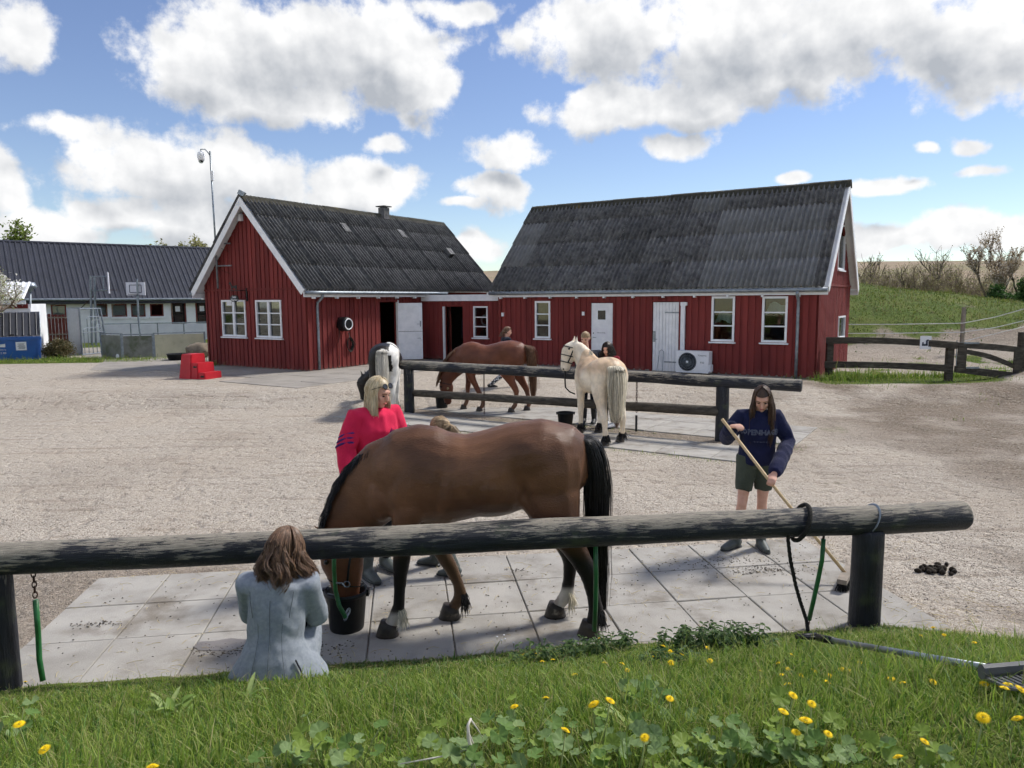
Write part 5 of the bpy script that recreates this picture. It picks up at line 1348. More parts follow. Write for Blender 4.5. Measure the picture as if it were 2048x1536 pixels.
for (x_, u, nm, lab) in ((1000, .29, 'chain_tether', 'rusty chain hanging from the rear rail beside the chestnut horse'), (1304, .775, 'chain_tether', 'rusty chain with a dark sleeve hanging right of the dun horse')):
    top = tL.lerp(tR, u) + Vector((0, 0, -.1)); T_ = thing(nm, top, lab, 'chain', 'chains on the rear rail')
    chain(MB(), top, top + Vector((0, 0, -.9 if u < .5 else -.62)), .016, .06).make('chain', 'rust', T_)
    if u > .5: MB().tube([top + Vector((0, 0, -.62)), top + Vector((0, 0, -.92))], .022, 6).make('sleeve', 'black_plastic', T_)
# ================================================================== buckets
def bucket(p, r, h, label):
    T_ = thing('bucket', p, label, 'bucket', 'black feed buckets')
    c = Vector(p)
    MB().lathe(c, [(0, .012), (r*.80, .0), (r*.82, .02), (r*.98, h*.9), (r*1.03, h*.9), (r*1.06, h*.93), (r*1.04, h), (r*.97, h), (r*.94, h*.92), (r*.78, .03), (0, .03)], 28).make('pail', 'black_plastic', T_, True)
    MB().tube([c + Vector((r*1.05*math.cos(t), r*.95*math.sin(t)*.25 - .0, h*.95 - abs(math.sin(t))*r*.35)) for t in np.linspace(0, math.pi, 14)], .006, 6).make('handle', 'steel', T_)
    for s_ in (-1, 1): MB().box(c + Vector((s_*r*1.06, 0, h*.93)), (.02, .05, .05)).make('lug', 'black_plastic', T_)
    return T_
bk1 = gz(693, 1258, .02); bucket((bk1.x, bk1.y+.02, .022), .155, .30, 'black bucket the bay horse is eating from')
bk2 = gz(1131, 852, .02); bucket((bk2.x, bk2.y, .022), .16, .27, 'empty black bucket standing beside the dun horse')
bk3 = gz(884, 815, .02); bucket((bk3.x, bk3.y, .022), .155, .31, 'black bucket under the chestnut horse\'s muzzle')
# ================================================================== broom, fork, dung, litter
# dung heap of single balls
dp = gz(1868, 1142); DG = thing('dung_heap', (dp.x, dp.y, 0), 'dark horse droppings on the gravel right of the front post', 'dung')
dm = MB()
for i in range(34): dm.ball((dp.x + random.gauss(0, .085), dp.y + random.gauss(0, .045), .014+abs(random.gauss(0, .009))), (random.uniform(.022, .036), random.uniform(.018, .03), random.uniform(.016, .026)), Matrix.Rotation(random.uniform(0, 3), 3, 'Z'), 7, 5)
stuff(dm.make('droppings', 'dung', DG, True))
# manure fork lying on the bank
_tt = np.arange(.6, 17, .003)
def onbank(x, y, lift=0.0):
    """where the sight line meets the ground surface"""
    r = ray(x, y); X, Y, Z = r.x*_tt, r.y*_tt, r.z*_tt+CAM_H; k = np.argmax(Z <= ground_z(X, Y)+lift); return Vector((X[k], Y[k], Z[k]))
a = onbank(1660, 1280, .075); b = onbank(1986, 1338, .075); FK = thing('manure_fork', a, 'manure fork with an aluminium shaft lying in the grass', 'fork')
MB().tube([a, b], .0155, 10).make('shaft', 'steel', FK, True); fk = (b-a).normalized(); MB().tube([a - fk*.12, a + fk*.03], .021, 8).make('grip_socket', 'black_plastic', FK, True)
sd_ = Vector((0, 0, 1)).cross(fk).normalized(); g_ = a - fk*.12
MB().tube([g_, g_ - fk*.05 + sd_*.055, g_ - fk*.13 + sd_*.06], .011, 6).make('grip', 'black_plastic', FK, True); MB().tube([g_, g_ - fk*.05 - sd_*.055, g_ - fk*.13 - sd_*.06], .011, 6).make('grip', 'black_plastic', FK, True); MB().tube([g_ - fk*.13 - sd_*.065, g_ - fk*.13 + sd_*.065], .014, 6).make('grip', 'black_plastic', FK, True)
MB().tube([b - fk*.02, b + fk*.14], [.022, .018], 8).make('head_socket', 'black_plastic', FK, True)
hb = b + fk*.13
MB().tube([hb - sd_*.16 + Vector((0, 0, .02)), hb + sd_*.16 + Vector((0, 0, .02))], [(.02, .03)]*2, 8).make('head_bar', 'grey_plastic', FK)
for i in range(14):
    o_ = hb + sd_*(-.15+.30*i/13); MB().tube([o_, o_ + fk*.12 + Vector((0, 0, -.025)), o_ + fk*.26 + Vector((0, 0, -.02)), o_ + fk*.38 + Vector((0, 0, .02))], [.008, .007, .006, .004], 5).make('tine', 'grey_plastic', FK)
# push broom
bh = gz(1692, 1160, .06); bt = gy(1444, 838, 6.72)
BR = thing('push_broom', (bh.x, bh.y, 0), 'push broom with a long pale wooden handle', 'broom')
MB().tube([bt, bt.lerp(bh, .5), bh + Vector((0, 0, .05))], .0145, 10).make('handle', 'raw_wood', BR, True)
bdv = Vector((.55, .83, 0)); MB().box(bh + Vector((0, 0, .05)), (.42, .075, .04), Matrix.Rotation(math.atan2(bdv.y, bdv.x), 3, 'Z')).make('head', 'fence_grey', BR)
brs = []
for i in range(420):
    u, v = random.uniform(-.2, .2), random.uniform(-.03, .03); s2 = Vector((-bdv.y, bdv.x, 0)); q0_ = bh + bdv*u + s2*v + Vector((0, 0, .04)); q1_ = bh + bdv*(u*1.06+random.gauss(0, .008)) + s2*(v*1.5+random.gauss(0, .008)); q1_.z = .02
    brs.append([tuple(q0_.lerp(q1_, k/2)) for k in range(3)])
put('bristles', strands(brs, .004, .002, 3), 'black_plastic', BR)
# wet patch with feed on the slabs left of the sitting woman
wp = MB(); c0 = gz(445, 1296); wn = 40
for j in range(wn):
    t = 2*math.pi*j/wn; k_ = 1+.35*mnoise.noise(Vector((math.cos(t)*1.6, math.sin(t)*1.6, 3))) ; wp.v.append(Vector((c0.x + .20*k_*math.cos(t), c0.y + .085*k_*math.sin(t)+.02*math.cos(t), .0285)))
wp.f = [tuple(range(wn))]
mat('wet_concrete', lin(128,122,116), lin(110,104,98), 6, .35, .1, spec=.5)
o_ = wp.make('puddle', 'wet_concrete'); struct(o_)
# crumbs of feed, soil and chopped straw lying on the paving and the yard
def litter(name, pts, size, cols, flat=.5):
    k = len(pts); g = np.random.default_rng(len(pts)); sz = g.uniform(size[0], size[1], (k, 1, 3))*np.array([1, 1, flat]); ang = g.uniform(0, 6.28, k)
    Rm = np.stack([np.stack([np.cos(ang), -np.sin(ang), 0*ang], -1), np.stack([np.sin(ang), np.cos(ang), 0*ang], -1), np.tile([0, 0, 1.], (k, 1))], 1)
    V_ = np.einsum('kij,kvj->kvi', Rm, octa[None]*sz) + np.asarray(pts)[:, None]; F_ = (of_[None] + (np.arange(k)*6)[:, None, None]).reshape(-1, 3)
    me = np_mesh(name, V_.reshape(-1, 3), F_, False); tint(me, np.repeat(np.array(cols)[g.integers(0, len(cols), k)], 6, 0)); return stuff(put(name, me, 'plain_tint'))
pts = []
def clump(px_, py_, n_, sx_, sy_, z_=.027):
    c = gz(px_, py_, z_)
    for _ in range(n_): pts.append((c.x + random.gauss(0, sx_), c.y + random.gauss(0, sy_), z_))
clump(450, 1300, 110, .12, .05); clump(190, 1248, 60, .10, .03); clump(1410, 1130, 110, .3, .10); clump(1530, 1140, 200, .22, .06); clump(1500, 1120, 90, .3, .05); clump(1030, 1140, 26, .05, .02); clump(1000, 1175, 20, .3, .1); clump(660, 1300, 50, .1, .08); clump(1350, 840, 60, .5, .2, .024); clump(1180, 845, 40, .5, .2, .024); clump(1290, 1090, 60, .5, .1)
for _ in range(500): 
    c = O3 + E1*random.uniform(-2.6, 3.9) + E2*random.uniform(4.9, 6.7); pts.append((c.x, c.y, .027))
for _ in range(2600):
    x_, y_ = random.uniform(-7, 8), 7 + random.expovariate(1/4.0)
    if y_ < 19 and not on_rear(x_, y_): pts.append((x_, y_, float(ground_z(x_, y_))+.003))
litter('crumbs', pts, (.003, .011), [lin(60,52,44)[:3], lin(84,74,62)[:3], lin(48,42,36)[:3], lin(120,108,88)[:3]])
def straws(n, fn, seed, zoff=.006, L=(.03, .11)):
    g = random.Random(seed); P = []
    for _ in range(n):
        x, y = fn(g); a = g.uniform(0, 6.28); l = g.uniform(*L); z = float(ground_z(x, y)) + zoff; dx, dy = math.cos(a)*l/2, math.sin(a)*l/2; b_ = g.uniform(-.15, .15)*l
        P.append([(x-dx, y-dy, z), (x-dy*b_/l, y+dx*b_/l, z+.006), (x+dx, y+dy, z)])
    return P
def sfn(g):
    k = g.random()
    if k < .45: c = O3 + E1*g.uniform(-2.7, 4.0) + E2*g.uniform(4.75, 6.8); return c.x, c.y
    if k < .75: return g.uniform(2.9, 4.2), g.gauss(4.9, .55)
    return g.uniform(-3.6, 4), g.gauss(7.0, .5)
zs = straws(900, sfn, 5, .03)
me_ = strands(zs, .0016, .0012, 3); stuff(put('straw', me_, 'straw'))
# twig and dead stalks in the near grass
tg = onbank(945, 1536, .05); TW = thing('dead_twig', tg, 'bare white forked twig sticking up from the grass at the bottom edge', 'twig')
Yq = tg.y; MB().tube([gy(948, 1545, Yq), gy(944, 1510, Yq), gy(937, 1475, Yq), gy(936, 1450, Yq), gy(942, 1437, Yq+.02)], [.006, .0055, .005, .004, .003], 6).make('stem', 'dry_wood', TW, True)
MB().tube([gy(940, 1437, Yq+.02), gy(953, 1455, Yq+.02), gy(966, 1476, Yq+.04)], [.003, .002, .001], 5).make('branch', 'dry_wood', TW, True); MB().tube([gy(939, 1470, Yq), gy(948, 1490, Yq+.02), gy(953, 1500, Yq+.03)], [.003, .002, .001], 5).make('branch', 'dry_wood', TW, True); MB().tube([gy(938, 1497, Yq), gy(900, 1510, Yq-.02), gy(800, 1528, Yq-.05)], [.003, .0025, .0015], 5).make('branch', 'dry_wood', TW, True)
# ================================================================== horses
TORSO = [(-.70,1.36,1.10,.08),(-.64,1.45,1.0,.18),(-.52,1.535,.99,.25),(-.36,1.575,1.03,.285),(-.2,1.555,.985,.28),(-.05,1.51,.90,.285),(.14,1.465,.85,.295),(.32,1.48,.80,.285),(.46,1.525,.80,.255),(.57,1.545,.83,.225),(.68,1.50,.87,.21),(.80,1.38,.93,.18),(.88,1.26,1.02,.11)]
NECK_DOWN = [((.58,0,1.22),.29,.15),((.76,0,1.14),.30,.135),((.91,0,1.02),.265,.118),((1.02,0,.87),.215,.10),((1.10,0,.73),.172,.09),((1.145,0,.64),.14,.085)]
HEAD_DOWN = [((1.175,0,.70),.08,.07),((1.15,0,.61),.145,.10),((1.12,0,.50),.165,.105),((1.105,0,.40),.135,.085),((1.10,0,.31),.108,.07),((1.095,0,.23),.09,.062),((1.085,0,.165),.082,.06),((1.075,0,.125),.05,.042)]
# legs: (x, y, z, half depth, half width)
LEGS_A = dict(
 lf=[(0.56,0.13,1.05,0.160,0.090),(0.6,0.145,0.92,0.125,0.085),(0.635,0.15,0.8,0.092,0.070),(0.648,0.15,0.65,0.070,0.058),(0.662,0.15,0.52,0.063,0.058),(0.668,0.15,0.465,0.055,0.050),(0.676,0.15,0.34,0.044,0.040),(0.686,0.15,0.22,0.046,0.042),(0.7,0.15,0.165,0.054,0.050),(0.735,0.15,0.105,0.045,0.044),(0.755,0.15,0.07,0.052,0.051)],
 rf=[(0.54,-0.13,1.05,0.160,0.090),(0.55,-0.14,0.9,0.125,0.085),(0.5,-0.14,0.74,0.085,0.068),(0.43,-0.14,0.6,0.068,0.058),(0.365,-0.14,0.47,0.062,0.056),(0.33,-0.14,0.41,0.056,0.052),(0.275,-0.14,0.28,0.044,0.040),(0.255,-0.14,0.2,0.051,0.045),(0.262,-0.14,0.155,0.054,0.049),(0.3,-0.14,0.1,0.045,0.044),(0.325,-0.14,0.065,0.052,0.051)],
 lh=[(-0.38,0.13,1.15,0.270,0.120),(-0.44,0.16,0.98,0.210,0.120),(-0.5,0.165,0.82,0.145,0.100),(-0.575,0.165,0.68,0.095,0.075),(-0.645,0.165,0.56,0.077,0.059),(-0.69,0.165,0.48,0.073,0.054),(-0.705,0.165,0.42,0.061,0.050),(-0.73,0.165,0.3,0.051,0.042),(-0.75,0.165,0.2,0.056,0.047),(-0.745,0.165,0.155,0.057,0.050),(-0.725,0.165,0.1,0.047,0.046),(-0.715,0.165,0.065,0.054,0.053)],
 rh=[(-0.34,-0.13,1.15,0.270,0.120),(-0.38,-0.16,0.98,0.210,0.120),(-0.41,-0.165,0.82,0.145,0.100),(-0.48,-0.165,0.68,0.095,0.075),(-0.55,-0.165,0.56,0.077,0.059),(-0.59,-0.165,0.47,0.070,0.054),(-0.59,-0.165,0.41,0.059,0.050),(-0.58,-0.165,0.3,0.049,0.042),(-0.57,-0.165,0.2,0.056,0.047),(-0.555,-0.165,0.155,0.057,0.050),(-0.51,-0.165,0.1,0.047,0.046),(-0.49,-0.165,0.065,0.054,0.053)])
LEGS_SQ = dict(
 lf=[(0.56,0.13,1.05,0.160,0.090),(0.57,0.145,0.92,0.125,0.085),(0.565,0.15,0.8,0.092,0.070),(0.56,0.15,0.65,0.070,0.058),(0.558,0.15,0.52,0.063,0.058),(0.556,0.15,0.465,0.055,0.050),(0.55,0.15,0.34,0.045,0.041),(0.545,0.15,0.22,0.046,0.042),(0.55,0.15,0.165,0.055,0.051),(0.58,0.15,0.105,0.047,0.046),(0.6,0.15,0.07,0.054,0.053)],
 rf=[(0.56,-0.13,1.05,0.160,0.090),(0.55,-0.145,0.92,0.125,0.085),(0.53,-0.15,0.8,0.092,0.070),(0.505,-0.15,0.65,0.070,0.058),(0.49,-0.15,0.52,0.063,0.058),(0.485,-0.15,0.465,0.055,0.050),(0.475,-0.15,0.34,0.045,0.041),(0.47,-0.15,0.22,0.046,0.042),(0.475,-0.15,0.165,0.055,0.051),(0.505,-0.15,0.105,0.047,0.046),(0.525,-0.15,0.07,0.054,0.053)],
 lh=LEGS_A['lh'], rh=LEGS_A['rh'])
def horse(name, label, loc, heading, scale, coat, neck=NECK_DOWN, head=HEAD_DOWN, legs=LEGS_A, torso=TORSO, width=1.0, mane=None, tail=None, hoof_m='hoof_dark', voxel=.017, ears=None, ear_d=None, feather=None):
    loc = Vector(loc); T_ = thing(name, loc, label, 'horse', None)
    Mx = Matrix.Translation(loc) @ Matrix.Rotation(heading, 4, 'Z') @ Matrix.Diagonal((scale, scale*width, scale, 1))
    mb = MB()
    mb.loft([((x, 0, (t+b)/2), (t-b)/2, w) for x, t, b, w in torso], n=20)
    mb.loft([(c, a, b) + ((q[3],) if len(q) > 3 else ()) for q in neck for c, a, b in [q[:3]]], n=16)
    mb.loft([(c, a, b) + ((q[3],) if len(q) > 3 else ()) for q in head for c, a, b in [q[:3]]], n=16)
    # muscle masses: shoulder, breast, haunch, belly
    for s_ in (-1, 1):
        mb.ball((.58, s_*.13, 1.12), (.17, .11, .27), Matrix.Rotation(-.35, 3, 'Y')); mb.ball((-.40, s_*.13, 1.22), (.27, .155, .30)); mb.ball((-.35, s_*.17, .99), (.11, .08, .15)); mb.ball((.80, s_*.075, 1.02), (.11, .10, .19))
    mb.ball((.03, 0, 1.12), (.42, .30, .27))
    for k_, lg in legs.items():
        mb.loft([((x, y, z), d, w) for x, y, z, d, w in lg], n=12)
    hp0, hp1 = Vector(head[0][0]), Vector(head[-1][0]); hdir = (hp1-hp0).normalized()
    lat = Vector(head[0][3]) if len(head[0]) > 3 else Vector((0, 1, 0)); face = lat.cross(hdir).normalized()
    nk = Vector(neck[-2][0]) - Vector(neck[-1][0])
    if face.dot(nk) > 0: face = -face
    for s_ in (-1, 1):   # ears
        b_ = hp0 + lat*(s_*.055) + face*.02; e_ = ear_d or (-hdir*.8 + face*.25); e_ = Vector(e_).normalized()
        mb.loft([(b_ + e_*-.03, .028, .03), (b_ + e_*.04, .03, .028), (b_ + e_*.10, .024, .016), (b_ + e_*.165, .006, .005)], lat, 8)
    me = fuse(mb, voxel, 6, .5)
    # muscle relief: hollow of the flank, groove behind the shoulder, hip point, ribs, stifle line
    co = coords(me).astype(float); x, y, z = co.T; sd = np.sign(y); on = sstep(.08, .16, np.abs(y))
    gs = lambda a, b, c: np.exp(-(a/b)**2/1.0)*1.0 if c is None else np.exp(-(a/b)**2-(c[0]/c[1])**2)
    dy = -.030*gs(x+.17, .075, (z-1.22, .15)) - .018*gs(x-.37+.25*(z-1.1), .045, (z-1.12, .24)) + .016*gs(x+.27, .06, (z-1.40, .06)) - .014*gs(x+.27-.5*(z-1.0), .04, (z-1.03, .16))
    dy += .012*gs(x-.56, .09, (z-1.2, .2)) - .012*gs(x-.80, .05, (z-1.15, .22)) + .0035*np.sin(x*52+z*6)*gs(x-.12, .2, (z-1.12, .16)) + .010*gs(x+.50, .08, (z-1.15, .14)) - .010*gs(x+.60, .04, (z-1.05, .2))
    co[:, 1] += sd*dy*on; me.vertices.foreach_set('co', co.astype(np.float32).ravel()); me.update()
    co = coords(me); tint(me, coat(co, me)); body = put('body', me, 'coat', T_); body.matrix_basis = Mx
    # eyes, nostrils
    ec = Vector(head[2][0]).lerp(Vector(head[1][0]), .45) + face*(head[2][1]*.52)
    for s_ in (-1, 1):
        o = MB().ball(ec + lat*(s_*head[2][2]*.90), (.02, .02, .02)).make('eye', 'eye', T_, True); o.matrix_basis = Mx
        nc = Vector(head[-2][0]) + face*.05 + lat*(s_*.042); o = MB().ball(nc, (.014, .012, .018)).make('nostril', 'eye', T_, True); o.matrix_basis = Mx
    # hooves
    for k_, lg in legs.items():
        x, y, z, d, w = lg[-1]; px_, py_ = lg[-2][0], lg[-2][1]; fx = .035
        hf_ = MB(); rr = [(.052, .10), (.059, .055), (.068, .012), (.070, 0), (0, 0)]
        V = []; n = 16
        for (r_, zz) in rr:
            for j in range(n):
                t = 2*math.pi*j/n; V.append((x + .005 + (r_*1.12)*math.cos(t) + fx*(1-zz/.10)*.6*(1 if math.cos(t) > -.3 else .3), y + r_*math.sin(t), zz + (.018*math.cos(t) if zz > .05 else 0)))
        Fc = [(i*n+j, i*n+(j+1) % n, (i+1)*n+(j+1) % n, (i+1)*n+j) for i in range(len(rr)-1) for j in range(n)] + [tuple(range(n))]
        hf_.add(V, Fc); o = put('hoof', clean(mesh('hoof', hf_.v, hf_.f, True)), hoof_m, T_); o.matrix_basis = Mx
    for key, fm in (feather or {}).items():
        g = np.random.default_rng(len(key)*7+ord(key[0])); lg = legs[key]; fx, fy, fz, fd, fw = lg[-3]; P = []
        for _ in range(150):
            a = g.uniform(-1.3, 1.3); b = np.array([fx - fd*.9*math.cos(a), fy + fw*.95*math.sin(a), fz + g.uniform(-.03, .05)]); d = np.array([-math.cos(a)*.45, math.sin(a)*.4, -1.0]) + g.normal(0, .12, 3); L = g.uniform(.05, .11)
            P.append([b + d*L*t + np.array([.02*t*t, 0, 0]) for t in (0, .4, .75, 1.0)])
        o = put('feather', strands(P, .0035, .0008, 3), fm, T_); o.matrix_basis = Mx
    if mane:
        P = np.array(mane(np.random.default_rng(len(name)+int(abs(loc.x)*10)))); o = put('mane', strands(P, .0042, .001, 3), mane.m, T_); o.matrix_basis = Mx
    if tail:
        o = put('tail', strands(tail(np.random.default_rng(3)), .0034, .0008, 3), tail.m, T_); o.matrix_basis = Mx
    return T_, Mx
def spline(pts, n):
    """catmull-rom through points"""
    P = np.array([tuple(p) for p in pts], float); P = np.vstack([2*P[0]-P[1], P, 2*P[-1]-P[-2]]); m_ = len(P)-3; out = []
    for i in range(n):
        u = i/(n-1)*m_; k = min(int(u), m_-1); t = u-k; a, b, c, d = P[k:k+4]
        out.append(.5*((2*b)+(-a+c)*t+(2*a-5*b+4*c-d)*t*t+(-a+3*b-3*c+d)*t**3))
    return np.array(out)
def make_mane(crest, fall, length, n, m, spread=.03, up=0.0, jit=.02, seg=7):
    """locks rooted along the crest, falling along 'fall' (direction) or standing when up=1"""
    C = spline(crest, 60)
    def f(g):
        out = []
        for _ in range(n):
            u = g.random()*(len(C)-1); k = int(u); p = C[k]*(1-(u-k)) + C[min(k+1, len(C)-1)]*(u-k)
            t = C[min(k+1, len(C)-1)] - C[max(k-1, 0)]; t /= np.linalg.norm(t)+1e-9
            nrm = np.cross(t, [0, 1, 0]); nrm = nrm if (nrm[2] > 0 or nrm[0] > 0) else -nrm
            side = g.normal(0, spread); L = length*g.uniform(.6, 1.1)*min(1, .18+2.2*u/len(C)); r0 = p + np.array([0, side*.6, 0]) - nrm*.02
            d0 = nrm*(.6+up) + np.array([0, np.sign(fall[1])*.35+side*6, 0])*(1-up); pts = []; q = r0.copy(); v = d0/np.linalg.norm(d0); fl = np.array(fall)/np.linalg.norm(fall)
            for s_ in range(seg):
                pts.append(q.copy()); v = v*(1-.42*(1-up)) + fl*.42*(1-up) + g.normal(0, jit, 3); v /= np.linalg.norm(v)+1e-9; q = q + v*L/(seg-1)
            out.append(pts)
        return out
    f.m = m; return f
def make_tail(path, n, rad, m, seg=14, root_r=.02):
    C = spline(path, seg)
    def f(g):
        out = []
        for _ in range(n):
            a, b = g.normal(0, 1, 2); L = g.uniform(.55, 1.02) if g.random() < .7 else 1.0; pts = []
            w1, w2 = g.uniform(0, 6.28, 2)
            for s_ in range(seg):
                u = s_/(seg-1)*L; k = min(int(u*(seg-1)), seg-2); t = u*(seg-1)-k; c = C[k]*(1-t)+C[k+1]*t
                r_ = np.interp(u, [0, .15, .5, .85, 1], [root_r, rad*.8, rad, rad*.8, rad*.45]); wv_ = .013*math.sin(u*(7+a)+w1)*u**.5
                pts.append(c + np.array([a*r_*.7 + wv_, b*r_*.8 + .008*math.sin(u*8+w2), g.normal(0, .003)]))
            out.append(pts)
        return out
    f.m = m; return f
def mixc(a, b, t): return np.asarray(a)[None]*(1-t[:, None]) + np.asarray(b)[None]*t[:, None]
def nz(co, s, seed=0): return np.array([mnoise.noise(Vector((float(p[0])*s+seed, float(p[1])*s, float(p[2])*s))) for p in co])
L3 = lambda *c: np.array(lin(*c)[:3])
mat('hoof_dark', lin(70,62,54), lin(46,40,36), 14, .45, .15, 60, spec=.45, c3=lin(150,140,124), s3=9, t3=(.58,.75), obj=True)
mat('halter', lin(34,38,40), lin(26,28,30), 20, .7, .2, 120)
def near_leg(co, key, legs, r=.12):
    pts = np.array([q[:3] for q in legs[key] if q[2] < .75]); d = np.min(np.linalg.norm(co[:, None]-pts[None], axis=2), axis=1); return d < r
def coat_bay(co, me):
    z = co[:, 2]; x = co[:, 0]; n = nz(co, 2.2); n2 = nz(co, 7, 3)
    c = mixc(L3(86,57,40), L3(116,80,56), np.clip(.5+n*.9+n2*.4, 0, 1))
    head_ = (x > .93) & (z < .85)
    c = np.where(head_[:, None], mixc(L3(102,66,47), L3(126,82,58), np.clip(.5+n, 0, 1)), c)
    low = sstep(.78, .55, z + .06*n2)*(x < .92); c = c*(1-low[:, None]) + L3(30,26,26)*low[:, None]
    for key, zz in (('lf', .17), ('rh', .20)):
        m_ = near_leg(co, key, LEGS_A)*sstep(zz+.04, zz-.01, z+.03*n2); c = c*(1-m_[:, None]) + L3(206,198,186)*m_[:, None]
    mz = head_*sstep(.26, .18, z); c = c*(1-mz[:, None]) + L3(58,44,40)*mz[:, None]
    bel = sstep(.92, .82, z)*(np.abs(x) < .5)*(np.abs(co[:, 1]) < .2)*.4; c = c*(1-bel[:, None]) + L3(132,98,66)*bel[:, None]
    return c
def crest_of(neck, start, k=.93):
    P = [Vector(q[0]) for q in neck]; out = [Vector(p) for p in start]
    for i in range(1, len(P)):
        d = (P[min(i+1, len(P)-1)]-P[i-1]).normalized(); u = d.cross(Vector((0, 1, 0))).normalized(); u = u if u.z+u.x > 0 else -u
        out.append(P[i] + u*(neck[i][1]*k))
    return out
bay_crest = crest_of(NECK_DOWN, [(.58,0,1.525)])
bay, bayM = horse('horse', 'bay horse with a black tail eating from a bucket behind the front rail', (-.15, 5.30, .024), math.pi, 1.0, coat_bay,
    mane=make_mane(bay_crest, (.12,.35,-1), .17, 2600, 'hair_black', .022, 0, .07), tail=make_tail([(-.62,0,1.44),(-.68,0,1.42),(-.735,0,1.31),(-.765,0,1.12),(-.77,.0,.9),(-.77,.02,.6),(-.785,.02,.36),(-.80,.03,.14)], 2400, .048, 'hair_black'), ear_d=(.55, 0, .25), feather=dict(lf='hair_cream', rh='hair_cream', rf='hair_black', lh='hair_black'))
# halter and green lead on the bay
def strap(pts, r, m, parent, Mx, name='halter_strap'): 
    o = MB().tube(pts, r, 6).make(name, m, parent, True); o.matrix_basis = Mx; return o
HL = thing('halter', bay.location + Vector((-1.1, 0, .4)), 'dark halter with steel rings on the bay horse\'s head', 'halter')
def ringpts(c, ax, ay, la, n=20): return [Vector(c) + Vector(ay)*(la[0]*math.cos(t)) + Vector(ax)*(la[1]*math.sin(t)) for t in np.linspace(0, 2*math.pi, n)]
for (c, a, b) in (((1.10, 0, .355), .135, .088), ((1.152, 0, .615), .158, .112)):
    strap([Vector(c) + Vector((a*math.cos(t), b*math.sin(t), .03*math.cos(t))) for t in np.linspace(0, 2*math.pi, 24)], (.004), 'halter', HL, bayM)
for s_ in (-1, 1): strap([(1.03, s_*.112, .60), (1.05, s_*.110, .50), (1.07, s_*.094, .365)], .008, 'halter', HL, bayM); strap(ringpts((1.07, s_*.102, .37), (0, 0, 1), (1, 0, 0), (.022, .022)), .004, 'steel', HL, bayM, 'ring')
LD = thing('lead_hose', (-1.28, 5.16, .5), 'green hose lead hanging in front of the bay horse\'s face into the bucket', 'lead', None)
Yq = 5.12; MB().tube([gy(668, 1092, Yq), gy(668, 1140, Yq), gy(671, 1180, Yq), gy(678, 1210, Yq-.02), gy(692, 1236, Yq-.06)], .0165, 8).make('hose', 'green_hose', LD, True)
chain(MB(), gy(692, 1234, Yq-.05), gy(704, 1204, Yq+.0), .022, .05).make('chain', 'steel', LD)
MB().tube([gy(672, 1166, Yq-.02), gy(684, 1166, Yq-.02), gy(690, 1174, Yq-.02)], .006, 6).make('snap_hook', 'steel', LD)
# ---------------- chestnut
def coat_ch(co, me):
    z = co[:, 2]; x = co[:, 0]; n = nz(co, 2.4, 5); n2 = nz(co, 8, 1)
    c = mixc(L3(98,56,40), L3(120,72,50), np.clip(.5+n*.8+n2*.3, 0, 1)); low = sstep(.55, .25, z)*(x < .92)*.75
    c = c*(1-low[:, None]) + L3(120,92,74)*low[:, None]; dk = sstep(.5, 1.1, x)*.35; c = c*(1-dk[:, None]) + L3(76,44,34)*dk[:, None]
    return c
ch_crest = bay_crest
LEGS_C = dict(LEGS_A); LEGS_C['lh'] = LEGS_A['rh'] and [(x+.10, -y, z, d, w) for x, y, z, d, w in LEGS_A['rh']]; LEGS_C['rh'] = [(x+.03, -y, z, d, w) for x, y, z, d, w in LEGS_A['lh']]
LEGS_C['lf'] = [(x, -y, z, d, w) for x, y, z, d, w in LEGS_A['rf']]; LEGS_C['rf'] = [(x, -y, z, d, w) for x, y, z, d, w in LEGS_A['lf']]
chs, chM = horse('horse', 'chestnut horse eating from a bucket behind the rear rail', (-.36, 16.12, .01), math.pi-.18, 1.0, coat_ch, legs=LEGS_C,
    mane=make_mane(ch_crest, (.1,.7,-1.2), .24, 900, 'hair_flaxen', .02, 0, .06), tail=make_tail([(-.63,0,1.46),(-.72,0,1.43),(-.79,0,1.3),(-.81,0,1.1),(-.82,0,.85),(-.84,.02,.55),(-.84,.02,.33)], 900, .062, 'hair_flaxen'), voxel=.024)
HC = thing('halter', chs.location + Vector((-1.1, .2, .4)), 'dark halter with a brass ring on the chestnut horse', 'halter')
for (c, a, b) in (((1.10, 0, .355), .135, .088), ((1.152, 0, .615), .158, .112)):
    strap([Vector(c) + Vector((a*math.cos(t), b*math.sin(t), .03*math.cos(t))) for t in np.linspace(0, 2*math.pi, 24)], .007, 'halter', HC, chM)
strap(ringpts((1.06, .105, .50), (0, 0, 1), (1, 0, 0), (.018, .018)), .006, 'straw', HC, chM, 'ring')
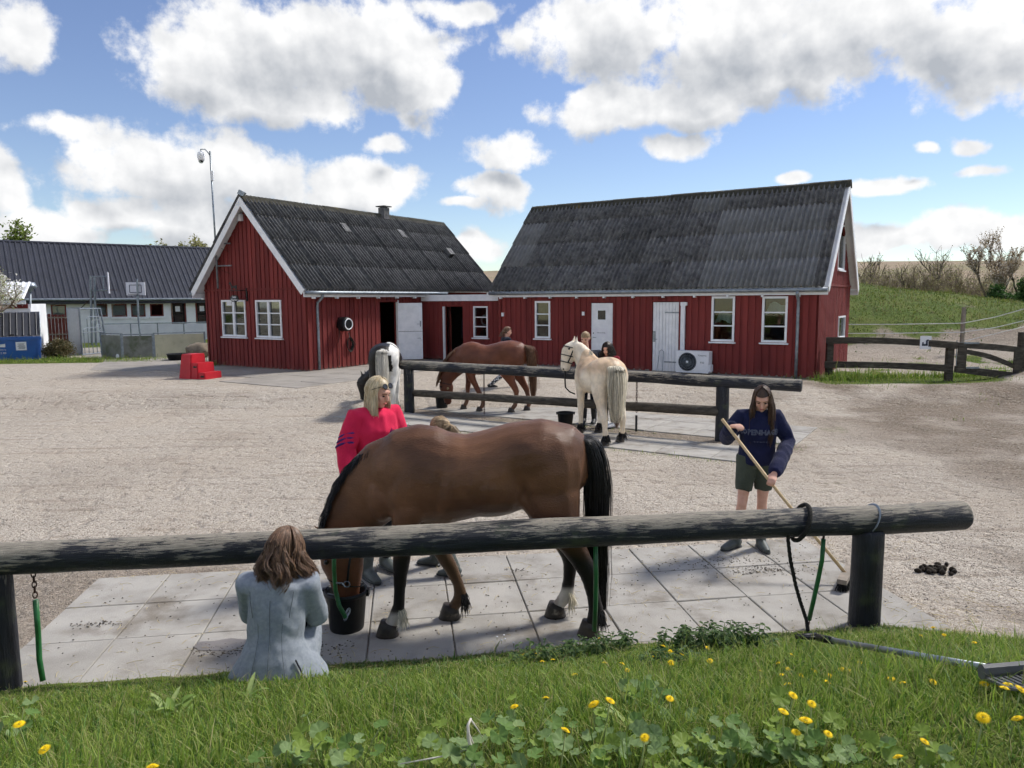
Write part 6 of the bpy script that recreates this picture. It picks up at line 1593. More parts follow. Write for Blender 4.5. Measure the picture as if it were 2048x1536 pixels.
# ---------------- dun horse with the clipped two-tone mane, seen from behind
def coat_dun(co, me):
    z = co[:, 2]; y = co[:, 1]; x = co[:, 0]; n = nz(co, 2.4, 9); n2 = nz(co, 9, 1)
    c = mixc(L3(226,206,178), L3(238,226,206), np.clip(.5+n*.9+n2*.3, 0, 1)); top = sstep(1.18, 1.38, z)*(x < .6)*.7; c = c*(1-top[:, None]) + L3(210,174,134)*top[:, None]
    fl = np.exp(-((x-.28)/.14)**2)*sstep(.9, 1.2, z)*.6; c = c*(1-fl[:, None]) + L3(182,148,116)*fl[:, None]
    st = np.exp(-(y/.03)**2)*(z > 1.3)*(x < .6)*.6; c = c*(1-st[:, None]) + L3(120,96,76)*st[:, None]
    ft = sstep(.20, .12, z)*.8; c = c*(1-ft[:, None]) + L3(74,66,60)*ft[:, None]
    mz = sstep(.86, 1.02, co[:, 0]*0 + np.where(x > .75, 1.0, 0))*sstep(1.30, 1.15, z)*(x > .80)*(y > .20); c = c*(1-.7*mz[:, None]) + L3(84,80,80)*.7*mz[:, None]
    return c
lt_ = Vector((.75, .0, .65))
fn = [((.52,0,1.24),.30,.19),((.68,.01,1.36),.285,.165),((.79,.045,1.50),.245,.14),((.87,.09,1.62),.20,.115),((.92,.13,1.70),.15,.095)]
XL = (1,.1,0)
fh = [((.93,.13,1.75),.08,.075,XL),((.94,.18,1.68),.135,.105,XL),((.95,.22,1.58),.155,.11,XL),((.95,.255,1.48),.128,.092,XL),((.95,.28,1.39),.105,.075,XL),((.95,.295,1.30),.09,.067,XL),((.95,.305,1.23),.08,.062,XL),((.95,.31,1.19),.045,.045,XL)]
crest_f = crest_of(fn, [(.40,0,1.50),(.50,0,1.535)], .9)
hang = math.atan2(1.25, -.34)
_m1 = make_mane(crest_f, (0, 0, 1), .085, 520, 'hair_cream', .022, 1.0, .04, 4)
dun, dunM = horse('horse', 'cream dun horse with a clipped mane seen from behind at the rear rail', (1.55, 12.82, .022), hang, .93, coat_dun, neck=fn, head=fh, legs=LEGS_SQ, width=1.22,
    mane=_m1, tail=make_tail([(-.64,0,1.43),(-.715,0,1.40),(-.76,0,1.28),(-.775,0,1.05),(-.775,0,.8),(-.77,0,.58),(-.77,0,.42)], 1000, .072, 'hair_cream'), voxel=.02, ear_d=(-.05, -.15, .95), feather=dict(lh='hair_black', rh='hair_black', lf='hair_black', rf='hair_black'))
P = np.array([[(a[0], a[1], a[2]) for a in l] for l in make_mane(crest_f, (0, 0, 1), .11, 140, 'hair_black', .004, 1.0, .03, 4)(np.random.default_rng(5))]); o = put('mane_stripe', strands(P, .006, .002, 3), 'hair_black', dun); o.matrix_basis = dunM
P = np.array(make_tail([(-.66,0,1.40),(-.755,0,1.30),(-.79,0,1.05),(-.79,0,.75),(-.785,0,.45),(-.78,0,.33)], 110, .03, 'hair_black')(np.random.default_rng(8))); o = put('tail_core', strands(P, .008, .002, 3), 'hair_brown', dun); o.matrix_basis = dunM
HD = thing('bridle', dun.location + Vector((-.5, .9, 1.4)), 'black leather bridle on the dun horse', 'bridle')
for (c, rx, rz, tilt) in (((.95,.245,1.50), .100, .140, .3), ((.95,.285,1.375), .083, .112, .3), ((.94,.19,1.66), .110, .148, .3)):
    strap([Vector(c) + Vector((rx*math.cos(t), rz*math.sin(t)*.95, rz*math.sin(t)*.30)) for t in np.linspace(0, 2*math.pi, 24)], .010, 'halter', HD, dunM)
for s_ in (-1, 1): strap([(.94+s_*.108, .17, 1.69), (.95+s_*.116, .215, 1.58), (.95+s_*.10, .25, 1.46), (.95+s_*.083, .28, 1.375)], .010, 'halter', HD, dunM, 'cheek_strap')
LR_ = thing('lead_rope', dun.location + Vector((-.5, .6, 1.2)), 'dark lead rope hanging in a loop below the dun horse\'s chin', 'lead')
MB().tube([gy(1131, 738, 13.6), gy(1130, 760, 13.4), gy(1131, 775, 13.3), gy(1140, 784, 13.2), gy(1150, 788, 13.2)], .014, 6).make('rope', 'rope', LR_, True)
# ---------------- pinto seen from behind
def coat_pinto(co, me):
    z = co[:, 2]; y = co[:, 1]; x = co[:, 0]; n = nz(co, 2.6, 2); n2 = nz(co, 8, 1)
    br = mixc(L3(20,17,16), L3(32,27,25), np.clip(.5+n2, 0, 1)); wh = mixc(L3(226,222,214), L3(238,236,230), np.clip(.5+n2, 0, 1))
    # brown: left haunch, top of croup, right flank, patch by the tail on the right; white: right thigh, legs, withers
    b = ((y > .03+.05*n) & (z > .70+.1*n) & (x < .55)) | ((x > .75) & (y > .12)) | ((z > 1.40+.08*n) & (x > -.66) & (x < -.05) & (y > -.12)) | ((x > -.18+.15*n) & (x < .42) & (z > .8)) | ((np.abs(y+.12+.06*n) < .045) & (z > .95) & (z < 1.33) & (x < -.45)) | ((x > .95))
    return np.where(b[:, None], br, wh)
pn = [((.58,0,1.22),.29,.15),((.76,.05,1.14),.30,.135),((.90,.16,1.02),.265,.118),((.99,.31,.87),.215,.10),((1.04,.45,.73),.172,.09),((1.06,.52,.64),.14,.085)]
PL = (.86,-.5,0)
ph_ = [((1.07,.54,.70),.08,.07,PL),((1.065,.56,.61),.145,.10,PL),((1.06,.57,.50),.165,.105,PL),((1.06,.57,.40),.135,.085,PL),((1.06,.57,.31),.108,.07,PL),((1.06,.57,.23),.09,.062,PL),((1.06,.57,.165),.082,.06,PL),((1.06,.57,.125),.05,.042,PL)]
pin, pinM = horse('horse', 'brown and white pinto horse seen from behind left of the rear rail', (-2.76, 16.12, .015), math.atan2(.98, -.05), .98, coat_pinto, neck=pn, head=ph_, legs=LEGS_SQ, width=1.18,
    mane=make_mane(crest_of(pn, [(.58,0,1.525)]), (.1,1,-1.2), .2, 700, 'hair_white', .02, 0, .05), tail=make_tail([(-.64,0,1.44),(-.72,0,1.40),(-.76,0,1.25),(-.78,0,1.0),(-.78,-.01,.75),(-.77,-.02,.5),(-.77,-.02,.34)], 900, .052, 'hair_white'), voxel=.024)
# ================================================================== people
def rotm(yaw=0, pitch=0, roll=0): return Matrix.Rotation(yaw, 3, 'Z') @ Matrix.Rotation(pitch, 3, 'X') @ Matrix.Rotation(roll, 3, 'Y')
def hand(mb, w, d, n, th, k=1.0, curl=.6, spread=.0):
    """palm and five fingers: wrist w, pointing d, palm facing n, thumb on side th"""
    w, d, n, th = Vector(w), Vector(d).normalized(), Vector(n), Vector(th)
    n = (n - d*n.dot(d)).normalized(); th = (th - d*th.dot(d) - n*th.dot(n)).normalized()
    mb.loft([(w - d*.03*k, .026*k, .018*k), (w + d*.02*k, .034*k, .016*k), (w + d*.06*k, .042*k, .015*k), (w + d*.09*k, .040*k, .012*k)], n, 10)
    for i, (o, L) in enumerate(((.031, .070), (.011, .078), (-.010, .072), (-.030, .056))):
        p = w + d*(.085*k) + th*(o*k); pts = [p - d*.02*k]; a = 0
        for s in range(4):
            pts.append(p.copy()); a += curl*(.75 if s else .5); v = d*math.cos(a) + n*math.sin(a) + th*(spread*(1.5-i)*.1); p = p + v*(L*k/3)
        mb.tube(pts, [.0095*k, .0095*k, .009*k, .0085*k, .0065*k], 7)
    p = w + d*.025*k + th*.03*k; pts = [w + d*.01*k + th*.012*k, p]
    for s in range(2):
        v = (d*.75 + th*(.55-.3*s) + n*(.35+.5*curl*s)).normalized(); p = p + v*.032*k; pts.append(p.copy())
    mb.tube(pts, [.012*k, .012*k, .0105*k, .007*k], 7)
def person(label, loc, yaw, h, J, top, bottom, shoes, hairm, hair, head_rot=(0, 0, 0), sleeve=1.0, skirt=None, voxel=.012, hands=None, face=True, extra=None, bust=1.0, shirt_len=.0, shoe_h=.30, brow='brow', wob=.010, top_extra=None):
    loc = Vector(loc); k = h/1.70
    T_ = thing('person', loc, label, 'person')
    Mx = Matrix.Translation(loc) @ Matrix.Rotation(yaw, 4, 'Z') @ Matrix.Diagonal((k, k, k, 1))
    D = dict(pel=(0,0,.95), waist=(0,.0,1.09), chest=(0,.01,1.27), nb=(0,-.015,1.44), head=(0,.025,1.585),
             shR=(.165,-.01,1.395), elR=(.215,-.03,1.12), wrR=(.225,.03,.88), shL=(-.165,-.01,1.395), elL=(-.215,-.03,1.12), wrL=(-.225,.03,.88),
             hiR=(.085,0,.93), knR=(.095,.02,.50), anR=(.10,-.015,.09), hiL=(-.085,0,.93), knL=(-.095,.02,.50), anL=(-.10,-.015,.09), toR=(.02,1), toL=(-.02,1))
    D.update(J); D = {q: Vector(v) if len(v) == 3 else v for q, v in D.items()}
    lx = (D['shR']-D['shL']).normalized(); HR = rotm(*head_rot); hc = D['head']
    H = lambda x, y, z: hc + HR @ Vector((x, y, z))
    def torso(mb, g, low=True):
        s = [(D['pel'] + (D['pel']-D['waist'])*.45, .10+g, .135+g)] if low else []
        s += [(D['pel'], .112+g, .165+g), (D['waist'], .098+g, .135+g), (D['chest'], .118*bust+g, .155+g), (D['nb'].lerp(D['chest'], .35), .105+g, .165+g), (D['nb'].lerp(D['chest'], .1), .075+g, .12+g), (D['nb'] + Vector((0, 0, .015)), .052+g, .062+g)]
        mb.loft([(a, b, c) for a, b, c in s], lx, 16)
    def arm(mb, S, g, to=1.0, cuff=0):
        sh, el, wr = D['sh'+S], D['el'+S], D['wr'+S]; i_ = D['chest'].lerp(sh, .55) + Vector((0, 0, .03))
        P = [(i_, .062), (sh, .058), (sh.lerp(el, .5), .047), (el, .040), (el.lerp(wr, .45), .037), (wr, .026)]
        mb.tube([p for p, r in P], [r+g for p, r in P], 12)
    def leg(mb, S, g, zstop=None):
        hi, kn, an = D['hi'+S], D['kn'+S], D['an'+S]
        P = [(hi + Vector((0, 0, .06)), .085), (hi, .088), (hi.lerp(kn, .45), .075), (hi.lerp(kn, .85), .058), (kn, .054), (kn.lerp(an, .3), .055), (kn.lerp(an, .65), .042), (an, .034)]
        if zstop is not None:
            n_ = []; 
            for i, (p, r) in enumerate(P):
                if i/7.0 <= zstop: n_.append((p, r))
                else:
                    q, r2 = P[i-1]; t = (zstop-(i-1)/7.0)*7; n_.append((q.lerp(p, t), r2+(r-r2)*t)); break
            P = n_
        mb.tube([p for p, r in P], [r+g for p, r in P], 12)
    # skin
    mb = MB(); torso(mb, -.012)
    mb.tube([D['nb'] - Vector((0, 0, .05)), D['nb'].lerp(hc, .35), H(0, -.02, -.05)], [.055, .05, .052], 12)
    mb.ball(H(0, -.01, .02), (.077, .098, .105), HR, 16, 12); mb.ball(H(0, .035, -.045), (.060, .056, .062), HR, 14, 10); mb.ball(H(0, .062, -.088), (.028, .026, .022), HR)
    mb.loft([(H(0, .085, .025), .012, .010), (H(0, .100, .0), .015, .012), (H(0, .110, -.022), .016, .016), (H(0, .098, -.036), .008, .012)], HR @ Vector((1, 0, 0)), 8)
    for s_ in (-1, 1):
        mb.ball(H(s_*.040, .068, -.018), (.022, .02, .02), HR); mb.ball(H(s_*.077, -.012, -.008), (.010, .018, .030), HR)
    mb.ball(H(0, .078, .045), (.05, .018, .02), HR)
    for S in 'RL':
        arm(mb, S, -.004); leg(mb, S, -.004)
        wr, el = D['wr'+S], D['el'+S]; hd_ = hands.get(S) if hands else None
        if hd_ is None: hd_ = dict(d=(wr-el), n=(-1 if S == 'R' else 1, 0, 0), th=(0, 1, 0), curl=.35)
        hand(mb, wr, hd_['d'], hd_['n'], hd_['th'], 1.0, hd_.get('curl', .5))
        an = D['an'+S]; tx, ty = D['to'+S]; mb.loft([(an + Vector((0, -.03, -.03)), .05, .032), (an + Vector((tx*.05, ty*.05, -.045)), .04, .036), (an + Vector((tx*.15, ty*.15, -.06)), .025, .036)], Vector((1, 0, 0)), 8)
    body = put('body', fuse(mb, voxel*.75, 3, .5), 'skin', T_); body.matrix_basis = Mx
    def clothes(name, mb_, m, w=wob, vx=voxel, it=5, ws=7.0):
        o = put(name, fuse(mb_, vx, it, .5, w, ws), m, T_); o.matrix_basis = Mx; return o
    # bottom
    if bottom:
        nm, m_, stop = bottom; mb = MB()
        mb.loft([(D['waist'].lerp(D['pel'], .25), .115, .148), (D['pel'], .128, .182), (D['pel'] + (D['pel']-D['waist'])*.55, .115, .16)], lx, 16)
        for S in 'RL': leg(mb, S, .018 if stop < .75 else .010, stop)
        clothes(nm, mb, m_, wob*.8)
    # top
    nm, m_, g = top; mb = MB()
    s = [(D['pel'] + (D['waist']-D['pel'])*(.15-shirt_len), .115+g, .165+g), (D['waist'], .108+g, .148+g), (D['chest'], .122*bust+g, .158+g), (D['nb'].lerp(D['chest'], .35), .108+g, .168+g), (D['nb'].lerp(D['chest'], .1), .078+g, .12+g), (D['nb'] + Vector((0, .0, .012)), .058+g*.5, .068+g*.5)]
    mb.loft(s, lx, 18)
    for S in 'RL':
        sh, el, wr = D['sh'+S], D['el'+S], D['wr'+S]
        P = [(D['chest'].lerp(sh, .55) + Vector((0, 0, .03)), .066), (sh, .062), (sh.lerp(el, .5), .054), (el, .049), (el.lerp(wr, .5), .047), (el.lerp(wr, .86), .046), (el.lerp(wr, .97), .031)]
        if sleeve < 1: P = P[:4] if sleeve > .5 else P[:3]
        mb.tube([p for p, r in P], [r+g for p, r in P], 12)
    if top_extra: top_extra(mb)
    topo = clothes(nm, mb, m_)
    # footwear
    for S in 'RL':
        an, kn = D['an'+S], D['kn'+S]; tx, ty = D['to'+S]; mb = MB(); f = Vector((tx, ty, 0)).normalized(); z0 = an.z-.09
        base = Vector((an.x, an.y, z0))
        if shoe_h > .15: mb.tube([an.lerp(kn, min(1, (shoe_h-.09)/max(.1, (kn-an).length))), an.lerp(kn, .25), an + Vector((0, 0, .02)), base + Vector((0, 0, .03))], [.066, .058, .052, .05], 12)
        mb.loft([(base - f*.06 + Vector((0, 0, .045)), .045, .034), (base - f*.02 + Vector((0, 0, .06)), .06, .042), (base + f*.06 + Vector((0, 0, .05)), .05, .045), (base + f*.14 + Vector((0, 0, .036)), .036, .046), (base + f*.20 + Vector((0, 0, .03)), .022, .032)], Vector((f.y, -f.x, 0)), 12)
        o = clothes(shoes[0], mb, shoes[1], .002, voxel*.8, 3)
        so = MB().loft([(base - f*.07 + Vector((0, 0, .012)), .012, .036), (base + Vector((0, 0, .012)), .012, .044), (base + f*.10 + Vector((0, 0, .012)), .012, .05), (base + f*.19 + Vector((0, 0, .013)), .012, .038), (base + f*.215 + Vector((0, 0, .014)), .010, .014)], Vector((f.y, -f.x, 0)), 10).make('sole', 'rubber_dark', o, True); so.matrix_basis = Mx
    # face
    if face:
        for s_ in (-1, 1):
            o = MB().ball(H(s_*.032, .0795, .010), (.0145, .008, .0065), HR).make('eye', 'eye', T_, True); o.matrix_basis = Mx
            o = MB().tube([H(s_*.014, .092, .030), H(s_*.033, .090, .036), H(s_*.052, .076, .030)], .0035, 5).make('eyebrow', brow, T_); o.matrix_basis = Mx
        o = MB().ball(H(0, .092, -.056), (.021, .008, .0055), HR).make('lips', 'lip', T_, True); o.matrix_basis = Mx
    if hair:
        for nm_, me_ in hair(H, HR, D): o = put(nm_, me_, hairm, T_); o.matrix_basis = Mx
    return T_, Mx, D, H
def cap(H, lim, k=1.07, drop=-.02):
    """close scalp of hair: part of an ellipsoid above/behind the hair line"""
    V = []; Fc = []; nu, nv = 28, 14
    for i in range(nv+1):
        th = math.pi*.80*i/nv
        for j in range(nu):
            ph = 2*math.pi*j/nu; f_ = math.sin(ph); t = min(th, lim(f_)); V.append(H(.080*k*math.sin(t)*math.cos(ph), -.012+.102*k*math.sin(t)*f_, .022+.108*k*math.cos(t)))
    for i in range(nv):
        for j in range(nu): a, b = i*nu+j, i*nu+(j+1) % nu; Fc.append((a, a+nu, b+nu, b))
    me = mesh('scalp', V, Fc, True); tint(me, np.full((len(V), 3), .8)); return me
def hair_down(length, n=380, wave=.0, wf=8, part=.0, fringe=.62, thick=1.0, r=.0062, seg=14, curl=0.0, out=.02, back=None, seed=1, locks=0):
    """hair parted on top, falling over the sides and the back"""
    def f(H, HR, D):
        g = random.Random(seed); P = []
        gd = [(g.uniform(fringe, 2*math.pi-fringe), g.uniform(0, 6.28), g.uniform(0, 6.28), g.uniform(.8, 1.08), g.uniform(-.3, 1)) for _ in range(locks)]
        for _ in range(n):
            q_ = g.choice(gd) if locks else None
            az = q_[0] + g.gauss(0, .045) if locks else g.uniform(fringe, 2*math.pi-fringe)       # 0 = face
            L = length*g.uniform(.82, 1.08) if callable(length) is False else length(az)*g.uniform(.85, 1.08)
            kk = g.uniform(1.03, 1.14)*thick; th0 = g.uniform(.05, .5); pts = []; ph1, ph2 = (q_[1] + g.gauss(0, .25), q_[2] + g.gauss(0, .25)) if locks else (g.uniform(0, 6.28), g.uniform(0, 6.28)); thE = 1.75; L = L*q_[3] if locks else L
            arc = .105*(thE-th0); tot = arc + L; q = None; ofs = (out*q_[4] + g.gauss(0, out*.12)) if locks else g.uniform(-out*.3, out)
            for s in range(seg):
                d = tot*s/(seg-1)
                if d <= arc:
                    t = th0 + (d/arc)*(thE-th0); x, y = math.sin(az), math.cos(az)
                    p = H(.081*kk*math.sin(t)*x, -.012+.103*kk*math.sin(t)*y, .022+.109*kk*math.cos(t)); q = p
                else:
                    e = d-arc; p = q + Vector((0, 0, -e)) + (HR @ Vector((math.sin(az), math.cos(az)*.8, 0)))*(ofs*min(1, e/.12))
                u = s/(seg-1); a = wave*max(0, u-.15)
                p = p + Vector((math.sin(u*wf*1.7+ph1)*a + curl*math.cos(u*26+ph1)*u, math.cos(u*wf*1.5+ph2)*a*.8 + curl*math.sin(u*26+ph1)*u, 0)); pts.append(tuple(p))
            P.append(pts)
        return [('hair', strands(P, r, r*.3, 4)), ('scalp_hair', cap(H, lambda f_: 1.05 if f_ > .55 else (1.45 if f_ > .1 else 2.15)))]
    return f
def hair_back(tail_len=.25, n=260, r=.0055, tie=(0, -.10, .02), seed=2, bun=False):
    """combed back and tied"""
    def f(H, HR, D):
        g = random.Random(seed); P = []
        for _ in range(n):
            az = g.uniform(0, 2*math.pi); th = g.uniform(.75, 1.25) if abs(az-math.pi) > 1.2 else g.uniform(1.0, 2.0); kk = g.uniform(1.03, 1.08)
            x, y = math.sin(az), math.cos(az); a = Vector((.081*kk*math.sin(th)*x, -.012+.103*kk*math.sin(th)*y, .022+.109*kk*math.cos(th))); b = Vector(tie); pts = []
            for s in range(8):
                u = s/7; p = a.lerp(b, u); c = Vector((0, -.012, .022)); dv_ = p-c; e = math.sqrt((dv_.x/.081)**2+(dv_.y/.103)**2+(dv_.z/.109)**2); p = c + dv_*(kk/max(e, .2)); pts.append(p)
            last = H(*pts[-1]); out = [tuple(H(*p)) for p in pts]; o = Vector((g.gauss(0, .016), g.gauss(0, .016), 0))
            for s in range(1, 7): out.append(tuple(last + HR @ Vector((0, -.035*min(1, s/2), 0)) + o*(s/3) + Vector((0, 0, -tail_len*s/6))))
            P.append(out)
        return [('hair', strands(P, r, r*.35, 4)), ('scalp_hair', cap(H, lambda f_: 1.0 if f_ > .5 else (1.35 if f_ > .0 else 2.2), 1.05))]
    return f
# ---- woman in the pink sweatshirt
pk_loc = Vector((-1.20, 6.36, .024)); yawp = R(-140)
pw, pM, pD, pH = person('woman in a bright pink sweatshirt with sunglasses in her pale blond hair', pk_loc, yawp, 1.76,
    dict(wrR=(.30,.10,.90), elR=(.265,-.02,1.13), wrL=(-.20,.24,.96), elL=(-.25,.05,1.13), head=(-.01,.05,1.58), knR=(.11,.05,.5), anR=(.13,.02,.09), anL=(-.12,-.1,.09)),
    ('sweatshirt', 'cloth_pink', .030), ('trousers', 'cloth_dark', .98), ('boot', 'rubber_boot'), 'hair_blond',
    hair_down(.22, 1200, .008, 5, fringe=1.05, r=.0034, out=.016, locks=90), head_rot=(R(24), R(-20), R(0)), voxel=.011, shirt_len=.35, bust=1.15, wob=.012,
    hands=dict(R=dict(d=(.05,.15,-1), n=(-1,0,0), th=(0,1,0), curl=.3), L=dict(d=(.3,.8,-.5), n=(1,-.2,-.4), th=(0,.4,1), curl=.5)))
# grey gloves, collar and cuffs, stripes, chest mark, sunglasses, earring
for S in 'LR':
    mb = MB(); wr, el = pD['wr'+S], pD['el'+S]
    hand(mb, wr, (wr-el), (1 if S == 'L' else -1, 0, 0), (0, 1, 0), 1.12, .3); o = put('glove', fuse(mb, .008, 2), 'grey_glove', pw); o.matrix_basis = pM
    d = (wr-el).normalized(); o = MB().tube([wr - d*.075, wr - d*.03, wr - d*.005], [.050, .048, .044], 14).make('cuff', 'cloth_pink', pw, True); o.matrix_basis = pM
    sh = pD['sh'+S]; ax = (el-sh).normalized()
    for i in range(3):
        c = sh.lerp(el, .62+.14*i); sd = (Vector((-1, .3, 0)) if S == 'L' else Vector((1, .3, 0))).normalized(); sd = (sd - ax*sd.dot(ax)).normalized(); tg_ = ax.cross(sd)
        pts = [c + sd*(.084*math.cos(t)) + tg_*(.084*math.sin(t)) + ax*(.05*math.sin(t)) for t in np.linspace(-1.25, 1.25, 12)]
        o = MB().tube(pts, [(.004, .010)]*12, 6).make('stripe', 'cloth_purple', pw, True); o.matrix_basis = pM
o = MB().tube([pD['nb'] + Vector((.078*math.cos(t), .02+.075*math.sin(t), .008-.012*math.sin(t))) for t in np.linspace(0, 2*math.pi, 24)], .012, 6, False).make('collar', 'cloth_pink', pw, True); o.matrix_basis = pM
bm_ = MB()
for i in range(3):
    x0 = -.060-.018*i+.02; yb = .176; hgt = .022+.012*i; bm_.add([Vector((x0-.008, yb, 1.285)), Vector((x0+.006, yb+.002, 1.285)), Vector((x0+.013-.012, yb+.001, 1.285+hgt)), Vector((x0-.001-.012, yb, 1.285+hgt))], [(0, 1, 2, 3)])
gls = MB(); gH = lambda x, y, z: pH(x, y, z)
for s_ in (-1, 1):
    c = gH(s_*.036, .072, .095); ax1, ax2 = rotm(R(24), R(-20)) @ Vector((1, 0, 0)), rotm(R(24), R(-20)) @ Vector((0, -.62, .78))
    ring_ = [c + ax1*(.028*math.cos(t)) + ax2*(.022*math.sin(t)) for t in np.linspace(0, 2*math.pi, 16)]
    gls.tube(ring_, .004, 5, False); gls.add(ring_[:-1], [tuple(range(15))]); gls.tube([gH(s_*.064, .065, .095), gH(s_*.092, .0, .05), gH(s_*.088, -.03, .02)], .003, 5)
SG = thing('sunglasses', pk_loc + Vector((0, 0, 1.75)), 'sunglasses pushed up on the blond woman\'s hair', 'sunglasses'); o = gls.make('frame', 'eye', SG); o.matrix_basis = pM
o = MB().ball(pH(.084, -.008, -.045), .007).make('earring', 'steel', pw, True); o.matrix_basis = pM
# ---- child behind the bay horse
hp_c = gy(905, 862, 6.35)
person('fair-haired child standing behind the bay horse, only the head and boots showing', (-.62, 6.42, .024), R(75), hp_c.z/.93-.02, dict(knR=(.13,.10,.5), anR=(.14,.17,.09), anL=(-.12,-.17,.09), wrR=(.2,.25,1.0), wrL=(-.2,.25,1.0)),
    ('jumper', 'cloth_navy', .02), ('trousers', 'cloth_dark', .98), ('boot', 'rubber_boot'), 'hair_dirty_blond', hair_back(.12, 300, .005), head_rot=(0, R(-18), 0), voxel=.014)
# ---- girl sweeping
gl_loc = Vector((2.36, 6.98, .024)); gyaw = R(172)
def loc_of(p, loc, yaw, k): 
    v = Matrix.Rotation(-yaw, 3, 'Z') @ (Vector(p)-loc); return v/k
gk = 1.60/1.70; bt_ = bt; bh_w = bh + Vector((0, 0, .05)); hR = loc_of(bt_.lerp(bh_w, .055), gl_loc, gyaw, gk); hL = loc_of(bt_.lerp(bh_w, .42), gl_loc, gyaw, gk); sdv = (loc_of(bh_w, gl_loc, gyaw, gk)-loc_of(bt_, gl_loc, gyaw, gk)).normalized()
girl, gM, gD, gH_ = person('girl with long dark hair in a navy sweatshirt and olive shorts sweeping', gl_loc, gyaw, 1.60,
    dict(wrR=tuple(hR + Vector((-.045, -.05, .0))), elR=(.32,.03,1.16), wrL=tuple(hL + Vector((-.03, -.05, .06))), elL=(-.30,.02,1.14), head=(-.02,.07,1.575), hiR=(.095,0,.93), knR=(.15,.09,.50), anR=(.19,.0,.09), knL=(-.06,.02,.50), anL=(-.07,-.02,.09), toR=(.75,.66), toL=(-.15,1), nb=(-.005,.0,1.44)),
    ('sweatshirt', 'cloth_navy', .022), ('shorts', 'cloth_olive', .37), ('boot', 'rubber_boot'), 'hair_dark', hair_down(.42, 1300, .016, 4, fringe=.95, r=.0034, out=.035, seed=4, locks=80), head_rot=(R(-12), R(-30), 0), voxel=.010, shirt_len=.45, bust=1.1, wob=.013, shoe_h=.27,
    hands=dict(R=dict(d=(-.4,.75,.15), n=(-.3,-.3,-1), th=(-.8,-.2,.3), curl=.85), L=dict(d=(.35,.75,-.5), n=(.3,-.2,-1), th=(.8,-.3,.3), curl=.85)))
mat('print_grey', lin(150,158,180), None, 5, .8)
def chest_text(body, size, x, z, y, tilt, person_, Mp, m='print_grey', bow=0.0):
    c = bpy.data.curves.new('t', 'FONT'); c.body = body; c.size = size; c.align_x = 'CENTER'; c.align_y = 'CENTER'; c.resolution_u = 2; c.extrude = .0; c.fill_mode = 'NONE'; c.bevel_depth = size*.018; c.bevel_resolution = 0; c.resolution_u = 1
    o = bpy.data.objects.new('t', c); WORK.collection.objects.link(o); me = bake(o)
    for v in me.vertices:
        tx, ty = v.co.x, v.co.y; ang = tx/.19; v.co = Vector((x - .19*math.sin(ang), y - .15*(1-math.cos(ang)) + v.co.z, z + ty + tilt*tx))
    me.update(); oo = put('lettering', me, m, person_); oo.matrix_basis = Mp; return oo
sweat = [o for o in girl.children if o.name.startswith('sweatshirt')][0]
def front_y(o, x, z):
    """how far forward the garment reaches at that height"""
    c = coords(o.data); s = c[(np.abs(c[:, 0]-x) < .03) & (np.abs(c[:, 2]-z) < .03)]; return float(s[:, 1].max()) if len(s) else .16
chest_text('COPENHAGEN', .075, 0, 1.25, front_y(sweat, 0, 1.25)+.006, 0.0, girl, gM); chest_text('. . . . .', .06, 0, 1.17, front_y(sweat, 0, 1.17)+.006, 0, girl, gM)
pws = [o for o in pw.children if o.name.startswith('sweatshirt')][0]
bmk = MB()
for i in range(3):
    xx, zz = -.075+.022*i, 1.255; y_ = front_y(pws, xx, zz)+.005; hgt = .026+.014*(2-abs(i-1)*1.0-(i == 0)); hgt = (.022, .036, .050)[i]
    bmk.add([Vector((xx-.010, y_, zz)), Vector((xx+.008, y_, zz)), Vector((xx+.008-hgt*.5, y_, zz+hgt)), Vector((xx-.010-hgt*.2, y_, zz+hgt*.75))], [(0, 1, 2, 3), (3, 2, 1, 0)])
o = bmk.make('chest_emblem', 'cloth_purple', pw); o.matrix_basis = pM
o = MB().tube([gD['nb'] + Vector((.078*math.cos(t), .012+.075*math.sin(t), .008-.012*math.sin(t))) for t in np.linspace(0, 2*math.pi, 24)], .012, 6, False).make('collar', 'cloth_navy', girl, True); o.matrix_basis = gM
for S in 'LR':
    wr, el = gD['wr'+S], gD['el'+S]; d = (wr-el).normalized(); o = MB().tube([wr - d*.085, wr - d*.045, wr - d*.02], [.052, .048, .040], 14).make('cuff', 'cloth_navy', girl, True); o.matrix_basis = gM
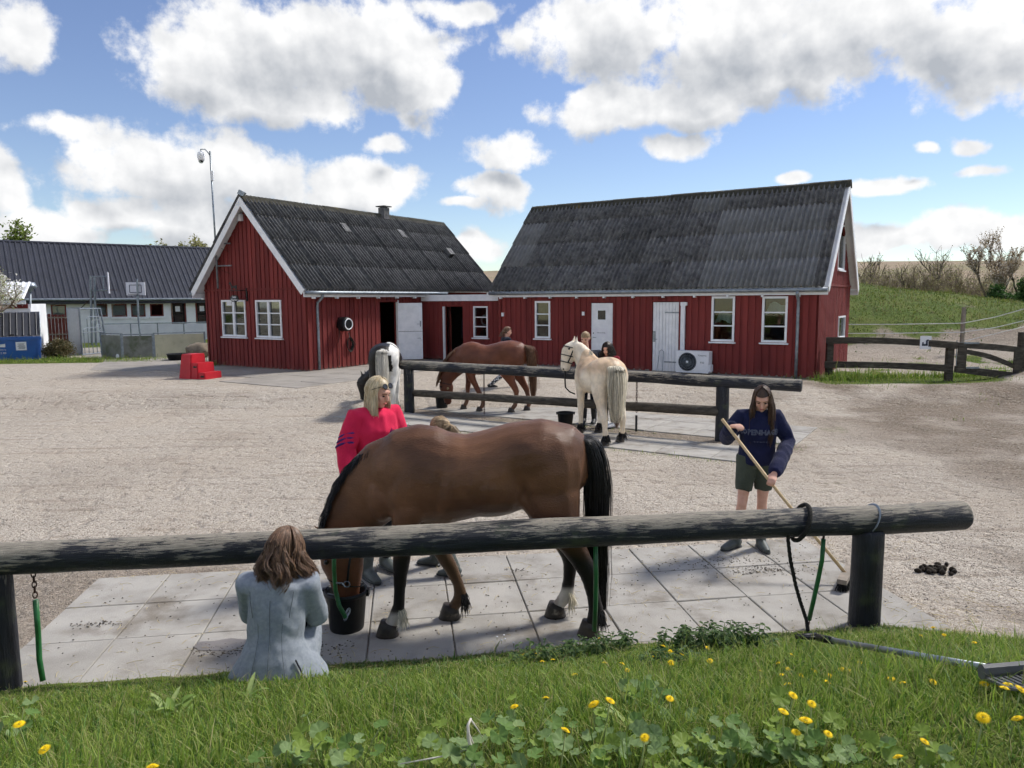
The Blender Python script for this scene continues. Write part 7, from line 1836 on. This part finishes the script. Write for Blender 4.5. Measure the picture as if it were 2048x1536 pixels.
# ---- woman sitting on the bank, seen from behind
mat('seam_grey', lin(96,103,112), None, 5, .9)
def coat_skirt(mb):
    mb.loft([((.0,.03,.36), .118, .15), ((0,.01,.26), .135, .165), ((0,-.005,.17), .175, .215), ((0,.0,.08), .22, .27), ((0,.02,.0), .25, .31), ((0,.02,-.06), .26, .325)], Vector((1, 0, 0)), 24)
    for s_ in (-1, 1): mb.loft([((s_*.10,.10,.10), .15, .14), ((s_*.12,.22,.16), .12, .12), ((s_*.12,.34,.20), .09, .09)], Vector((1, 0, 0)), 14)
st_loc = Vector((-1.40, 4.13, .0)); st_loc.z = float(ground_z(st_loc.x, st_loc.y)) - .02
syaw = R(3)
sit, sM, sD, sH = person('woman in a pale grey wool coat sitting on the grass, seen from behind', st_loc, syaw, 1.60,
    dict(pel=(0,0,.12), waist=(.0,.02,.27), chest=(.01,.06,.47), nb=(.02,.09,.64), head=(.05,.13,.775), shR=(.195,.09,.585), elR=(.225,.17,.33), wrR=(.13,.38,.30), shL=(-.175,.09,.585), elL=(-.20,.20,.34), wrL=(-.1,.38,.32),
         hiR=(.09,.02,.11), knR=(.13,.34,.28), anR=(.08,.50,-.02), hiL=(-.09,.02,.11), knL=(-.13,.36,.28), anL=(-.1,.52,-.02)),
    ('coat', 'cloth_grey', .022), ('trousers', 'cloth_dark', .98), ('boot', 'rubber_dark'), 'hair_brown', hair_down(.23, 2000, .042, 6, fringe=.6, r=.0034, out=.07, thick=1.15, seed=6, locks=95, seg=18), head_rot=(R(-15), R(-16), R(4)), voxel=.011, wob=.010, shoe_h=.2, top_extra=coat_skirt)
def back_y(o, x, z):
    c = coords(o.data); s = c[(np.abs(c[:, 0]-x) < .02) & (np.abs(c[:, 2]-z) < .02)]; return float(s[:, 1].min()) if len(s) else 0
co_ = [q for q in sit.children if q.name == 'coat' or q.name.startswith('coat.')][0]
o = MB().tube([(x_, back_y(co_, x_, z_)-.001, z_) for x_, z_ in ((.155,.19),(.185,.13),(.205,.06))], [(.004, .010)]*3, 6).make('pocket_slit', 'cloth_dark', sit); o.matrix_basis = sM
o = MB().tube([sD['nb'] + Vector((.088*math.cos(t), .005+.082*math.sin(t), .012-.012*math.sin(t))) for t in np.linspace(0, 2*math.pi, 24)], [(.020, .012)]*24, 6, False).make('collar', 'cloth_grey', sit, True); o.matrix_basis = sM
for s_, S in ((-1, 'L'), (1, 'R')):
    sh, el, wr = sD['sh'+S], sD['el'+S], sD['wr'+S]; d = (wr-el).normalized(); o = MB().tube([wr - d*.06, wr - d*.01], [.060, .060], 14).make('cuff', 'cloth_grey', sit, True); o.matrix_basis = sM
    o = MB().tube([(s_*x_, back_y(co_, s_*x_, z_)-.0015, z_) for x_, z_ in ((.135,.58),(.128,.53),(.118,.48),(.112,.43))], .0022, 4).make('shoulder_seam', 'seam_grey', sit); o.matrix_basis = sM
    o = MB().tube([(s_*x_, back_y(co_, s_*x_, z_)-.0015, z_) for x_, z_ in ((.075,.40),(.07,.32),(.078,.24),(.095,.15),(.11,.06))], .0016, 4).make('dart_seam', 'seam_grey', sit); o.matrix_basis = sM
seam = [(0.0, back_y(co_, 0, z)-.002, z) for z in (.54, .46, .38, .30, .22, .14, .06)]
o = MB().tube(seam, .0025, 4).make('back_seam', 'seam_grey', sit); o.matrix_basis = sM
# ---- the two grooming the dun horse and the one walking behind the chestnut
pb = gy(1170, 676, 14.35)
person('fair-haired woman in a navy tracksuit top with white stripes bending over the dun horse', (1.52, 14.42, .015), R(165), 1.70, dict(head=(.05,.20,pb.z/1.0-.02), nb=(.03,.12,1.42), chest=(.0,.06,1.27), wrR=(.1,.4,1.1), wrL=(-.1,.4,1.1)),
    ('tracksuit_top', 'cloth_navy_dark', .025), ('trousers', 'cloth_dark', .98), ('boot', 'rubber_dark'), 'hair_dirty_blond', hair_back(.1, 260, .006, seed=8), head_rot=(R(-8), R(-26), R(-8)), voxel=.015)
pcu = gy(1210, 706, 13.95)
person('curly-haired girl in a dark red shirt standing behind the dun horse', (1.86, 13.98, .015), R(128), (pcu.z+.17), dict(head=(.0,.06,1.57), wrR=(.1,.35,1.05), wrL=(-.1,.35,1.05)),
    ('shirt', 'cloth_maroon', .022), ('trousers', 'cloth_dark', .98), ('shoe', 'cloth_white'), 'hair_curly', hair_down(.17, 520, .02, 10, fringe=.75, r=.007, curl=.022, out=.06, thick=1.12, seed=9), head_rot=(R(10), R(-16), 0), voxel=.015, shoe_h=.1, brow='eye')
pwk = gy(1019, 666, 18.3)
walk = person('brown-haired person in a dark top and patterned socks walking behind the chestnut horse', (-.13, 18.3, .12), R(-72), pwk.z+.02, dict(knR=(.10,.16,.52), anR=(.10,.10,.12), knL=(-.10,-.04,.50), anL=(-.10,-.42,.24), wrR=(.2,.2,1.0)),
    ('jumper', 'cloth_navy_dark', .02), ('shorts', 'cloth_dark', .6), ('shoe', 'rubber_dark'), 'hair_brown', hair_back(.16, 240, .006, seed=11), head_rot=(0, R(-10), 0), voxel=.015, shoe_h=.1)
wt, wM, wD_, wH = walk
mat('patterned_sock', lin(40,44,56), lin(226,226,226), 26, .9, .2, lohi=(.5,.54), obj=True, detail=1)
for S in 'RL':
    an, kn = wD_['an'+S], wD_['kn'+S]; o = MB().tube([an - Vector((0, 0, .02)), an.lerp(kn, .35), an.lerp(kn, .75)], [.042, .054, .064], 12).make('sock', 'patterned_sock', wt, True); o.matrix_basis = wM
# ================================================================== plants
def blades(name, pts, h, w, cols, bend=.5, seed=0, hv=.45, lean=None):
    """grass: pts (n,2); h,w arrays or floats; cols list of (base,tip)"""
    g = np.random.default_rng(seed); n = len(pts); x, y = pts[:, 0], pts[:, 1]; z = ground_z(x, y)-.008
    H_ = h*np.exp(g.normal(0, hv, n)); W_ = w*g.uniform(.7, 1.3, n); az = g.uniform(0, 2*np.pi, n); B = bend*g.uniform(.1, 1.3, n)
    D = np.stack([np.cos(az), np.sin(az), 0*az], -1); wa = az + g.normal(np.pi/2, .5, n); S = np.stack([np.cos(wa), np.sin(wa), 0*az], -1)
    base = np.stack([x, y, z], -1); V = []
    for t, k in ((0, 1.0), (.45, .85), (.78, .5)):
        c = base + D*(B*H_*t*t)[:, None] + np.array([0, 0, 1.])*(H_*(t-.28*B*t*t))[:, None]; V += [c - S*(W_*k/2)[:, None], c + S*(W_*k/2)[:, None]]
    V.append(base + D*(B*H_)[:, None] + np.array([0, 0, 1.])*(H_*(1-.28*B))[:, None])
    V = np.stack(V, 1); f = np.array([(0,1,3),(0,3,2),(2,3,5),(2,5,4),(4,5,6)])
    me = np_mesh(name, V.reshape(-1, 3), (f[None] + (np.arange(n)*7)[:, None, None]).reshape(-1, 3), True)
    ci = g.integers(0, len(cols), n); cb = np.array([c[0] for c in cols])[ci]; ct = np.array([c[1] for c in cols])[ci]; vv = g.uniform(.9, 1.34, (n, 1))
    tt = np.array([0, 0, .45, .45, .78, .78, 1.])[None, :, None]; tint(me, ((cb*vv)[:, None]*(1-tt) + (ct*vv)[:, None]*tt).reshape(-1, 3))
    return stuff(put(name, me, 'blades'))
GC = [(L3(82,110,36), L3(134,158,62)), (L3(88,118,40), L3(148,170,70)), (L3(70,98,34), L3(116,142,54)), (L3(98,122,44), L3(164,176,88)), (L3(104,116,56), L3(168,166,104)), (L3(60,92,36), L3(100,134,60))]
DRY = [(L3(150,140,96), L3(196,184,140))]
g = np.random.default_rng(21)
def sample(n, xr, yr, dens, seed):
    g = np.random.default_rng(seed); out = np.zeros((0, 2))
    while len(out) < n:
        p = np.stack([g.uniform(*xr, n*3), g.uniform(*yr, n*3)], -1); keep = g.random(n*3) < dens(p[:, 0], p[:, 1]); out = np.vstack([out, p[keep]])
    return out[:n]
vis = lambda x, y: (np.abs(x) < .76*y+1.2)
near = sample(125000, (-4.6, 5.2), (1.5, 5.4), lambda x, y: vis(x, y)*grass_mask(x, y)*np.clip((2.4/np.maximum(y, 1.4))**1.3, 0, 1)*(.35+.65*fbm(x, y, 2.2, 71)), 1)
tt_ = E2.x*near[:, 0]+E2.y*near[:, 1]; hh_ = .016 + .050*sstep(4.6, 2.9, tt_) ; hh_ = hh_*(.25+1.5*fbm(near[:, 0], near[:, 1], 1.3, 73))
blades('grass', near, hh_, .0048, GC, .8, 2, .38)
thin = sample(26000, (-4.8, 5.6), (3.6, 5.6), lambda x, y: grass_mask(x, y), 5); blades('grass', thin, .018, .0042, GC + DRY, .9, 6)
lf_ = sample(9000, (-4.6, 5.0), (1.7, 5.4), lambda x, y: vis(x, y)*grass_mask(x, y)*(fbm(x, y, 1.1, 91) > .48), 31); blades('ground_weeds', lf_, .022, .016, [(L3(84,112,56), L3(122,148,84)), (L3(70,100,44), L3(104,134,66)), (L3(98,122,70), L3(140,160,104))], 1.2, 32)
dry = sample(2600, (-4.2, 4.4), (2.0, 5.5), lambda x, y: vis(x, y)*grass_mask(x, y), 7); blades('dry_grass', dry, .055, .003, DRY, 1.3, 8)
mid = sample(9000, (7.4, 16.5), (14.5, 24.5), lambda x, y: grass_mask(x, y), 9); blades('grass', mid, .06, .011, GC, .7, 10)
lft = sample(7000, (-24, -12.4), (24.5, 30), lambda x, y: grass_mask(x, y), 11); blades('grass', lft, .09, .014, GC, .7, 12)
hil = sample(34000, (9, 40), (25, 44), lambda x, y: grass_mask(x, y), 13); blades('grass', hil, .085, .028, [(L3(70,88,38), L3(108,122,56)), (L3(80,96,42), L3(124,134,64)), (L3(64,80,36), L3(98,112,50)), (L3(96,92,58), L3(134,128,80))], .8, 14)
rp_ = sample(1500, (-9, 6), (9, 15), lambda x, y: np.where(np.abs((.5362*x+.8441*y)-10.9) < .12, .5, 0)*(np.abs(.8441*x-.5362*y+7) < 4.7)+np.where(np.abs((.5362*x+.8441*y)-12.55) < .22, .25, 0)*(np.abs(.8441*x-.5362*y+7) < 4.7)*(fbm(x, y, 1.5, 8) > .5), 15); blades('grass', rp_, .035, .006, GC + DRY, .8, 16)
# tufts along walls and fence feet
def tuft(c, n, r, h, w, seed):
    g = np.random.default_rng(seed); return np.stack([c[0] + g.normal(0, r[0], n), c[1] + g.normal(0, r[1], n)], -1)
P_ = np.vstack([tuft(G0 + Vector((.7, -.05, 0)), 700, (.5, .25), 0, 0, 1), tuft(Vector((10.2, 20.0, 0)), 700, (1.1, .25), 0, 0, 2), tuft(Vector((12.0, 19.9, 0)), 500, (.7, .2), 0, 0, 3), tuft(A0 + U*4.7 + Vector((-.2, -.3, 0)), 300, (.3, .25), 0, 0, 4), tuft(gz(390, 720, .28), 160, (.3, .1), 0, 0, 5)])
blades('grass', P_, .15, .016, GC, .7, 17)
# ---- dandelions
def petal_head():
    V = []; Fc = []
    for ring, (n, r, z, up) in enumerate(((26, .022, .002, .002), (20, .0175, .004, .004), (14, .012, .006, .006), (8, .006, .007, .007))):
        for j in range(n):
            a = 2*math.pi*(j+.37*ring)/n; ca, sa = math.cos(a), math.sin(a); w = .0019; k = len(V); s = (-sa*w, ca*w)
            V += [(ca*.002, sa*.002, z-.002), (ca*r*.7+s[0], sa*r*.7+s[1], z+up*.5), (ca*r, sa*r, z+up*.2), (ca*r*.7-s[0], sa*r*.7-s[1], z+up*.5)]; Fc.append((k, k+1, k+2, k+3))
    return mesh('flower_head', V, Fc)
mat('dandelion_yellow', lin(255,226,40), lin(250,208,22), 200, .6, spec=.2); mat('stem_green', lin(150,160,104), lin(118,138,72), 30, .6); mat('calyx', lin(78,104,48), None, 10, .6)
HEADM = petal_head(); HEADM.materials.append(MATS['dandelion_yellow'])
CAL = MB().lathe((0, 0, 0), [(0, -.010), (.005, -.009), (.007, -.003), (.009, .003), (0, .004)], 8); CALM = mesh('calyx', CAL.v, CAL.f, True); CALM.materials.append(MATS['calyx'])
DA = [(1020,262),(1010,308),(510,375),(590,372),(630,422),(702,410),(1057,432),(1175,437),(1212,480),(850,512),(1455,318),(1505,353),(1585,368),(1510,430),(1460,380),(1715,295),(1755,327),(1775,418),(1625,300),(1398,385),(655,672),(983,715),(1092,690),(1500,675),(787,892),(1330,942),(440,730)]
DB = [(620,140),(775,165),(700,210),(600,253),(757,243),(720,275),(828,278),(900,253),(985,278),(970,313),(755,328),(782,387),(885,433),(730,477),(853,525),(800,590),(975,598),(1050,245),(1085,252),(1320,297),(1385,318),(1550,313),(1150,208),(1830,325),(1905,328),(1942,348),(1960,330),(2028,355),(1483,60),(1610,55),(1550,15),(1775,98),(1825,510),(2013,515),(1503,640),(1360,725),(325,195)]
DC = [(160,993),(122,1262),(283,1420),(965,1530)]
spots = [(900+x/3.413, 1200+y/3.413) for x, y in DA] + [(1300+x/2.738, 1250+y/2.738) for x, y in DB] + [(x/3.16, 1050+y/3.16) for x, y in DC]
special = {(1500,675): 'tall dandelion with a wide flat flower standing in front of the nettles', }
for i, (px_, py_) in enumerate(spots):
    big = py_ > 1375; hs = random.uniform(.11, .20) if big else random.uniform(.025, .06)
    p = onbank(px_, py_, hs); gzz = float(ground_z(p.x, p.y))
    T_ = thing('dandelion', (p.x, p.y, gzz), 'yellow dandelion flowering in the grass bank', 'flower', 'dandelions in the grass bank')
    tilt = Matrix.Rotation(random.uniform(-.5, .5), 4, 'X') @ Matrix.Rotation(random.uniform(-.45, .45), 4, 'Y') @ Matrix.Rotation(random.uniform(0, 6.28), 4, 'Z')
    k = random.uniform(.62, .98)*(1.0 if big else .95)
    o = bpy.data.objects.new('flower_head', HEADM); COL.objects.link(o); par(o, T_); o.matrix_basis = Matrix.Translation(p) @ tilt @ Matrix.Scale(k, 4)
    o = bpy.data.objects.new('calyx', CALM); COL.objects.link(o); par(o, T_); o.matrix_basis = Matrix.Translation(p) @ tilt @ Matrix.Scale(k, 4)
    dx = random.uniform(-.03, .03); MB().tube([(p.x+dx, p.y+.01, gzz-.01), (p.x+dx*.5, p.y+.004, (gzz+p.z)/2), (p.x, p.y, p.z-.006)], .0022, 5).make('stem', 'stem_green', T_, True)
# ---- mallow: round lobed leaves on stalks
def lobed(n=7, r=.05):
    V = [(0, 0, 0)]; k = n*4
    for j in range(k+1):
        a = math.radians(25) + math.radians(310)*j/k; rr = r*(.88+.12*abs(math.sin(math.pi*j/4))); V.append((-math.sin(a)*rr*-1*math.cos(0), -math.cos(a)*rr, .003*math.sin(j*math.pi/2) + .30*rr*rr/r))
    return mesh('leaf', V, [(0, j+1, j+2) for j in range(k)], True)
LEAFM = []
for i, c in enumerate((L3(116,140,84), L3(132,154,100), L3(102,132,66), L3(126,148,62))):
    me = lobed(7 if i % 2 else 6, .040); cc = np.tile(c, (len(me.vertices), 1)); cc[0] = c*1.25; tint(me, cc); me.materials.append(MATS['leaf']); LEAFM.append(me)
MA = [(1130,1478),(1010,1505),(860,1512),(700,1510),(640,1500),(1280,1488),(1450,1490),(1520,1498),(1600,1505),(1275,1398),(1330,1412),(1180,1525),(1350,1520),(1680,1520),(1860,1525),(560,1522),(25,1448),(1235,1452),(1020,1452),(1400,1508),(1560,1475),(930,1518),(1750,1530)]
for i, (px_, py_) in enumerate(MA):
    hs = .07 if py_ > 1440 else .04
    c = onbank(px_, py_, hs); gzz = float(ground_z(c.x, c.y)); T_ = thing('mallow_plant', (c.x, c.y, gzz), 'low clump of round lobed grey-green mallow leaves', 'plant', 'mallow clumps in the near grass')
    for j in range(random.randint(8, 12)):
        dx, dy = random.gauss(0, .055), random.gauss(0, .05); lz = gzz + hs*random.uniform(.7, 1.7); q = Vector((c.x+dx, c.y+dy, lz)); root = Vector((c.x+dx*.25, c.y+dy*.25+.02, gzz))
        o = bpy.data.objects.new('leaf', random.choice(LEAFM)); COL.objects.link(o); par(o, T_)
        o.matrix_basis = Matrix.Translation(q) @ Matrix.Rotation(random.uniform(-.3, .75), 4, 'X') @ Matrix.Rotation(random.uniform(-.5, .5), 4, 'Y') @ Matrix.Rotation(random.uniform(0, 6.28), 4, 'Z') @ Matrix.Scale(random.uniform(.42, .85), 4)
        MB().tube([root, root.lerp(q, .6) + Vector((0, 0, .01)), q], .0016, 4).make('stalk', 'stem_green', T_)
# ---- dock: clump of long pale leaves
def long_leaf(L, w, arch, c):
    V = []; n = 8
    for i in range(n+1):
        t = i/n; ww = w*math.sin(math.pi*min(1, .08+t*.92))**.8*(1-.25*t); y = L*t*(1-.25*arch*t); z = L*(.75*t - arch*t*t*.75)
        V += [(-ww, y, z+ww*.35), (0, y, z), (ww, y, z+ww*.35)]
    Fc = [(i*3+k, i*3+k+1, i*3+k+4, i*3+k+3) for i in range(n) for k in (0, 1)]
    me = mesh('leaf', V, Fc, True); cc = np.tile(c, (len(V), 1)); cc[1::3] *= 1.3; tint(me, cc); me.materials.append(MATS['leaf']); return me
DL = [long_leaf(.16, .017, .6, L3(132,154,84)), long_leaf(.13, .020, .8, L3(120,146,72)), long_leaf(.18, .014, .5, L3(150,166,104))]
for (px_, py_, n_, lab) in ((335, 1425, 26, 'clump of long pale dock leaves in the grass left of the sitting woman'), (490, 1400, 9, 'small bright green dock clump at the sitting woman\'s left hip'), (1260, 1440, 5, 'pair of upright dock leaves between the dandelions'), (50, 1450, 8, 'low dock leaves at the left edge of the grass')):
    c = onbank(px_, py_, .02); gzz = float(ground_z(c.x, c.y)); T_ = thing('dock_plant', (c.x, c.y, gzz), lab, 'plant')
    for j in range(n_):
        o = bpy.data.objects.new('leaf', random.choice(DL)); COL.objects.link(o); par(o, T_)
        o.matrix_basis = Matrix.Translation((c.x + random.gauss(0, .05 if n_ > 20 else .015), c.y + random.gauss(0, .025), gzz-.005)) @ Matrix.Rotation(random.uniform(0, 6.28), 4, 'Z') @ Matrix.Rotation(random.uniform(-.1, .6), 4, 'X') @ Matrix.Scale(random.uniform(.6, 1.1), 4)
# ---- nettles: stems with opposite toothed leaves
def nettles(px_, py_, n_, spread, h, lab, seed):
    g = random.Random(seed); c = onbank(px_, py_, .03); gzz = float(ground_z(c.x, c.y)); T_ = thing('nettle_clump', (c.x, c.y, gzz), lab, 'plant')
    st_ = MB(); V = []; Fc = []; C = []
    for _ in range(n_):
        x, y = c.x + g.gauss(0, spread), c.y + g.gauss(0, spread*.45); z0 = float(ground_z(x, y)); hh = h*g.uniform(.5, 1.1); lx_, ly_ = g.uniform(-.3, .3)*hh, g.uniform(-.3, .3)*hh
        st_.tube([(x, y, z0-.01), (x+lx_*.4, y+ly_*.4, z0+hh*.5), (x+lx_, y+ly_, z0+hh)], [.003, .0025, .0015], 4)
        nl = max(3, int(hh/.022)); a0 = g.uniform(0, 3)
        for i in range(nl):
            t = .15 + .85*i/(nl-1); p = Vector((x+lx_*t, y+ly_*t, z0+hh*t)); L = .045*(1-.45*abs(t-.6))*g.uniform(.7, 1.2)
            for s in (0, math.pi):
                a = a0 + i*math.pi/2 + s; d = Vector((math.cos(a), math.sin(a), g.uniform(-.3, .35))).normalized(); sd = Vector((-math.sin(a), math.cos(a), 0)); k = len(V)
                V += [p, p + d*L*.35 + sd*L*.30, p + d*L*.7 + sd*L*.22, p + d*L - Vector((0, 0, L*.25)), p + d*L*.7 - sd*L*.22, p + d*L*.35 - sd*L*.30]; Fc += [(k, k+1, k+2, k+3), (k, k+3, k+4, k+5)]
                cc = [L3(70,96,52), L3(84,112,60), L3(56,80,44), L3(96,120,72)][g.randrange(4)]; C += [cc]*6
    me = mesh('foliage', V, Fc); tint(me, np.array(C)); fo = stuff(put('foliage', me, 'leaf', T_)); stuff(st_.make('stems', 'stem_green', T_))
nettles(1195, 1298, 42, .15, .11, 'dark green nettle clump at the slab edge below the bay horse', 1); nettles(1430, 1292, 70, .15, .15, 'largest nettle clump at the slab edge left of the fork', 2); nettles(1100, 1310, 26, .10, .09, 'low nettle sprigs left of the hanging green hose', 3); nettles(1340, 1320, 22, .10, .08, 'low nettle sprigs between the two nettle clumps', 4)
# small white flowers at the slab edge
for i, (px_, py_) in enumerate(((994,1273),(1008,1270),(1003,1280),(1027,1285),(1010,1277))):
    p = onbank(px_, py_, .05); T_ = thing('daisy', (p.x, p.y, p.z-.05), 'tiny white flower at the edge of the front paving', 'flower', 'white flowers at the slab edge'); MB().ball(p, (.008, .008, .004), None, 8, 4).make('flower_head', 'white_paint', T_); MB().tube([p - Vector((0, 0, .055)), p], .0012, 4).make('stem', 'stem_green', T_)
mat('pale_bark', lin(138,124,108), lin(108,96,84), 12, .9, .4, 30)
# ---- trees
def grow(seed, height, spread, trunk_r, levels=4, kids=(3, 5), up=.55, trunk_part=.3, stems=1, wig=.16):
    g = random.Random(seed); mb = MB(); tips = []
    def br(p, d, L, r, lv):
        n = 4; pts = [p]; q = p.copy(); v = d.copy()
        for i in range(n):
            v = (v + Vector((g.gauss(0, wig), g.gauss(0, wig), g.gauss(0, wig*.6)+.05*up))).normalized(); q = q + v*(L/n); pts.append(q.copy())
        mb.tube(pts, [r*(1-.55*i/n) for i in range(n+1)], 6 if lv == 0 else (5 if lv == 1 else 3))
        if lv >= levels-1: tips.append((pts, v)); return
        for _ in range(g.randint(*kids)):
            k = g.uniform(.35, 1.0); i = min(int(k*n), n-1); b = pts[i].lerp(pts[i+1], k*n-i); a = g.uniform(0, 6.28); o = Vector((math.cos(a), math.sin(a), 0)); nd = (v*g.uniform(.4, .8) + o*spread*g.uniform(.5, 1.0) + Vector((0, 0, up*.5))).normalized(); br(b, nd, L*g.uniform(.5, .75), r*.5, lv+1)
        if lv: tips.append((pts, v))
    for s in range(stems):
        a = g.uniform(0, 6.28); d = Vector((math.cos(a)*.35*(stems > 1), math.sin(a)*.35*(stems > 1), 1)).normalized(); br(Vector((g.gauss(0, .1)*(stems > 1), g.gauss(0, .1)*(stems > 1), -.1)), d, height*(trunk_part if stems == 1 else .55)*g.uniform(.85, 1.1), trunk_r, 0)
    return mb, tips
def leaves(tips, per, size, cols, seed, jit=.06):
    g = np.random.default_rng(seed); P = []
    for pts, v in tips:
        for _ in range(per):
            u = g.random()*(len(pts)-1); k = int(u); p = pts[k].lerp(pts[min(k+1, len(pts)-1)], u-k); P.append((p.x, p.y, p.z))
    P = np.array(P) + g.normal(0, jit, (len(P), 3)); n = len(P); A = g.normal(0, 1, (n, 3)); A /= np.linalg.norm(A, axis=1, keepdims=True); B = np.cross(A, g.normal(0, 1, (n, 3))); B /= np.linalg.norm(B, axis=1, keepdims=True); s = size*g.uniform(.6, 1.3, (n, 1))
    V = np.stack([P - A*s, P + B*s*.55, P + A*s, P - B*s*.55], 1); me = np_mesh('crown', V.reshape(-1, 3), np.arange(n*4).reshape(n, 4), False); c = np.array(cols)[g.integers(0, len(cols), n)]*g.uniform(.8, 1.2, (n, 1)); tint(me, np.repeat(c, 4, 0)); return me
def plant_tree(name, label, px_, py_, Y, top_py, cat, cols, per, size, seed, group=None, zb=None, jit=.06, **kw):
    b = gy(px_, py_, Y); t = gy(px_, top_py, Y); z0 = float(ground_z(b.x, b.y)) if zb is None else zb; T_ = thing(name, (b.x, b.y, z0), label, cat, group)
    mb, tips = grow(seed, 1.0, **kw); top = max(v.z for v in mb.v); k = (t.z-z0)/top; Mx = Matrix.Translation((b.x, b.y, z0)) @ Matrix.Scale(k, 4)
    me = mesh('trunk', mb.v, mb.f, True); me.transform(Mx); put('trunk', me, 'bark' if name == 'bare_tree' else 'pale_bark', T_)
    if per:
        tw = [([Mx @ p for p in pts], v) for pts, v in tips]; put('crown', leaves(tw, per, size, cols, seed, jit), 'leaf', T_)
    return T_
BL = [L3(230,222,212), L3(206,190,172), L3(170,152,124), L3(150,134,100)]; GRN = [L3(110,126,62), L3(132,142,74), L3(90,106,52)]; PALE = [L3(150,150,96), L3(172,168,120), L3(134,132,84)]
plant_tree('blossom_tree', 'round-crowned tree in pale blossom behind the paddock mound', 1979, 585, 47, 448, 'tree', BL, 12, .055, 8, spread=.75, trunk_r=.022, levels=5, kids=(4, 6), up=1.0, trunk_part=.36, jit=.05, wig=.10)
for i, (x_, y_, tp, Y_, lab) in enumerate(((1722, 575, 478, 52, 'bare tree beside the right gable of the stable'), (1856, 577, 486, 50, 'bare dark-stemmed tree in the middle of the hedge row'), (1900, 578, 492, 55, 'thin bare tree left of the blossom tree'), (1762, 574, 503, 54, 'small bare tree near the left end of the hedge row'), (2044, 590, 492, 50, 'bare tree at the right edge of the photo'))):
    plant_tree('bare_tree', lab, x_, y_, Y_, tp, 'tree', PALE, 3, .05, 20+i, spread=.75, trunk_r=.022, levels=5, kids=(2, 4), up=.75, trunk_part=.32)
for i, (x_, tp, lab) in enumerate(((1738, 520, 'first brownish shrub of the hedge row, by the gable'), (1772, 515, 'second brownish shrub of the hedge row'), (1800, 506, 'tall thin shrub of the hedge row'), (1828, 512, 'fourth shrub of the hedge row'), (1880, 520, 'shrub right of the dark-stemmed tree'), (1912, 512, 'greenish shrub left of the blossom tree'), (1938, 525, 'pale shrub at the blossom tree\'s left foot'), (1965, 530, 'pale shrub under the blossom tree'), (2005, 532, 'shrub right of the blossom trunk'), (1858, 535, 'low shrub at the dark-stemmed tree\'s foot'))):
    plant_tree('shrub', lab, x_, 590, 49+(i % 3)*2, tp, 'shrub', PALE + [L3(168,152,124), L3(152,138,112), L3(140,140,92)], 4, .045, 40+i, 'shrubs of the hedge row', spread=.6, trunk_r=.014, levels=4, kids=(3, 5), up=.9, stems=7, jit=.10)
plant_tree('evergreen_shrub', 'dense green shrub at the right edge on the mound', 2052, 594, 44, 556, 'shrub', [L3(64,96,48), L3(82,116,58), L3(52,80,40)], 34, .07, 71, spread=.6, trunk_r=.02, levels=4, kids=(4, 5), up=.8, stems=6, jit=.14)
plant_tree('blossom_tree', 'white flowering tree cut off by the left edge', -62, 690, 27, 470, 'tree', [L3(232,230,222), L3(214,212,200), L3(150,160,104)], 26, .05, 81, spread=.8, trunk_r=.03, levels=5, kids=(3, 4), up=.55, trunk_part=.3, zb=.1, jit=.10)
plant_tree('leafy_tree', 'green tree rising behind the dark ribbed roof at the left edge', -5, 620, 62, 440, 'tree', [L3(118,136,62), L3(138,152,78), L3(98,118,52)], 26, .16, 91, spread=.8, trunk_r=.03, levels=5, kids=(3, 4), up=.5, zb=.3, jit=.25)
plant_tree('leafy_tree', 'pale budding tree peeping over the ribbed roof beside the gable', 386, 620, 66, 474, 'tree', PALE, 22, .14, 95, spread=.8, trunk_r=.03, levels=5, kids=(3, 4), up=.5, zb=.3, jit=.25)
b_ = gz(116, 716, .27); plant_tree('bush', 'brownish bush at the foot of the plank fence', 116, 716, b_.y, 683, 'bush', [L3(104,96,66), L3(124,112,80), L3(84,84,52)], 26, .035, 99, spread=.9, trunk_r=.02, levels=4, kids=(3, 5), up=.5, stems=9, zb=.25, jit=.10)
bpy.data.scenes.remove(WORK)
